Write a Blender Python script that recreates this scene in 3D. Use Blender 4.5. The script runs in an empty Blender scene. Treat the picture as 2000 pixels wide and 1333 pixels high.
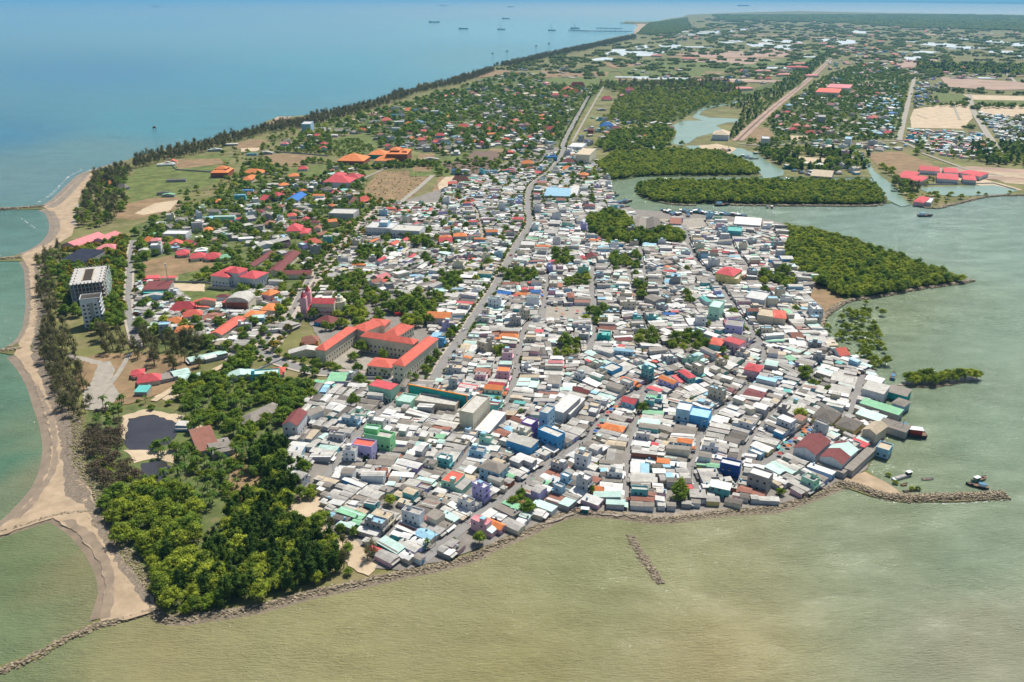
import bpy, bmesh, math, random
import numpy as np
from mathutils import Vector, Matrix
from mathutils.geometry import tessellate_polygon
R = math.radians
sc = bpy.context.scene
# ------------------------------------------------------------------ camera
H, F, CX, CY, PT = 240.0, 1600.0, 1000.0, 666.5, R(22.8)
SP, CP = math.sin(PT), math.cos(PT)
cam = bpy.data.objects.new('camera', bpy.data.cameras.new('camera'))
sc.collection.objects.link(cam)
cam.location = (0, 0, H); cam.rotation_euler = (R(90) - PT, 0, 0)
cam.data.sensor_width = 36; cam.data.lens = 36 * F / 2000
cam.data.clip_start = 1; cam.data.clip_end = 400000
sc.camera = cam
# ------------------------------------------------------------------ sky, sun, exposure
SUN_EL, SUN_AZ = R(57), R(32)
w = bpy.data.worlds.new('World'); sc.world = w; w.use_nodes = True
nt = w.node_tree; nt.nodes.clear()
sky = nt.nodes.new('ShaderNodeTexSky'); sky.sky_type = 'NISHITA'; sky.sun_disc = False
sky.sun_elevation = SUN_EL; sky.sun_rotation = SUN_AZ; sky.air_density = 1.2; sky.dust_density = 1.0; sky.ozone_density = 1.5
bg = nt.nodes.new('ShaderNodeBackground'); bg.inputs[1].default_value = 0.075
wo = nt.nodes.new('ShaderNodeOutputWorld')
nt.links.new(sky.outputs[0], bg.inputs[0]); nt.links.new(bg.outputs[0], wo.inputs[0])
sl = bpy.data.lights.new('sun', 'SUN'); sl.energy = 5.0; sl.angle = R(0.5); sl.color = (1, .945, .85)
so = bpy.data.objects.new('sun', sl); sc.collection.objects.link(so)
sd = Vector((math.sin(SUN_AZ) * math.cos(SUN_EL), math.cos(SUN_AZ) * math.cos(SUN_EL), math.sin(SUN_EL)))
so.rotation_euler = sd.to_track_quat('Z', 'Y').to_euler()
so.location = (300, 600, 500)
sc.view_settings.view_transform = 'Standard'; sc.view_settings.look = 'None'
sc.view_settings.exposure = 0.34; sc.view_settings.gamma = 1
sc.cycles.max_bounces = 5; sc.cycles.diffuse_bounces = 2; sc.cycles.glossy_bounces = 2; sc.cycles.volume_bounces = 0
sc.cycles.transparent_max_bounces = 12; sc.cycles.sample_clamp_indirect = 4

# ------------------------------------------------------------------ geometry helpers
def P(x, y, z=0.0):                       # the point of the plane at height z that a photo pixel shows
    u, v = x - CX, y - CY
    k = (H - z) / max(F * SP + v * CP, 1e-3)
    return (u * k, (F * CP - v * SP) * k)
def pix(X, Y, Z=0.0):                     # and back
    X = np.asarray(X, float); Y = np.asarray(Y, float)
    dz = Z - H; d = Y * CP - dz * SP; up = Y * SP + dz * CP
    return CX + F * X / d, CY - F * up / d
def flat(s): return [tuple(s[i:i + 2]) for i in range(0, len(s), 2)]
def pip(px, py, poly):
    px = np.asarray(px, float); py = np.asarray(py, float); r = np.zeros(px.shape, bool)
    n = len(poly)
    for i in range(n):
        x1, y1 = poly[i]; x2, y2 = poly[(i + 1) % n]
        if y1 == y2: continue
        c = ((y1 > py) != (y2 > py)) & (px < (x2 - x1) * (py - y1) / (y2 - y1) + x1)
        r ^= c
    return r
rnd = random.Random(7)
nrs = np.random.RandomState(11)

# ------------------------------------------------------------------ materials
MATS = {}
def mat(name, col, rough=.75, var=.25, scale=.35, stain=0.0, stain_col=(.12, .1, .085), obj=.12, spec=.25, bump=0.0, isl=0.0, metal=0.0):
    if name in MATS: return MATS[name]
    m = bpy.data.materials.new(name); m.use_nodes = True; MATS[name] = m
    t = m.node_tree; N, L = t.nodes, t.links
    b = N['Principled BSDF']; b.inputs['Roughness'].default_value = rough; b.inputs['Metallic'].default_value = metal
    b.inputs['Specular IOR Level'].default_value = spec
    g = N.new('ShaderNodeNewGeometry')
    n1 = N.new('ShaderNodeTexNoise'); n1.inputs['Scale'].default_value = scale; n1.inputs['Detail'].default_value = 5; n1.inputs['Roughness'].default_value = .65
    L.new(g.outputs['Position'], n1.inputs['Vector'])
    mr = N.new('ShaderNodeMapRange'); mr.inputs[1].default_value = .3; mr.inputs[2].default_value = .7
    mr.inputs[3].default_value = 1 - var; mr.inputs[4].default_value = 1 + var * .6
    L.new(n1.outputs[0], mr.inputs[0])
    cur = mr.outputs[0]
    if obj or isl:
        src = N.new('ShaderNodeObjectInfo').outputs['Random'] if not isl else g.outputs['Random Per Island']
        m2 = N.new('ShaderNodeMapRange'); a = obj if not isl else isl
        m2.inputs[3].default_value = 1 - a; m2.inputs[4].default_value = 1 + a
        L.new(src, m2.inputs[0])
        mm = N.new('ShaderNodeMath'); mm.operation = 'MULTIPLY'; L.new(cur, mm.inputs[0]); L.new(m2.outputs[0], mm.inputs[1]); cur = mm.outputs[0]
    mx = N.new('ShaderNodeMix'); mx.data_type = 'RGBA'; mx.blend_type = 'MULTIPLY'; mx.inputs[0].default_value = 1
    mx.inputs[6].default_value = (*col, 1); L.new(cur, mx.inputs[7]); out = mx.outputs[2]
    if stain:
        n2 = N.new('ShaderNodeTexNoise'); n2.inputs['Scale'].default_value = scale * 1.9; n2.inputs['Detail'].default_value = 6; n2.inputs['Roughness'].default_value = .72
        L.new(g.outputs['Position'], n2.inputs['Vector'])
        r2 = N.new('ShaderNodeMapRange'); r2.inputs[1].default_value = .5; r2.inputs[2].default_value = .68; r2.inputs[4].default_value = stain
        L.new(n2.outputs[0], r2.inputs[0])
        m3 = N.new('ShaderNodeMix'); m3.data_type = 'RGBA'; L.new(r2.outputs[0], m3.inputs[0]); L.new(out, m3.inputs[6]); m3.inputs[7].default_value = (*stain_col, 1)
        out = m3.outputs[2]
    L.new(out, b.inputs['Base Color'])
    if bump:
        bp = N.new('ShaderNodeBump'); bp.inputs['Strength'].default_value = bump; bp.inputs['Distance'].default_value = .3
        L.new(n1.outputs[0], bp.inputs['Height']); L.new(bp.outputs[0], b.inputs['Normal'])
    return m
ROOFC = {'white': (.58, .57, .545), 'offwhite': (.44, .425, .385), 'grey': (.33, .315, .29), 'fibro': (.225, .20, .17), 'dark': (.125, .11, .095),
         'mint': (.42, .58, .52), 'teal': (.10, .40, .36), 'sky': (.26, .47, .60), 'rust': (.27, .11, .075), 'red': (.50, .075, .085),
         'orange': (.60, .19, .06), 'maroon': (.17, .045, .045), 'blue': (.03, .15, .45), 'pink': (.58, .20, .21), 'salmon': (.56, .115, .08), 'tan': (.46, .38, .27), 'green': (.2, .42, .25), 'net': (.012, .016, .035)}
WALLC = {'white': (.62, .64, .66), 'cream': (.68, .62, .48), 'sky': (.32, .52, .66), 'turquoise': (.14, .46, .47), 'mint': (.38, .66, .50), 'lilac': (.46, .42, .70),
         'pink': (.70, .42, .48), 'grey': (.36, .35, .34), 'yellow': (.70, .58, .24), 'blue': (.08, .34, .62), 'brick': (.30, .11, .07), 'purple': (.26, .15, .46), 'green': (.25, .62, .28), 'navy': (.02, .07, .26), 'palegrey': (.46, .46, .47), 'beige': (.58, .50, .38), 'teal': (.03, .36, .33), 'orange': (.7, .25, .04)}
ROOFWORD = {'white': 'white', 'offwhite': 'off-white', 'grey': 'grey', 'fibro': 'weathered grey-brown', 'dark': 'dark stained', 'mint': 'pale mint', 'teal': 'teal', 'sky': 'sky blue', 'rust': 'rusty', 'red': 'red', 'orange': 'orange', 'maroon': 'maroon', 'blue': 'deep blue', 'pink': 'pink', 'salmon': 'bright red', 'tan': 'tan', 'green': 'green'}
WALLWORD = {'palegrey': 'pale grey', 'turquoise': 'turquoise', 'sky': 'sky blue', 'navy': 'dark blue', 'blue': 'bright blue'}
for k, c in ROOFC.items():
    st = {'white': .25, 'offwhite': .5, 'grey': .7, 'fibro': .85, 'dark': .7, 'rust': .7}.get(k, .25)
    mat('roof_' + k, c, .55 if k in ('white', 'mint', 'teal', 'sky') else .8, .22, .3, st, (.17, .15, .13) if k != 'white' else (.4, .38, .35), .14)
    mat('roofs_' + k, c, .6, .22, .3, st, (.17, .15, .13) if k != 'white' else (.4, .38, .35), 0, isl=.16)
for k, c in WALLC.items():
    mat('wall_' + k, c, .85, .18, .4, .35, tuple(x * .55 for x in c), .1)
mat('glass', (.035, .045, .055), .25, .4, .8, obj=.3, spec=.5)
mat('concrete', (.42, .40, .37), .9, .2, .3, .4, (.25, .23, .21))
mat('wood_dark', (.05, .035, .025), .8, .3, 1)
mat('trunk', (.16, .12, .09), .9, .3, 1)
mat('metal_grey', (.4, .42, .44), .4, .1, 1)

# ------------------------------------------------------------------ object helpers
COL = sc.collection
def link(o): COL.objects.link(o); return o
class MB:
    def __init__(s): s.v = []; s.f = []; s.m = []; s.mats = []
    def mi(s, name):
        if name not in s.mats: s.mats.append(name)
        return s.mats.index(name)
    def add(s, vs, fs, m, M=None):
        o = len(s.v); k = s.mi(m)
        if M is not None: vs = [M @ Vector(v) for v in vs]
        s.v.extend([tuple(v) for v in vs]); s.f.extend([tuple(i + o for i in f) for f in fs]); s.m.extend([k] * len(fs))
    def box(s, x0, y0, z0, x1, y1, z1, m, M=None, top=True, bottom=False):
        vs = [(x0, y0, z0), (x1, y0, z0), (x1, y1, z0), (x0, y1, z0), (x0, y0, z1), (x1, y0, z1), (x1, y1, z1), (x0, y1, z1)]
        fs = [(0, 1, 5, 4), (1, 2, 6, 5), (2, 3, 7, 6), (3, 0, 4, 7)]
        if top: fs.append((4, 5, 6, 7))
        if bottom: fs.append((3, 2, 1, 0))
        s.add(vs, fs, m, M)
    def tube(s, p0, p1, r0, r1, m, n=6, M=None):
        p0 = Vector(p0); p1 = Vector(p1); d = (p1 - p0).normalized(); a = d.orthogonal().normalized(); b = d.cross(a)
        vs = [p0 + (a * math.cos(t) + b * math.sin(t)) * r0 for t in [2 * math.pi * i / n for i in range(n)]]
        vs += [p1 + (a * math.cos(t) + b * math.sin(t)) * r1 for t in [2 * math.pi * i / n for i in range(n)]]
        s.add(vs, [(i, (i + 1) % n, n + (i + 1) % n, n + i) for i in range(n)] + [tuple(range(2 * n - 1, n - 1, -1)), tuple(range(n))], m, M)
    def mesh(s, name, smooth=False):
        me = bpy.data.meshes.new(name); me.from_pydata(s.v, [], s.f)
        for m in s.mats: me.materials.append(MATS[m])
        me.polygons.foreach_set('material_index', s.m)
        if smooth: me.polygons.foreach_set('use_smooth', [True] * len(s.f))
        me.update(); return me
    def obj(s, name, parent=None, smooth=False):
        o = link(bpy.data.objects.new(name, s.mesh(name, smooth)))
        if parent: o.parent = parent
        return o
def empty(name, x, y, z, rot=0, label=None, cat=None, group=None):
    o = link(bpy.data.objects.new(name, None)); o.location = (x, y, z); o.rotation_euler.z = rot
    o.empty_display_size = 1
    tag(o, label, cat, group); return o
def tag(o, label=None, cat=None, group=None, kind=None):
    if label: o['label'] = label
    if cat: o['category'] = cat
    if group: o['group'] = group
    if kind: o['kind'] = kind
    return o
# ------------------------------------------------------------------ occupancy raster (world metres)
WX0, WX1, WY0, WY1 = -1400, 1600, 200, 2700
OCC = np.zeros((WY1 - WY0, WX1 - WX0), np.uint8)
gx, gy = np.meshgrid(np.arange(WX0, WX1) + .5, np.arange(WY0, WY1) + .5)
GPX, GPY = pix(gx, gy, .5); GPX = GPX.astype(np.float32); GPY = GPY.astype(np.float32)
def stamp_poly(pts_px, val):              # polygon given in photo pixels
    xs = [p[0] for p in pts_px]; ys = [p[1] for p in pts_px]
    W = [P(x, max(y, 8)) for x, y in pts_px]
    stamp_world(W, val)
def stamp_world(W, val):
    x0 = int(max(min(p[0] for p in W) - WX0 - 1, 0)); x1 = int(min(max(p[0] for p in W) - WX0 + 2, OCC.shape[1]))
    y0 = int(max(min(p[1] for p in W) - WY0 - 1, 0)); y1 = int(min(max(p[1] for p in W) - WY0 + 2, OCC.shape[0]))
    if x1 <= x0 or y1 <= y0: return
    r = pip(gx[y0:y1, x0:x1], gy[y0:y1, x0:x1], W)
    OCC[y0:y1, x0:x1][r] = val
def occ(x, y):
    i, j = int(y - WY0), int(x - WX0)
    if 0 <= i < OCC.shape[0] and 0 <= j < OCC.shape[1]: return OCC[i, j]
    return 0
# ------------------------------------------------------------------ sheets
def sheet(name, pts, z, m, kind='structure', skirt=0, jit=0.0, world=False):
    W = [p if world else P(p[0], p[1], z) for p in pts]
    if jit:
        rr = random.Random(len(pts) * 31 + int(abs(W[0][0]))); Q = []
        for i in range(len(W)):
            a, b = W[i], W[(i + 1) % len(W)]; L_ = math.hypot(b[0] - a[0], b[1] - a[1]); n = max(1, min(24, int(L_ / (jit * 3))))
            for k in range(n):
                t = k / n; q = (a[0] + (b[0] - a[0]) * t, a[1] + (b[1] - a[1]) * t)
                if k: q = (q[0] + rr.uniform(-jit, jit), q[1] + rr.uniform(-jit, jit))
                Q.append(q)
        W = Q
    vs = [Vector((x, y, z)) for x, y in W]
    tr = tessellate_polygon([vs]); n = len(vs); V = [tuple(v) for v in vs]; Fs = []
    for t in tr:
        a, b, c = (vs[i] for i in t)
        Fs.append(tuple(t) if (b - a).cross(c - a).z > 0 else tuple(reversed(t)))
    if skirt:
        V += [(x, y, z - skirt) for x, y, _ in V]; Fs += [(i, (i + 1) % n, n + (i + 1) % n, n + i) for i in range(n)]
    me = bpy.data.meshes.new(name); me.from_pydata(V, [], Fs); me.materials.append(MATS[m]); me.update()
    o = link(bpy.data.objects.new(name, me)); o['kind'] = kind
    return o
def ribbon(pts_px, w_m, z=.5):            # stroke in world metres -> left and right borders
    W = [P(x, y, z) for x, y in pts_px]
    # resample with Catmull-Rom
    Q = []
    for i in range(len(W) - 1):
        p0 = W[max(i - 1, 0)]; p1 = W[i]; p2 = W[i + 1]; p3 = W[min(i + 2, len(W) - 1)]
        for k in range(6):
            t = k / 6
            Q.append(tuple(.5 * ((2 * p1[j]) + (-p0[j] + p2[j]) * t + (2 * p0[j] - 5 * p1[j] + 4 * p2[j] - p3[j]) * t * t + (-p0[j] + 3 * p1[j] - 3 * p2[j] + p3[j]) * t ** 3) for j in (0, 1)))
    Q.append(W[-1]); Lf, Rt = [], []
    for i, q in enumerate(Q):
        a = Q[max(i - 1, 0)]; b = Q[min(i + 1, len(Q) - 1)]; dx, dy = b[0] - a[0], b[1] - a[1]; l = math.hypot(dx, dy) or 1
        nx, ny = -dy / l * w_m / 2, dx / l * w_m / 2
        Lf.append((q[0] + nx, q[1] + ny)); Rt.append((q[0] - nx, q[1] - ny))
    return Q, Lf, Rt
def strip_obj(name, Lf, Rt, z, m, kind='structure'):
    V = [(x, y, z) for x, y in Lf] + [(x, y, z) for x, y in Rt]; n = len(Lf)
    me = bpy.data.meshes.new(name); me.from_pydata(V, [], [(n + i, n + i + 1, i + 1, i) for i in range(n - 1)]); me.materials.append(MATS[m]); me.update()
    o = link(bpy.data.objects.new(name, me)); o['kind'] = kind; return o
# ================================================================== SETTING
# ---- water: sediment colour varies from the open sea to the muddy river mouth
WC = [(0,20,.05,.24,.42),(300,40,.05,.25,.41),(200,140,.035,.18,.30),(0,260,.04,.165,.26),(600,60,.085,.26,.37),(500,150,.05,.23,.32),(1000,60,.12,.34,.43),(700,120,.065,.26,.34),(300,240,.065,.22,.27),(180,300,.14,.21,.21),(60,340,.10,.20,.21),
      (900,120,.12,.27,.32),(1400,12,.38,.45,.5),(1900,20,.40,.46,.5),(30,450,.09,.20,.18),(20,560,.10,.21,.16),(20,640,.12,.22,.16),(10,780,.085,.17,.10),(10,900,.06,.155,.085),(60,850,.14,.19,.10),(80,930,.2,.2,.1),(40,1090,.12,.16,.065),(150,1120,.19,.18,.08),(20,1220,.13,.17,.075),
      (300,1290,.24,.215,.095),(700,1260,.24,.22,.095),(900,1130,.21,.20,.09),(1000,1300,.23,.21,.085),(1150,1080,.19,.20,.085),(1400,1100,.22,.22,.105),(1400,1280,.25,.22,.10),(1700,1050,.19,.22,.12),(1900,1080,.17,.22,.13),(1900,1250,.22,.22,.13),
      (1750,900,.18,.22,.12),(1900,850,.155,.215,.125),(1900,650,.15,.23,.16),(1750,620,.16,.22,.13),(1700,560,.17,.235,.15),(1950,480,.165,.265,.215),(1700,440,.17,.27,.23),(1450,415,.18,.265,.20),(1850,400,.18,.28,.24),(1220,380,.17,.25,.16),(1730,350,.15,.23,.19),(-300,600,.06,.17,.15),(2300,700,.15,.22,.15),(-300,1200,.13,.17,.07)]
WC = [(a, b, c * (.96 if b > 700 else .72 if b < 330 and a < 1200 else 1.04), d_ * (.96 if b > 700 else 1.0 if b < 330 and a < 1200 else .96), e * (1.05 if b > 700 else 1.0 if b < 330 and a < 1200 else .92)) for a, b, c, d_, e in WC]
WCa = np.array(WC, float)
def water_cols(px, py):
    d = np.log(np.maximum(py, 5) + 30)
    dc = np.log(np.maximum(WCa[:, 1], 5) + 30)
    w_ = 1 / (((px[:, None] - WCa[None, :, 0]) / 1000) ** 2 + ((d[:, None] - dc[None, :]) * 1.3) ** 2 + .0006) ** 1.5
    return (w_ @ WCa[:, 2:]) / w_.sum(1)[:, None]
ys = [20.0]
while ys[-1] < 60000: ys.append(ys[-1] + max(18, ys[-1] * .035))
ys += [90000, 160000]
V, Fc = [], []
nx = 120
for Y in ys:
    hw = max(1200, Y * 1.1)
    for i in range(nx + 1): V.append((-hw + 2 * hw * i / nx, Y, 0))
for j in range(len(ys) - 1):
    for i in range(nx):
        a = j * (nx + 1) + i; Fc.append((a, a + 1, a + nx + 2, a + nx + 1))
me = bpy.data.meshes.new('sea_water'); me.from_pydata(V, [], Fc)
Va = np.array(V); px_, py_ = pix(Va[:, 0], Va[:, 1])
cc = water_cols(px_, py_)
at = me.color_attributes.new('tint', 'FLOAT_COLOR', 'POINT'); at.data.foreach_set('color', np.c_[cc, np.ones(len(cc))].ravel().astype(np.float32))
m = bpy.data.materials.new('water'); m.use_nodes = True; MATS['water'] = m
t = m.node_tree; N, L = t.nodes, t.links; b = N['Principled BSDF']
b.inputs['Roughness'].default_value = .09; b.inputs['IOR'].default_value = 1.33; b.inputs['Specular IOR Level'].default_value = .34
ca = N.new('ShaderNodeAttribute'); ca.attribute_name = 'tint'
g = N.new('ShaderNodeNewGeometry')
def noise(scale, det, stretch=None, rot=0, rough=.6):
    mp = N.new('ShaderNodeMapping'); L.new(g.outputs['Position'], mp.inputs[0])
    if stretch: mp.inputs['Scale'].default_value = stretch; mp.inputs['Rotation'].default_value = (0, 0, rot)
    n = N.new('ShaderNodeTexNoise'); n.inputs['Scale'].default_value = scale; n.inputs['Detail'].default_value = det; n.inputs['Roughness'].default_value = rough
    L.new(mp.outputs[0], n.inputs['Vector']); return n.outputs[0]
def mrange(s, a, b_, c, d_):
    n = N.new('ShaderNodeMapRange'); n.inputs[1].default_value = a; n.inputs[2].default_value = b_; n.inputs[3].default_value = c; n.inputs[4].default_value = d_
    L.new(s, n.inputs[0]); return n.outputs[0]
def mth(op, a, b_):
    n = N.new('ShaderNodeMath'); n.operation = op
    for i, x in enumerate((a, b_)):
        if isinstance(x, (int, float)): n.inputs[i].default_value = x
        else: L.new(x, n.inputs[i])
    return n.outputs[0]
silt = mrange(noise(.007, 7, (1, 3.2, 1), .35), .3, .7, .90, 1.10)
rip = mrange(noise(.14, 5, (1, 4.5, 1), R(-24)), .3, .7, .90, 1.09)
v = mth('MULTIPLY', silt, rip)
mx = N.new('ShaderNodeMix'); mx.data_type = 'RGBA'; mx.blend_type = 'MULTIPLY'; mx.inputs[0].default_value = 1
L.new(ca.outputs['Color'], mx.inputs[6]); L.new(v, mx.inputs[7]); L.new(mx.outputs[2], b.inputs['Base Color'])
h1 = noise(.30, 3, (1, 4.0, 1), R(-24)); h2 = noise(1.1, 2, (1, 2.4, 1), R(-30)); h3 = noise(.03, 2, (1, 2, 1), R(-30))
hh = mth('ADD', mth('MULTIPLY', h1, 1.0), mth('MULTIPLY', h2, .38))
gust = mrange(h3, .35, .7, .45, 1.1)
bp = N.new('ShaderNodeBump'); bp.inputs['Strength'].default_value = 1.0; bp.inputs['Distance'].default_value = 1.15
L.new(mth('MULTIPLY', hh, gust), bp.inputs['Height']); L.new(bp.outputs[0], b.inputs['Normal'])
me.materials.append(m); me.update()
o = link(bpy.data.objects.new('sea_water', me)); o['kind'] = 'structure'
# creek / pond water
mat('creek', (.19, .27, .20), .2, .12, .02, spec=.4, bump=.2, obj=0)
mat('pond_black', (.045, .04, .042), .12, .3, .05, spec=.5, obj=0)
mat('pond_pale', (.55, .60, .60), .3, .25, .01, spec=.4, obj=0)
# ---- ground materials
mat('land', (.15, .15, .05), .95, .5, .02, .8, (.25, .19, .11), 0, bump=.2)
mat('garden', (.10, .13, .038), .95, .5, .07, .7, (.19, .15, .075), 0)
mat('scrub', (.08, .11, .028), .95, .5, .06, .5, (.17, .13, .06), 0)
mat('field_green', (.11, .145, .035), .95, .5, .06, .7, (.22, .17, .08), 0)
mat('field_brown', (.25, .165, .09), .95, .4, .06, .75, (.16, .15, .06), 0)
mat('field_pink', (.36, .25, .19), .95, .25, .02, .4, (.2, .17, .12), 0)
mat('field_sand', (.48, .38, .26), .95, .2, .05, .5, (.33, .24, .15), 0)
mat('soil_dark', (.16, .11, .085), .95, .2, .1, 0, obj=0)
mat('town_ground', (.22, .20, .175), .9, .25, .12, .5, (.18, .16, .14), 0)
mat('asphalt', (.22, .21, .20), .85, .15, .15, .35, (.28, .26, .23), 0)
mat('pavement', (.42, .36, .30), .9, .2, .2, .4, (.33, .24, .19), 0)
mat('paving_pale', (.31, .28, .235), .9, .2, .2, .3, (.3, .27, .22), 0)
mat('sand', (.38, .285, .19), .95, .3, .10, .75, (.30, .235, .16), 0)
mat('sand_wet', (.26, .195, .13), .4, .35, .12, .75, (.2, .155, .11), 0, spec=.5)
mat('debris', (.30, .25, .20), .95, .45, .5, .6, (.14, .12, .09), 0)
mat('rock', (.27, .22, .15), .9, .5, .6, .5, (.10, .085, .06), 0, isl=.45)
mat('rock_dark', (.20, .16, .11), .8, .5, .6, .5, (.07, .06, .04), 0, isl=.4)
mat('far_green', (.06, .10, .055), .95, .3, .003, .3, (.10, .11, .06), 0)
# foam with broken edges
m = mat('foam', (.72, .72, .70), .6, .1, .5, obj=0); t = m.node_tree; N, L = t.nodes, t.links
g = N.new('ShaderNodeNewGeometry'); nn = noise(.16, 8, None, rough=.75); b = N['Principled BSDF']; L.new(mrange(nn, .50, .62, 0, .8), b.inputs['Alpha'])
LZ = .5
m = mat('wrack', (.21, .17, .13), .95, .45, .8, .6, (.10, .085, .065), 0); t = m.node_tree; N, L = t.nodes, t.links; g = N.new('ShaderNodeNewGeometry'); L.new(mrange(noise(.22, 8, None, rough=.8), .38, .50, 0, 1), N['Principled BSDF'].inputs['Alpha'])
LAND = [(-400,411),(85,404),(108,392),(130,372),(150,352),(165,340),(185,333),(225,320),(270,305),(330,290),(400,275),(440,262),(500,250),(518,238),(540,230),(565,228),(600,225),(650,215),(740,195),(772,180),(790,176),(812,174),(815,165),(870,158),(900,148),(942,134),(965,130),(1000,120),(1040,110),(1100,96),(1150,85),(1200,73),(1237,66),(1240,58),(1246,50),(1238,47),(1214,46),(1222,42),(1250,43),(1285,42),(1300,38),(1330,34),(1345,29),(1440,25),(1560,22),(1700,25),(1900,28),(2060,30),(2500,32),(2600,380),
        (2000,381),(1960,382),(1930,384),(1880,395),(1850,402),(1826,407),(1790,404),(1780,398),(1762,388),(1740,364),(1700,346),(1560,346),(1500,345),(1250,345),(1200,352),(1187,366),(1190,378),(1205,398),(1240,416),(1290,424),(1345,425),(1400,425),(1430,428),(1470,433),(1500,436),(1540,439),(1575,442),(1620,457),(1680,477),(1740,496),(1790,513),(1850,534),(1892,548),(1900,550),(1880,555),(1850,558),(1790,566),(1720,580),(1660,588),(1632,600),(1610,618),(1602,632),(1604,645),(1620,672),(1640,690),(1660,704),(1690,712),(1702,722),(1712,748),(1718,770),(1700,800),(1722,822),(1716,848),(1735,862),(1728,880),(1708,892),(1692,918),(1716,935),(1750,955),(1762,963),(1800,966),(1950,962),(1966,967),(1958,974),(1870,980),(1760,980),(1700,969),(1660,955),(1640,950),
        (1615,960),(1570,977),(1510,995),(1420,1001),(1340,1011),(1280,1016),(1200,1006),(1130,1003),(1090,1012),(1040,1036),(960,1070),(930,1087),(860,1107),(790,1121),(740,1132),(680,1146),(600,1163),(500,1190),(420,1202),(360,1211),(318,1208),(296,1192),(270,1200),(235,1212),(195,1222),(130,1251),(70,1287),(20,1306),(-400,1400),(-400,1380),(0,1300),(60,1278),(125,1243),(190,1210),(201,1180),(208,1148),(200,1112),(180,1075),(150,1040),(120,1018),(104,1012),(60,1026),(0,1046),(-300,1100),(-300,1080),(0,1030),(22,1015),(55,982),(82,948),(97,912),(102,870),(96,830),(82,790),(68,750),(48,716),(28,694),(0,689),(-300,700),(-300,680),(0,682),(20,677),(40,664),(54,640),(61,600),(59,558),(56,525),(46,510),(0,510),(-300,515),(-300,500),(0,503),(40,498),(62,490),(84,478),(99,464),(107,448),(106,430),(97,414),(84,409),(-400,415)]
land_o = sheet('land', LAND, LZ, 'land', skirt=1.5)
stamp_poly([(-400, 300), (2500, 150), (2500, 1333), (-400, 1400)], 9)
OCC[:] = 9
LW = [P(x, max(y, 60), LZ) for x, y in LAND]
stamp_world(LW, 0)
# far shore beyond the wide river mouth
sheet('far_shore', [(900,1),(1300,1.2),(1700,4.2),(2000,8.5),(2500,14),(2500,-1),(900,-1.5)], 3, 'far_green', skirt=4)
ZL = [LZ]
def S(name, poly, m, val=2, dz=.02, jit=1.0, kind='structure'):
    ZL[0] += .002
    ys_ = sum(p[1] for p in poly) / len(poly)
    z = ZL[0] + (0 if ys_ > 350 else .25 if ys_ > 180 else 1.2)
    o = sheet(name, poly, z, m, kind, jit=jit if ys_ > 140 else 0)
    if val is not None: stamp_poly(poly, val)
    return o
def PF(s): return flat([float(q) for q in s.replace(',', ' ').split()])
S('garden_ground', PF('250 470 262 440 400 395 440 370 520 350 560 345 620 320 660 322 700 335 690 400 740 402 680 460 640 500 600 550 560 620 500 690 440 700 300 690 265 660 262 560'), 'garden', None)
S('garden_ground', PF('640 248 760 214 900 174 960 145 1040 152 1180 165 1105 265 1075 300 960 318 880 315 800 292 740 286 690 262'), 'garden', None)
S('garden_ground', PF('1480 285 1520 225 1600 155 1680 130 1775 150 1755 270 1640 275'), 'garden', None)
S('garden_ground', PF('170 800 240 790 350 800 380 740 480 735 600 760 600 830 560 900 600 1000 640 1060 640 1130 420 1190 320 1195 300 1120 230 1060 195 1000 165 900'), 'garden', None)
# green scrub under the mangrove and woods
for q in ["1165 320 1200 296 1300 288 1400 292 1450 312 1488 333 1480 343 1340 344 1250 345 1196 354 1150 350",
          "1190 230 1215 175 1300 178 1440 182 1452 192 1420 205 1372 216 1340 228 1300 245 1260 240",
          "1400 205 1500 185 1560 170 1600 120 1640 92 1560 130 1500 165 1450 180",
          "1530 436 1600 446 1700 478 1800 514 1890 548 1790 565 1720 578 1650 586 1590 560 1540 520 1520 500 1545 470"]:
    S('mangrove_floor', PF(q), 'scrub', 3)
# mangrove island in the creek mouth
isl = PF("1240 374 1252 364 1290 359 1420 359 1500 358 1600 359 1690 360 1710 370 1724 386 1726 398 1700 402 1600 402 1500 401 1400 398 1330 400 1285 396 1255 388")
sheet('island', isl, LZ, 'scrub', skirt=1.2); stamp_poly(isl, 3)
sheet('islet', PF("1752 752 1775 741 1840 737 1905 735 1913 741 1870 750 1800 757"), LZ * .6, 'sand_wet', skirt=.8)
# creeks and ponds (water sheets let into the land)
for q in ["1482 190 1466 186 1447 189 1452 196 1430 205 1395 209 1372 217 1366 225 1385 230 1420 231 1444 233 1448 238 1420 240 1398 246 1410 252 1398 259 1362 268 1346 279 1330 284 1308 281 1318 268 1322 256 1312 246 1334 236 1372 236 1352 230 1366 214 1392 206 1425 201 1443 193 1452 185 1470 183",
          "1338 285 1395 284 1420 288 1448 290 1480 302 1500 316 1532 334 1530 343 1493 350 1482 336 1450 316 1400 301 1352 294",
          "1652 291 1668 290 1692 310 1707 334 1742 360 1764 386 1780 400 1760 404 1726 386 1711 362 1697 336 1680 308",
          "1100 464 1112 455 1125 451 1150 452 1150 458 1132 464 1130 474 1120 480 1106 476", "1222 400 1228 412 1226 424 1218 424 1215 410"]:
    S('creek_water', PF(q), 'creek', 9)
for q in ["245 815 285 806 330 808 352 822 345 850 330 868 290 880 250 882 240 860 238 835", "276 905 320 900 335 912 325 935 300 945 280 938"]:
    S('pond', PF(q), 'pond_black', 9)
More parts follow.
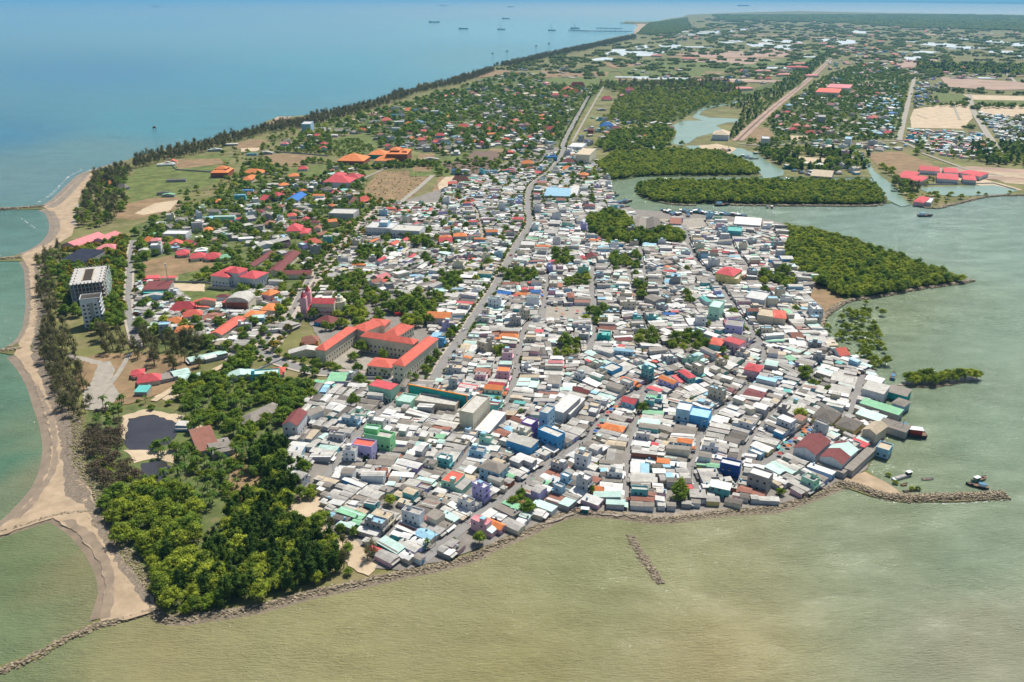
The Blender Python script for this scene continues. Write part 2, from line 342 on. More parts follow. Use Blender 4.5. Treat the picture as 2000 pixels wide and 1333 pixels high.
for q in ["1178 107 1198 96 1290 97 1306 102 1262 110", "1285 88 1325 84 1338 97 1300 97", "1240 91 1262 88 1268 94 1245 96", "1155 116 1180 112 1205 114 1200 118 1160 119", "1338 66 1400 61 1460 56 1464 58 1400 66 1340 70", "1400 82 1440 78 1452 82 1420 85", "1455 86 1500 83 1515 88 1470 92",
          "1505 90 1560 85 1555 96 1520 99", "1480 77 1555 79 1570 84 1500 84", "1590 75 1660 78 1690 83 1640 88 1600 82", "1780 82 1850 85 1900 92 1930 95 1880 95 1800 88", "1765 112 1800 110 1815 115 1800 120 1770 118", "1860 75 1960 80 1955 84 1870 80", "1955 82 2060 86 2060 92 1970 90", "1935 98 1990 100 1980 106 1930 103", "1930 130 2060 133 2060 138 1960 135", "1780 99 1830 101 1820 105 1785 104", "1880 158 1940 160 1960 172 1890 172", "1430 101 1500 100 1480 105 1435 106", "1640 58 1700 62 1690 66 1650 64", "1985 108 2060 110 2060 116 1990 114", "1800 212 1840 214 1836 222 1806 220"]:
    S('salt_pond', PF(q), 'pond_pale', 9)
# fields and bare plots
for mname, L_ in {'field_green': ["252 420 262 330 330 318 460 305 420 336 330 362 300 385", "270 335 330 322 420 312 410 325 330 345 275 350", "300 330 380 305 430 300 435 315 350 332", "330 320 460 325 420 360 330 385 250 380 240 350", "640 275 700 262 740 270 735 300 660 300", "800 315 900 305 930 330 880 345 800 345", "1095 140 1190 140 1210 160 1150 170 1060 165", "1110 140 1190 135 1185 148 1110 148", "1190 120 1400 118 1500 105 1520 125 1400 150 1230 160", "1500 110 1640 92 1560 130 1500 150", "560 330 640 320 640 345 560 355", "300 520 390 510 420 525 350 560 290 550", "430 545 350 570 380 600 440 590 480 560", "700 410 760 405 800 430 720 440", "470 735 560 740 600 760 540 800 440 790 400 770", "1700 390 1720 370 1760 392 1720 400", "1820 180 1890 186 1886 198 1830 200", "1900 188 2060 196 2060 206 1905 200"],
                  'field_brown': ["705 380 738 335 820 335 845 345 800 392 720 390", "212 425 240 400 290 388 350 386 355 398 330 415 260 430", "840 385 860 340 900 340 905 355 880 395 845 398", "805 335 820 300 850 300 842 335", "515 303 560 300 612 304 595 325 530 326", "280 510 330 500 410 508 420 522 330 540 285 548", "460 280 500 272 525 275 500 290 455 292", "330 312 430 310 440 320 350 330", "920 315 960 290 990 292 960 318", "1300 112 1400 100 1520 103 1560 112 1460 116 1340 118", "1165 122 1240 122 1260 128 1200 134", "1055 138 1190 140 1185 150 1060 152", "1560 560 1600 556 1640 575 1650 590 1610 610 1585 590", "1690 300 1760 296 1820 320 1840 345 1760 345 1720 330", "660 590 700 588 700 605 665 605", "880 150 980 136 1010 140 960 150 890 156", "450 885 560 880 520 990 440 980", "1450 250 1500 250 1520 275 1480 280"],
                  'field_pink': ["1300 105 1420 100 1500 103 1600 106 1540 111 1380 113", "1330 116 1480 114 1530 118 1400 122 1340 121", "1420 120 1480 122 1470 126 1430 125", "1740 118 1830 116 1830 130 1760 132", "1835 150 1980 160 2060 170 2060 175 1940 176 1850 170", "1370 145 1410 143 1400 148 1375 148", "1800 330 1900 325 2060 335 2060 356 1960 352 1880 348", "1470 98 1500 95 1560 100 1540 104"],
                  'field_sand': ["1785 214 1870 200 1895 205 1900 230 1880 252 1780 250 1778 230", "1900 205 2060 208 2060 225 1960 228 1920 222", "262 418 300 398 352 390 330 412 280 420", "300 552 400 555 400 570 300 566", "870 345 900 345 905 360 880 380 860 385 855 360", "300 775 370 735 412 728 390 752 330 785", "545 1000 590 960 610 985 580 1020 550 1030", "235 850 240 812 280 800 360 812 400 835 405 850 355 830 300 810 250 818 245 860", "255 890 240 880 300 880 345 880 340 905 300 895 262 905", "1880 185 2060 190 2060 198 1900 195", "1790 335 1900 345 1960 360 2000 372 1930 366 1860 350", "470 290 520 288 500 296 470 297", "1540 265 1580 266 1576 276 1545 275", "1365 285 1400 281 1440 290 1425 300 1375 298", "1545 305 1620 310 1615 325 1560 318"],
                  'soil_dark': ["905 345 960 340 965 300 930 300", "860 318 960 314 955 330 880 335", "925 295 975 296 970 315 905 318"]}.items():
    for q in L_: S('field', PF(q), mname, 4)
rf_ = random.Random(21)
for k in range(85):                        # far plots of grass, soil and sand
    y_ = 56 + 105 * rf_.random() ** 1.3; x_ = rf_.uniform(1330 - (y_ - 50) * 2.2, 2040); w_, h_ = rf_.uniform(12, 42) * (.6 + y_ / 160), rf_.uniform(.7, 2.6) * (y_ / 90); s_ = rf_.uniform(-6, 6)
    if 70 > abs(x_ - (1716 - (y_ - 66) * 1.35)): continue
    S('field', [(x_ - w_, y_), (x_ + w_, y_ + rf_.uniform(-.5, .8)), (x_ + w_ * .9 + s_, y_ + h_), (x_ - w_ * .9 + s_, y_ + h_ * .9)], rf_.choice(('field_green', 'field_green', 'field_pink', 'field_sand', 'field_brown', 'pond_pale')), 4)
for k in range(9):                         # terraced salt beds
    a = k / 9; S('salt_bed', [(1935 + 60 * a - 30, 333 + 26 * a), (2080, 345 + 20 * a), (2080, 347 + 20 * a), (1939 + 60 * a - 30, 335 + 26 * a)], 'field_sand', 4)
S('pond', PF("1790 366 1940 362 1990 372 1960 380 1860 384 1815 378"), 'creek', 9)
# town floor
TOWN = PF("560 905 590 830 600 790 640 745 700 738 640 700 600 620 640 520 700 465 765 400 860 370 960 330 1060 285 1140 295 1190 345 1200 390 1240 409 1340 417 1430 423 1500 429 1545 440 1530 500 1600 550 1582 575 1604 640 1640 690 1700 716 1714 750 1700 800 1720 825 1716 850 1733 862 1706 892 1690 918 1650 935 1610 955 1510 988 1420 996 1280 1006 1200 998 1130 996 1085 1005 1035 1030 960 1062 860 1098 780 1114 720 1112 680 1075 650 1040 600 1010 570 960")
S('town_ground', TOWN, 'town_ground', 0)
S('park_ground', PF("150 700 200 690 300 690 400 700 340 760 250 790 180 790 150 750"), 'field_brown', 4)
S('park_paving', PF("190 712 215 705 225 725 215 745 235 770 210 800 165 800 160 770 180 740"), 'paving_pale', 4)
S('park_paving', PF("134 690 200 706 198 714 134 700"), 'paving_pale', 4)
S('square_paving', PF("1065 600 1160 600 1165 622 1060 628"), 'paving_pale', 4)
S('school_yard', PF("645 700 700 668 790 690 770 730 700 722 640 712"), 'paving_pale', 2)
S('quay_paving', PF("1335 428 1378 426 1380 447 1345 452 1330 446"), 'paving_pale', 4)
# beaches: dry sand, wet edge, wrack
S('beach', PF("85 404 108 392 130 372 150 352 168 341 182 336 178 348 168 362 156 385 150 410 150 440 138 462 110 480 82 494 60 506 50 512 40 500 84 478 99 464 107 448 106 430 97 414"), 'sand', 9)
S('beach', PF("44 506 70 505 78 530 80 560 76 600 72 650 60 680 90 720 105 760 118 800 128 840 130 890 150 930 180 960 195 1000 215 1050 245 1100 285 1150 308 1185 290 1198 240 1212 196 1214 201 1180 208 1148 200 1112 180 1075 150 1040 104 1012 60 1026 0 1046 -300 1100 -300 1080 0 1030 22 1015 55 982 82 948 97 912 102 870 96 830 82 790 68 750 48 716 28 694 40 664 54 640 61 600 59 558 56 525"), 'sand', 9)
S('wrack_line', PF("66 515 78 530 82 560 80 600 82 650 74 690 100 730 118 770 132 800 142 850 142 900 160 930 178 965 192 1000 215 1050 245 1100 285 1150 300 1180 292 1190 270 1160 240 1120 210 1070 185 1030 165 985 128 970 122 930 120 880 112 840 98 790 82 745 62 700 62 670 70 640 72 600 70 560"), 'wrack', 9)
S('wet_sand', PF("95 412 106 430 107 448 99 464 84 478 92 479 108 466 117 448 116 430 104 412"), 'sand_wet', 9)
S('wet_sand', PF("110 392 132 372 152 352 166 341 176 339 160 356 140 378 120 398 104 406 88 406"), 'sand_wet', 9)
S('wet_sand', PF("68 750 82 790 96 830 102 870 97 912 82 948 55 982 22 1015 40 1012 70 982 96 945 111 910 114 870 107 825 90 780 76 750"), 'sand_wet', 9)
S('wet_sand', PF("120 1018 150 1040 180 1075 200 1112 208 1148 201 1180 195 1210 216 1206 222 1170 224 1130 216 1095 196 1060 168 1030 140 1014"), 'sand_wet', 9)
S('beach', PF("1238 66 1240 58 1246 50 1238 47 1262 46 1256 58 1248 68"), 'sand', 9)
S('beach', PF("525 242 542 228 570 228 560 236 535 246"), 'sand', 9); S('beach', PF("785 180 812 173 815 178 790 184"), 'sand', 9)
S('beach', PF("1635 930 1690 922 1716 935 1750 955 1760 968 1700 962 1660 950"), 'sand', 9)
S('beach', PF("1010 1040 1130 1002 1280 1014 1420 1000 1420 992 1280 1004 1130 995 1085 1008 1035 1030"), 'debris', 9)
S('yard_ground', PF("560 1010 600 950 620 960 640 1040 700 1060 740 1100 720 1125 690 1110 640 1060"), 'field_sand', 4)
def apron(pts, w_m, m):
    Q, Lf, Rt = ribbon(PF(pts), 2 * w_m); a_ = sum(pip([q[0] for q in Lf], [q[1] for q in Lf], LW)); b_ = sum(pip([q[0] for q in Rt], [q[1] for q in Rt], LW)); O = Rt if a_ > b_ else Lf; In = Lf if a_ > b_ else Rt
    n = len(Q); V_ = [(q[0] * .75 + i_[0] * .25, q[1] * .75 + i_[1] * .25, LZ + .26) for q, i_ in zip(Q, In)] + [(q[0], q[1], LZ + .2) for q in Q] + [(*q, -.1) for q in O]
    me = bpy.data.meshes.new('shore_slope'); me.from_pydata(V_, [], [(k * n + i, k * n + i + 1, k * n + n + i + 1, k * n + n + i) for k in (0, 1) for i in range(n - 1)]); me.materials.append(MATS[m]); me.update(); link(bpy.data.objects.new('shore_slope', me))['kind'] = 'structure'
apron("85 404 108 392 130 372 150 352 165 340 185 333 225 320", 9, 'sand_wet'); apron("84 409 97 414 106 430 107 448 99 464 84 478 62 490 40 498", 7, 'sand_wet')
apron("46 510 56 525 59 558 61 600 54 640 40 664 20 677", 5, 'sand_wet'); apron("28 694 48 716 68 750 82 790 96 830 102 870 97 912 82 948 55 982 22 1015 0 1030", 6, 'sand_wet')
apron("104 1012 120 1018 150 1040 180 1075 200 1112 208 1148 201 1180 190 1210", 4, 'sand_wet'); apron("60 1026 104 1012 0 1046", 2, 'rock_dark')
apron("1640 950 1615 960 1570 977 1510 995 1420 1001 1340 1011 1280 1016 1200 1006 1130 1003 1090 1012 1040 1036 960 1070 930 1087 860 1107 790 1121 740 1132 680 1146 600 1163 500 1190 420 1202 360 1211 318 1208", 3.5, 'rock_dark')
# foam lines along the surf
def foam(s, w_m, z=.03):
    Q, Lf, Rt = ribbon(PF(s), w_m, 0); strip_obj('surf_foam', Lf, Rt, z, 'foam', 'stuff')
foam("80 404 104 390 126 370 146 350 162 339 178 332", 5); foam("70 398 95 384 118 362 135 345 160 332", 4)
foam("100 412 109 432 110 450 100 467 84 481", 2.5); foam("60 515 64 560 66 600 56 645 36 672 15 684", 2.2); foam("58 520 58 560 58 602", 2)
foam("30 690 50 715 70 745 86 790 100 830 106 870 100 912 84 950 56 985 22 1018 0 1032", 2.6); foam("92 800 98 850 96 900 80 945", 1.6)
foam("130 1016 160 1040 188 1076 203 1112 211 1148 204 1182", 1.4); foam("112 1016 130 1026 146 1040", 1.2); foam("518 240 540 230 560 226", 4)
foam("1228 47 1240 50 1238 60 1226 66", 20); foam("1640 950 1700 968 1760 982 1870 984 1960 976", 1.0, .02)
foam("40 425 60 440 78 452", 1.5); # ---- roads
STREETS = []
def road(s, w_m, m='asphalt', pave=0, name='road', lots=True, jitw=0):
    pts = PF(s); ZL[0] += .002
    far = .25 if sum(p[1] for p in pts) / len(pts) < 330 else 0
    if pave:
        Q, Lf, Rt = ribbon(pts, w_m + 2 * pave); strip_obj('pavement', Lf, Rt, ZL[0] + far, 'pavement'); stamp_world(Lf + Rt[::-1], 1); ZL[0] += .002
    Q, Lf, Rt = ribbon(pts, w_m); strip_obj(name, Lf, Rt, ZL[0] + far + .1 * (pave == 0), m); stamp_world(Lf + Rt[::-1], 1)
    if lots: STREETS.append((Q, (w_m + 2 * pave) / 2))
    return Q
ROAD_MAIN = road("1163 165 1108 266 1100 297 1077 332 1046 356 1033 376 1031 413 1034 440 1003 491 971 554 933 610 901 659 873 698 848 742", 7.5, pave=2.2)
road("1180 168 1150 220 1118 278", 4, 'paving_pale', lots=False)
road("1108 285 1120 296 1165 292 1195 292", 5, lots=False)
BLVD = road("760 395 720 430 697 459 648 505 612 550 578 610 545 645 524 672 508 690", 14, 'pavement', pave=3)
BLVD2 = road("752 402 712 437 688 464 640 508 600 553 568 612 536 645 515 672 500 690", 4.5, lots=False)
road("436 700 466 694 508 690 547 708 620 727 680 731 724 737 790 748 850 752", 8, pave=2)
road("261 470 255 500 252 554 251 610 263 662 268 680", 5, pave=1.8, lots=False)
road("144 440 150 410 152 400", 4, 'paving_pale', lots=False)
road("785 746 760 790 724 826 690 866 655 912 640 935", 6)
road("825 1096 870 1060 940 1005 1000 965 1085 903 1150 857 1182 818 1210 790 1247 766 1300 742 1360 726 1440 693 1486 671", 6)
road("1365 960 1350 920 1360 885 1370 850 1390 815 1422 792 1450 767 1475 740 1490 705 1486 672", 4)
road("1486 671 1474 656 1461 640 1423 589 1388 537 1363 515 1345 480 1336 440", 6)
road("1512 476 1470 460", 3); road("1412 445 1433 484 1458 519 1480 550 1520 600", 3.2); road("1503 442 1524 477 1540 500", 3.2)
road("1684 732 1671 771 1657 806 1640 815", 4.5); road("1600 826 1587 838 1545 865 1520 892 1490 910", 6)
road("1040 628 1027 640 1013 698 1006 742 985 790", 4.5); road("1157 520 1157 560 1160 600 1162 650 1150 690", 5)
road("1069 535 1064 580 1058 625", 5); road("1058 626 1160 624", 5)
road("860 400 800 398 760 397 700 400", 5, 'paving_pale'); road("846 343 820 366 790 390 783 398", 7, 'paving_pale', lots=False)
road("702 361 710 350 735 338 756 328", 4, 'paving_pale', lots=False); road("925 405 935 430 945 470", 5, 'paving_pale')
road("1000 790 960 835 930 870 880 930 800 1005 745 1062", 3.2); road("1115 800 1060 850 1010 897 950 945 900 985", 2.6)
road("1345 731 1300 690 1262 640 1240 590 1228 532", 3.2)
road("1262 760 1240 840 1225 900 1222 990", 2.8); road("1600 715 1560 760 1510 810 1460 870 1435 960", 2.6)
road("1330 520 1250 530 1160 532 1070 537", 3.2); road("850 620 780 590 700 560 640 556", 3.2); road("980 520 900 500 800 490 720 480", 3.2); road("1025 430 940 440 840 440 770 430", 3.2)
road("690 870 640 850 610 845", 3); road("1240 620 1300 600 1380 590 1420 588", 3); road("1250 480 1260 540 1255 600", 3)
# the wide dual road and the other far roads
for dx in (-7, 7):
    road(f"{1440+dx} 276 {1475+dx*.9} 243 {1515+dx*.7} 208 {1560+dx*.5} 172 {1600+dx*.4} 138 {1630+dx*.3} 110 {1648+dx*.2} 93 1680 83 1716 66", 8, 'field_pink', lots=False)
road("1440 276 1475 243 1515 208 1560 172 1600 138 1630 110 1648 93", 3, 'soil_dark', lots=False)
road("1716 66 1740 60 1800 52", 8, 'paving_pale', lots=False); road("1756 275 1764 240 1774 200 1784 160 1791 130", 10, 'paving_pale', lots=False)
road("1954 302 1940 280 1920 250 1900 215 1893 185", 12, 'paving_pale', lots=False); road("1960 175 1985 165 1960 140", 10, 'paving_pale', lots=False)
road("1800 300 1850 318 1900 335 1960 345", 6, 'paving_pale', lots=False); road("1205 162 1260 150 1310 138 1345 130 1375 122", 6, 'paving_pale', lots=False)
road("1676 103 1672 112 1674 125", 6, 'paving_pale', lots=False); road("1862 206 1874 235", 5, 'paving_pale', lots=False); road("1790 225 1810 232", 3, 'paving_pale', lots=False)
road("1440 281 1500 286 1560 281 1640 282 1700 279 1756 277 1800 297", 6, 'paving_pale', lots=False); road("1280 70 1310 62 1340 57", 8, 'paving_pale', lots=False)
road("255 690 225 740 180 790", 3.5, 'paving_pale', lots=False); road("300 785 360 748 410 728 470 700", 5, 'field_sand', lots=False)
# ================================================================== BUILDINGS
# every building is described as a list of parts: (part name, MB, children) in local metres, origin at the base centre
def rot(a): return Matrix.Rotation(a, 4, 'Z')
def T(x, y, z=0): return Matrix.Translation((x, y, z))
def shed(mb, x0, y0, x1, y1, za, zb, th, m, M=None, axis='y'):
    if axis == 'y': c = [(x0, y0, za), (x1, y0, za), (x1, y1, zb), (x0, y1, zb)]
    else: c = [(x0, y0, za), (x1, y0, zb), (x1, y1, zb), (x0, y1, za)]
    mb.add([(x, y, z) for x, y, z in c] + [(x, y, z - th) for x, y, z in c], [(0, 1, 2, 3), (7, 6, 5, 4), (0, 4, 5, 1), (1, 5, 6, 2), (2, 6, 7, 3), (3, 7, 4, 0)], m, M)
def gable(mb, x0, y0, x1, y1, z, rise, m, M=None, th=.12):     # ridge along y
    xm = (x0 + x1) / 2
    shed(mb, x0, y0, xm, y1, z, z + rise, th, m, M, 'x'); shed(mb, xm, y0, x1, y1, z + rise, z, th, m, M, 'x')
def gable_wall(mb, x0, y0, x1, y1, z, rise, m, M=None):
    xm = (x0 + x1) / 2
    mb.add([(x0, y0, z), (x1, y0, z), (xm, y0, z + rise), (x0, y1, z), (x1, y1, z), (xm, y1, z + rise)], [(0, 1, 2), (4, 3, 5)], m, M)
def hip(mb, x0, y0, x1, y1, z, rise, m, M=None, th=.15):
    w_, d_ = x1 - x0, y1 - y0; i = min(w_, d_) / 2
    if d_ >= w_: a, b = ((x0 + x1) / 2, y0 + i), ((x0 + x1) / 2, y1 - i + 1e-3); F_ = [(0, 1, 4), (1, 2, 5, 4), (2, 3, 5), (3, 0, 4, 5)]
    else: a, b = (x0 + i, (y0 + y1) / 2), (x1 - i, (y0 + y1) / 2); F_ = [(3, 0, 4), (0, 1, 5, 4), (1, 2, 5), (2, 3, 4, 5)]
    V_ = [(x0, y0, z), (x1, y0, z), (x1, y1, z), (x0, y1, z), (*a, z + rise), (*b, z + rise)] + [(x0, y0, z - th), (x1, y0, z - th), (x1, y1, z - th), (x0, y1, z - th)]
    mb.add(V_, F_ + [(0, 6, 7, 1), (1, 7, 8, 2), (2, 8, 9, 3), (3, 9, 6, 0), (9, 8, 7, 6)], m, M)
def windows_for(spec):
    """(part, x, y, z, w, h, nx, ny) around the walls of a spec's main block"""
    pass
PAL_DENSE = ['white'] * 34 + ['offwhite'] * 34 + ['grey'] * 26 + ['fibro'] * 26 + ['dark'] * 10 + ['mint'] * 7 + ['teal'] * 1 + ['sky'] * 2 + ['rust'] * 2 + ['red'] * 1 + ['tan'] * 4 + ['green']
WAL = ['white'] * 20 + ['palegrey'] * 16 + ['cream'] * 10 + ['sky'] * 5 + ['turquoise'] * 3 + ['mint'] * 5 + ['lilac'] * 3 + ['pink'] * 3 + ['grey'] * 14 + ['beige'] * 8 + ['yellow'] * 1 + ['blue'] * 1 + ['brick'] * 2
def win(parts, mbw, x, y, z, w_, h_, nx, ny, name='window'):
    """a framed opening on a wall at (x,y,z) whose outward normal is (nx,ny)"""
    mb = MB(); tx, ty = -ny, nx; a = .04; V_ = []
    for (s, u) in ((-w_ / 2, 0), (w_ / 2, 0), (w_ / 2, h_), (-w_ / 2, h_)):
        for o_ in (.0, a): V_.append((x + tx * s + nx * o_, y + ty * s + ny * o_, z + u))
    mb.add(V_, [(1, 3, 5, 7), (0, 2, 3, 1), (2, 4, 5, 3), (4, 6, 7, 5), (6, 0, 1, 7)], 'glass')
    fr = MB(); V_ = [(x + tx * s + nx * o_, y + ty * s + ny * o_, z + u) for o_ in (.003, .12) for (s, u) in ((-w_ / 2 - .15, -.18), (w_ / 2 + .15, -.18), (w_ / 2 + .15, -.02), (-w_ / 2 - .15, -.02))]
    fr.add(V_, [(4, 5, 6, 7), (0, 1, 5, 4), (1, 2, 6, 5), (2, 3, 7, 6), (3, 0, 4, 7)], 'wall_white')
    parts.append((name, mb, [('sill', fr, [])]))
def make_house(sp):
    """sp: dict(kind, w, d, seed, roof, wall, fl, near). Returns parts."""
    r = random.Random(sp['seed']); w_, d_ = sp['w'], sp['d']; near = sp.get('near', 0); parts = []
    rf = sp['rp'] + sp['roof']; wl = 'wall_' + sp['wall']; fl = sp['fl']
    hw = w_ / 2
    pick = lambda: sp['rp'] + (sp['roof'] if r.random() < .45 else r.choice(PAL_DENSE))
    W = MB()
    if sp['kind'] == 'metal':
        # two or three ranges one behind the other, each with its own roof
        n = 1 if d_ < 7 or r.random() < .42 else (2 if d_ < 14 or r.random() < .45 else 3)
        cuts = [-d_ / 2] + sorted(-d_ / 2 + d_ * (k + r.uniform(-.18, .18)) / n for k in range(1, n)) + [d_ / 2]
        big = r.randrange(n) if n > 1 else 0
        for k in range(n):
            y0, y1 = cuts[k] + (.04 if k else 0), cuts[k + 1] - .04
            h = (2.5 + r.uniform(-.3, .5)) if (k != big) else 2.85 * fl + r.uniform(0, .4)
            x0, x1 = -hw, hw
            if k != big and r.random() < .3:
                if r.random() < .5: x0 += w_ * r.uniform(.15, .35)
                else: x1 -= w_ * r.uniform(.15, .35)
            RM = MB(); m_ = rf if k == big else pick(); q = r.random(); oh = .35
            W.box(x0, y0, 0, x1, y1, h, wl, top=False)
            if q < .34:
                s = r.choice((-1, 1)) * (y1 - y0) * r.uniform(.05, .13)
                shed(RM, x0 - .15, y0 - oh * (k == 0), x1 + .15, y1 + oh * (k == n - 1), h + .12 + max(s, 0), h + .12 + max(-s, 0), .12, m_)
                for _ in range(r.choice((0, 0, 1, 2))):      # strips of replaced sheet
                    a = r.uniform(.6, 1.8); xx = r.uniform(x0, x1 - a); shed(RM, xx, y0, xx + a, y1, h + .17 + max(s, 0), h + .17 + max(-s, 0), .04, sp['rp'] + r.choice(('white', 'grey', 'fibro', 'mint', 'rust', 'offwhite', 'dark')))
                if s > 0: W.add([(x0, y0, h), (x1, y0, h), (x1, y0, h + s), (x0, y0, h + s), (x0, y1, h), (x1, y1, h)], [(0, 1, 2, 3), (1, 5, 2), (4, 0, 3)], wl)
                else: W.add([(x0, y1, h), (x1, y1, h), (x1, y1, h - s), (x0, y1, h - s), (x0, y0, h), (x1, y0, h)], [(1, 0, 3, 2), (5, 1, 2), (0, 4, 3)], wl)
            elif q < .86:
                g_ = (x1 - x0) * r.uniform(.07, .14)
                gable(RM, x0 - .2, y0 - .2 * (k == 0), x1 + .2, y1 + .2 * (k == n - 1), h + .1, g_, m_); gable_wall(W, x0, y0, x1, y1, h, g_, wl)
            else:
                s = (x1 - x0) * r.uniform(.05, .12)
                if r.random() < .5: shed(RM, x0 - .2, y0 - .15, x1 + .2, y1 + .15, h + .1, h + .1 + s, .12, m_, axis='x')
                else: shed(RM, x0 - .2, y0 - .15, x1 + .2, y1 + .15, h + .1 + s, h + .1, .12, m_, axis='x')
            parts.append(('roof', RM, []))
        if r.random() < .55:       # street awning
            A = MB(); dz = r.uniform(1.9, 2.2); shed(A, -hw * .95, -d_ / 2 - r.uniform(1.1, 2.0), hw * .95, -d_ / 2 - .05, dz, dz + .45, .06, pick()); parts.append(('awning', A, []))
        top = 2.85 * fl
    elif sp['kind'] == 'flat':
        fd = d_ * r.uniform(.55, .8) if d_ > 9 else d_
        y0, y1 = -d_ / 2, -d_ / 2 + fd; h = 3.1 * fl + .2
        W.box(-hw, y0, 0, hw, y1, h, wl, top=False)
        t_ = .15; ph = h + r.choice((.3, .8, .9))
        for bx in ((-hw, y0, hw, y0 + t_), (-hw, y1 - t_, hw, y1), (-hw, y0 + t_, -hw + t_, y1 - t_), (hw - t_, y0 + t_, hw, y1 - t_)):
            W.box(bx[0], bx[1], h, bx[2], bx[3], ph, wl)
        RM = MB(); shed(RM, -hw + t_, y0 + t_, hw - t_, y1 - t_, h + .06, h + .1, .05, rf); ch = []
        if r.random() < .6 and fd > 6:
            SB = MB(); a = r.uniform(2, 3); yy = r.uniform(y0 + .4, y1 - a - .4); xx = r.choice((-hw + .3, hw - a * .9 - .3)); SB.box(xx, yy, h + .1, xx + a * .9, yy + a, h + 2.4, wl, top=False)
            shed(SB, xx - .15, yy - .15, xx + a * .9 + .15, yy + a + .15, h + 2.45, h + 2.6, .1, sp['rp'] + r.choice(('white', 'offwhite', 'mint', 'sky', 'grey'))); ch.append(('stair_head', SB, []))
        if r.random() < .4:
            TB = MB(); tx, ty = r.uniform(-hw + 1, hw - 1), r.uniform(y0 + 1, y1 - 1); TB.tube((tx, ty, h + .1), (tx, ty, h + 1.5), .55, .55, 'metal_grey', 8); ch.append(('water_tank', TB, []))
        parts.append(('roof', RM, ch))
        for k in range(1, fl):
            if r.random() < .75:
                B = MB(); z = 3.1 * k; B.box(-hw, y0 - 1.1, z, hw, y0 - .003, z + .16, wl, bottom=True); B.box(-hw, y0 - 1.1, z + .16, hw, y0 - 1.0, z + 1.0, wl); parts.append(('balcony', B, []))
        if fd < d_ - 1:
            AM = MB(); hh = r.uniform(2.9, 4); W.box(-hw, y1 + .02, 0, hw, d_ / 2, hh, wl, top=False); shed(AM, -hw - .1, y1 + .02, hw + .1, d_ / 2 + .2, hh + .9, hh + .12, .1, pick()); parts.append(('annex_roof', AM, []))
            W.add([(-hw, y1 + .02, hh), (-hw, d_ / 2, hh), (-hw, y1 + .02, hh + .8), (hw, y1 + .02, hh), (hw, d_ / 2, hh), (hw, y1 + .02, hh + .8)], [(1, 0, 2), (3, 4, 5)], wl)
        top = h
    else:
        h = 3.1 * fl + .2; W.box(-hw, -d_ / 2, 0, hw, d_ / 2, h, wl, top=False); RM = MB(); q = r.random()
        if sp['kind'] == 'hip' or q < .4: hip(RM, -hw - .5, -d_ / 2 - .5, hw + .5, d_ / 2 + .5, h + .15, w_ * .27, rf)
        else:
            g_ = w_ * r.uniform(.2, .3); gable(RM, -hw - .4, -d_ / 2 - .4, hw + .4, d_ / 2 + .4, h - .02, g_ * (hw + .4) / hw, rf); gable_wall(W, -hw, -d_ / 2, hw, d_ / 2, h, g_, wl)
        parts.append(('roof', RM, []))
        if fl > 1 or r.random() < .5:
            A = MB(); hh = 2.8; hip(A, -hw * .7, -d_ / 2 - 2.6, hw * .7, -d_ / 2 - .05, hh, .8, rf); A.box(-hw * .6, -d_ / 2 - 2.3, 0, -hw * .6 + .25, -d_ / 2 - 2.05, hh - .2, wl); A.box(hw * .6 - .25, -d_ / 2 - 2.3, 0, hw * .6, -d_ / 2 - 2.05, hh - .2, wl); parts.append(('porch', A, []))
        top = h
    if sp['kind'] == 'metal' and near and r.random() < .22:
        TB = MB(); tx, ty = hw * r.choice((-.5, .5)), d_ * r.uniform(.1, .4); zt = 3.5 + 2.9 * (fl - 1); TB.tube((tx, ty, zt), (tx, ty, zt + 1.3), .5, .5, r.choice(('metal_grey', 'wall_sky')), 8); TB.box(tx - .5, ty - .5, zt - 1.2, tx + .5, ty + .5, zt, 'wood_dark'); parts.append(('water_tank', TB, []))
    parts.insert(0, ('wall', W, []))
    # openings
    if near:
        dn = MB(); dw = 1.4; dx = r.uniform(-hw * .4, hw * .4); yy = -d_ / 2 - .05
        dn.add([(dx - dw / 2, yy, 0), (dx + dw / 2, yy, 0), (dx + dw / 2, yy, 2.2), (dx - dw / 2, yy, 2.2), (dx - dw / 2, yy + .05, 0), (dx + dw / 2, yy + .05, 0), (dx + dw / 2, yy + .05, 2.2), (dx - dw / 2, yy + .05, 2.2)], [(0, 1, 2, 3), (1, 5, 6, 2), (2, 6, 7, 3), (3, 7, 4, 0)], r.choice(('wood_dark', 'metal_grey', 'wall_blue'))); parts.append(('door', dn, []))
        if near > 1:
            for k in range(fl):
                z = 2.95 * k + 1.0
                if 2.95 * k + 2.4 > top: break
                if k > 0:
                    for x in ([0] if w_ < 4.6 else [-hw * .5, hw * .5]): win(parts, 0, x, -d_ / 2, z, 1.1, 1.2, 0, -1)
                if sp['kind'] != 'metal' and (k > 0 or sp['kind'] != 'flat'):
                    for x in ([0] if w_ < 5 else [-hw * .5, hw * .5]):
                        if sp['kind'] != 'flat': win(parts, 0, x, d_ / 2, z, 1.1, 1.2, 0, 1)
                    y_ = -d_ / 2 + 2.2
                    lim = (fd if sp['kind'] == 'flat' else d_)
                    while y_ < -d_ / 2 + lim - 1.2:
                        for s in (-1, 1): win(parts, 0, s * hw, y_, z, 1.0, 1.2, s, 0)
                        y_ += r.choice((2.6, 3.4, 4.2))
    return parts
KINDN = {'metal': 'metal_roofed_house', 'flat': 'flat_roofed_house', 'tiled': 'tiled_house', 'hip': 'tiled_house'}
HOUSES = []       # specs
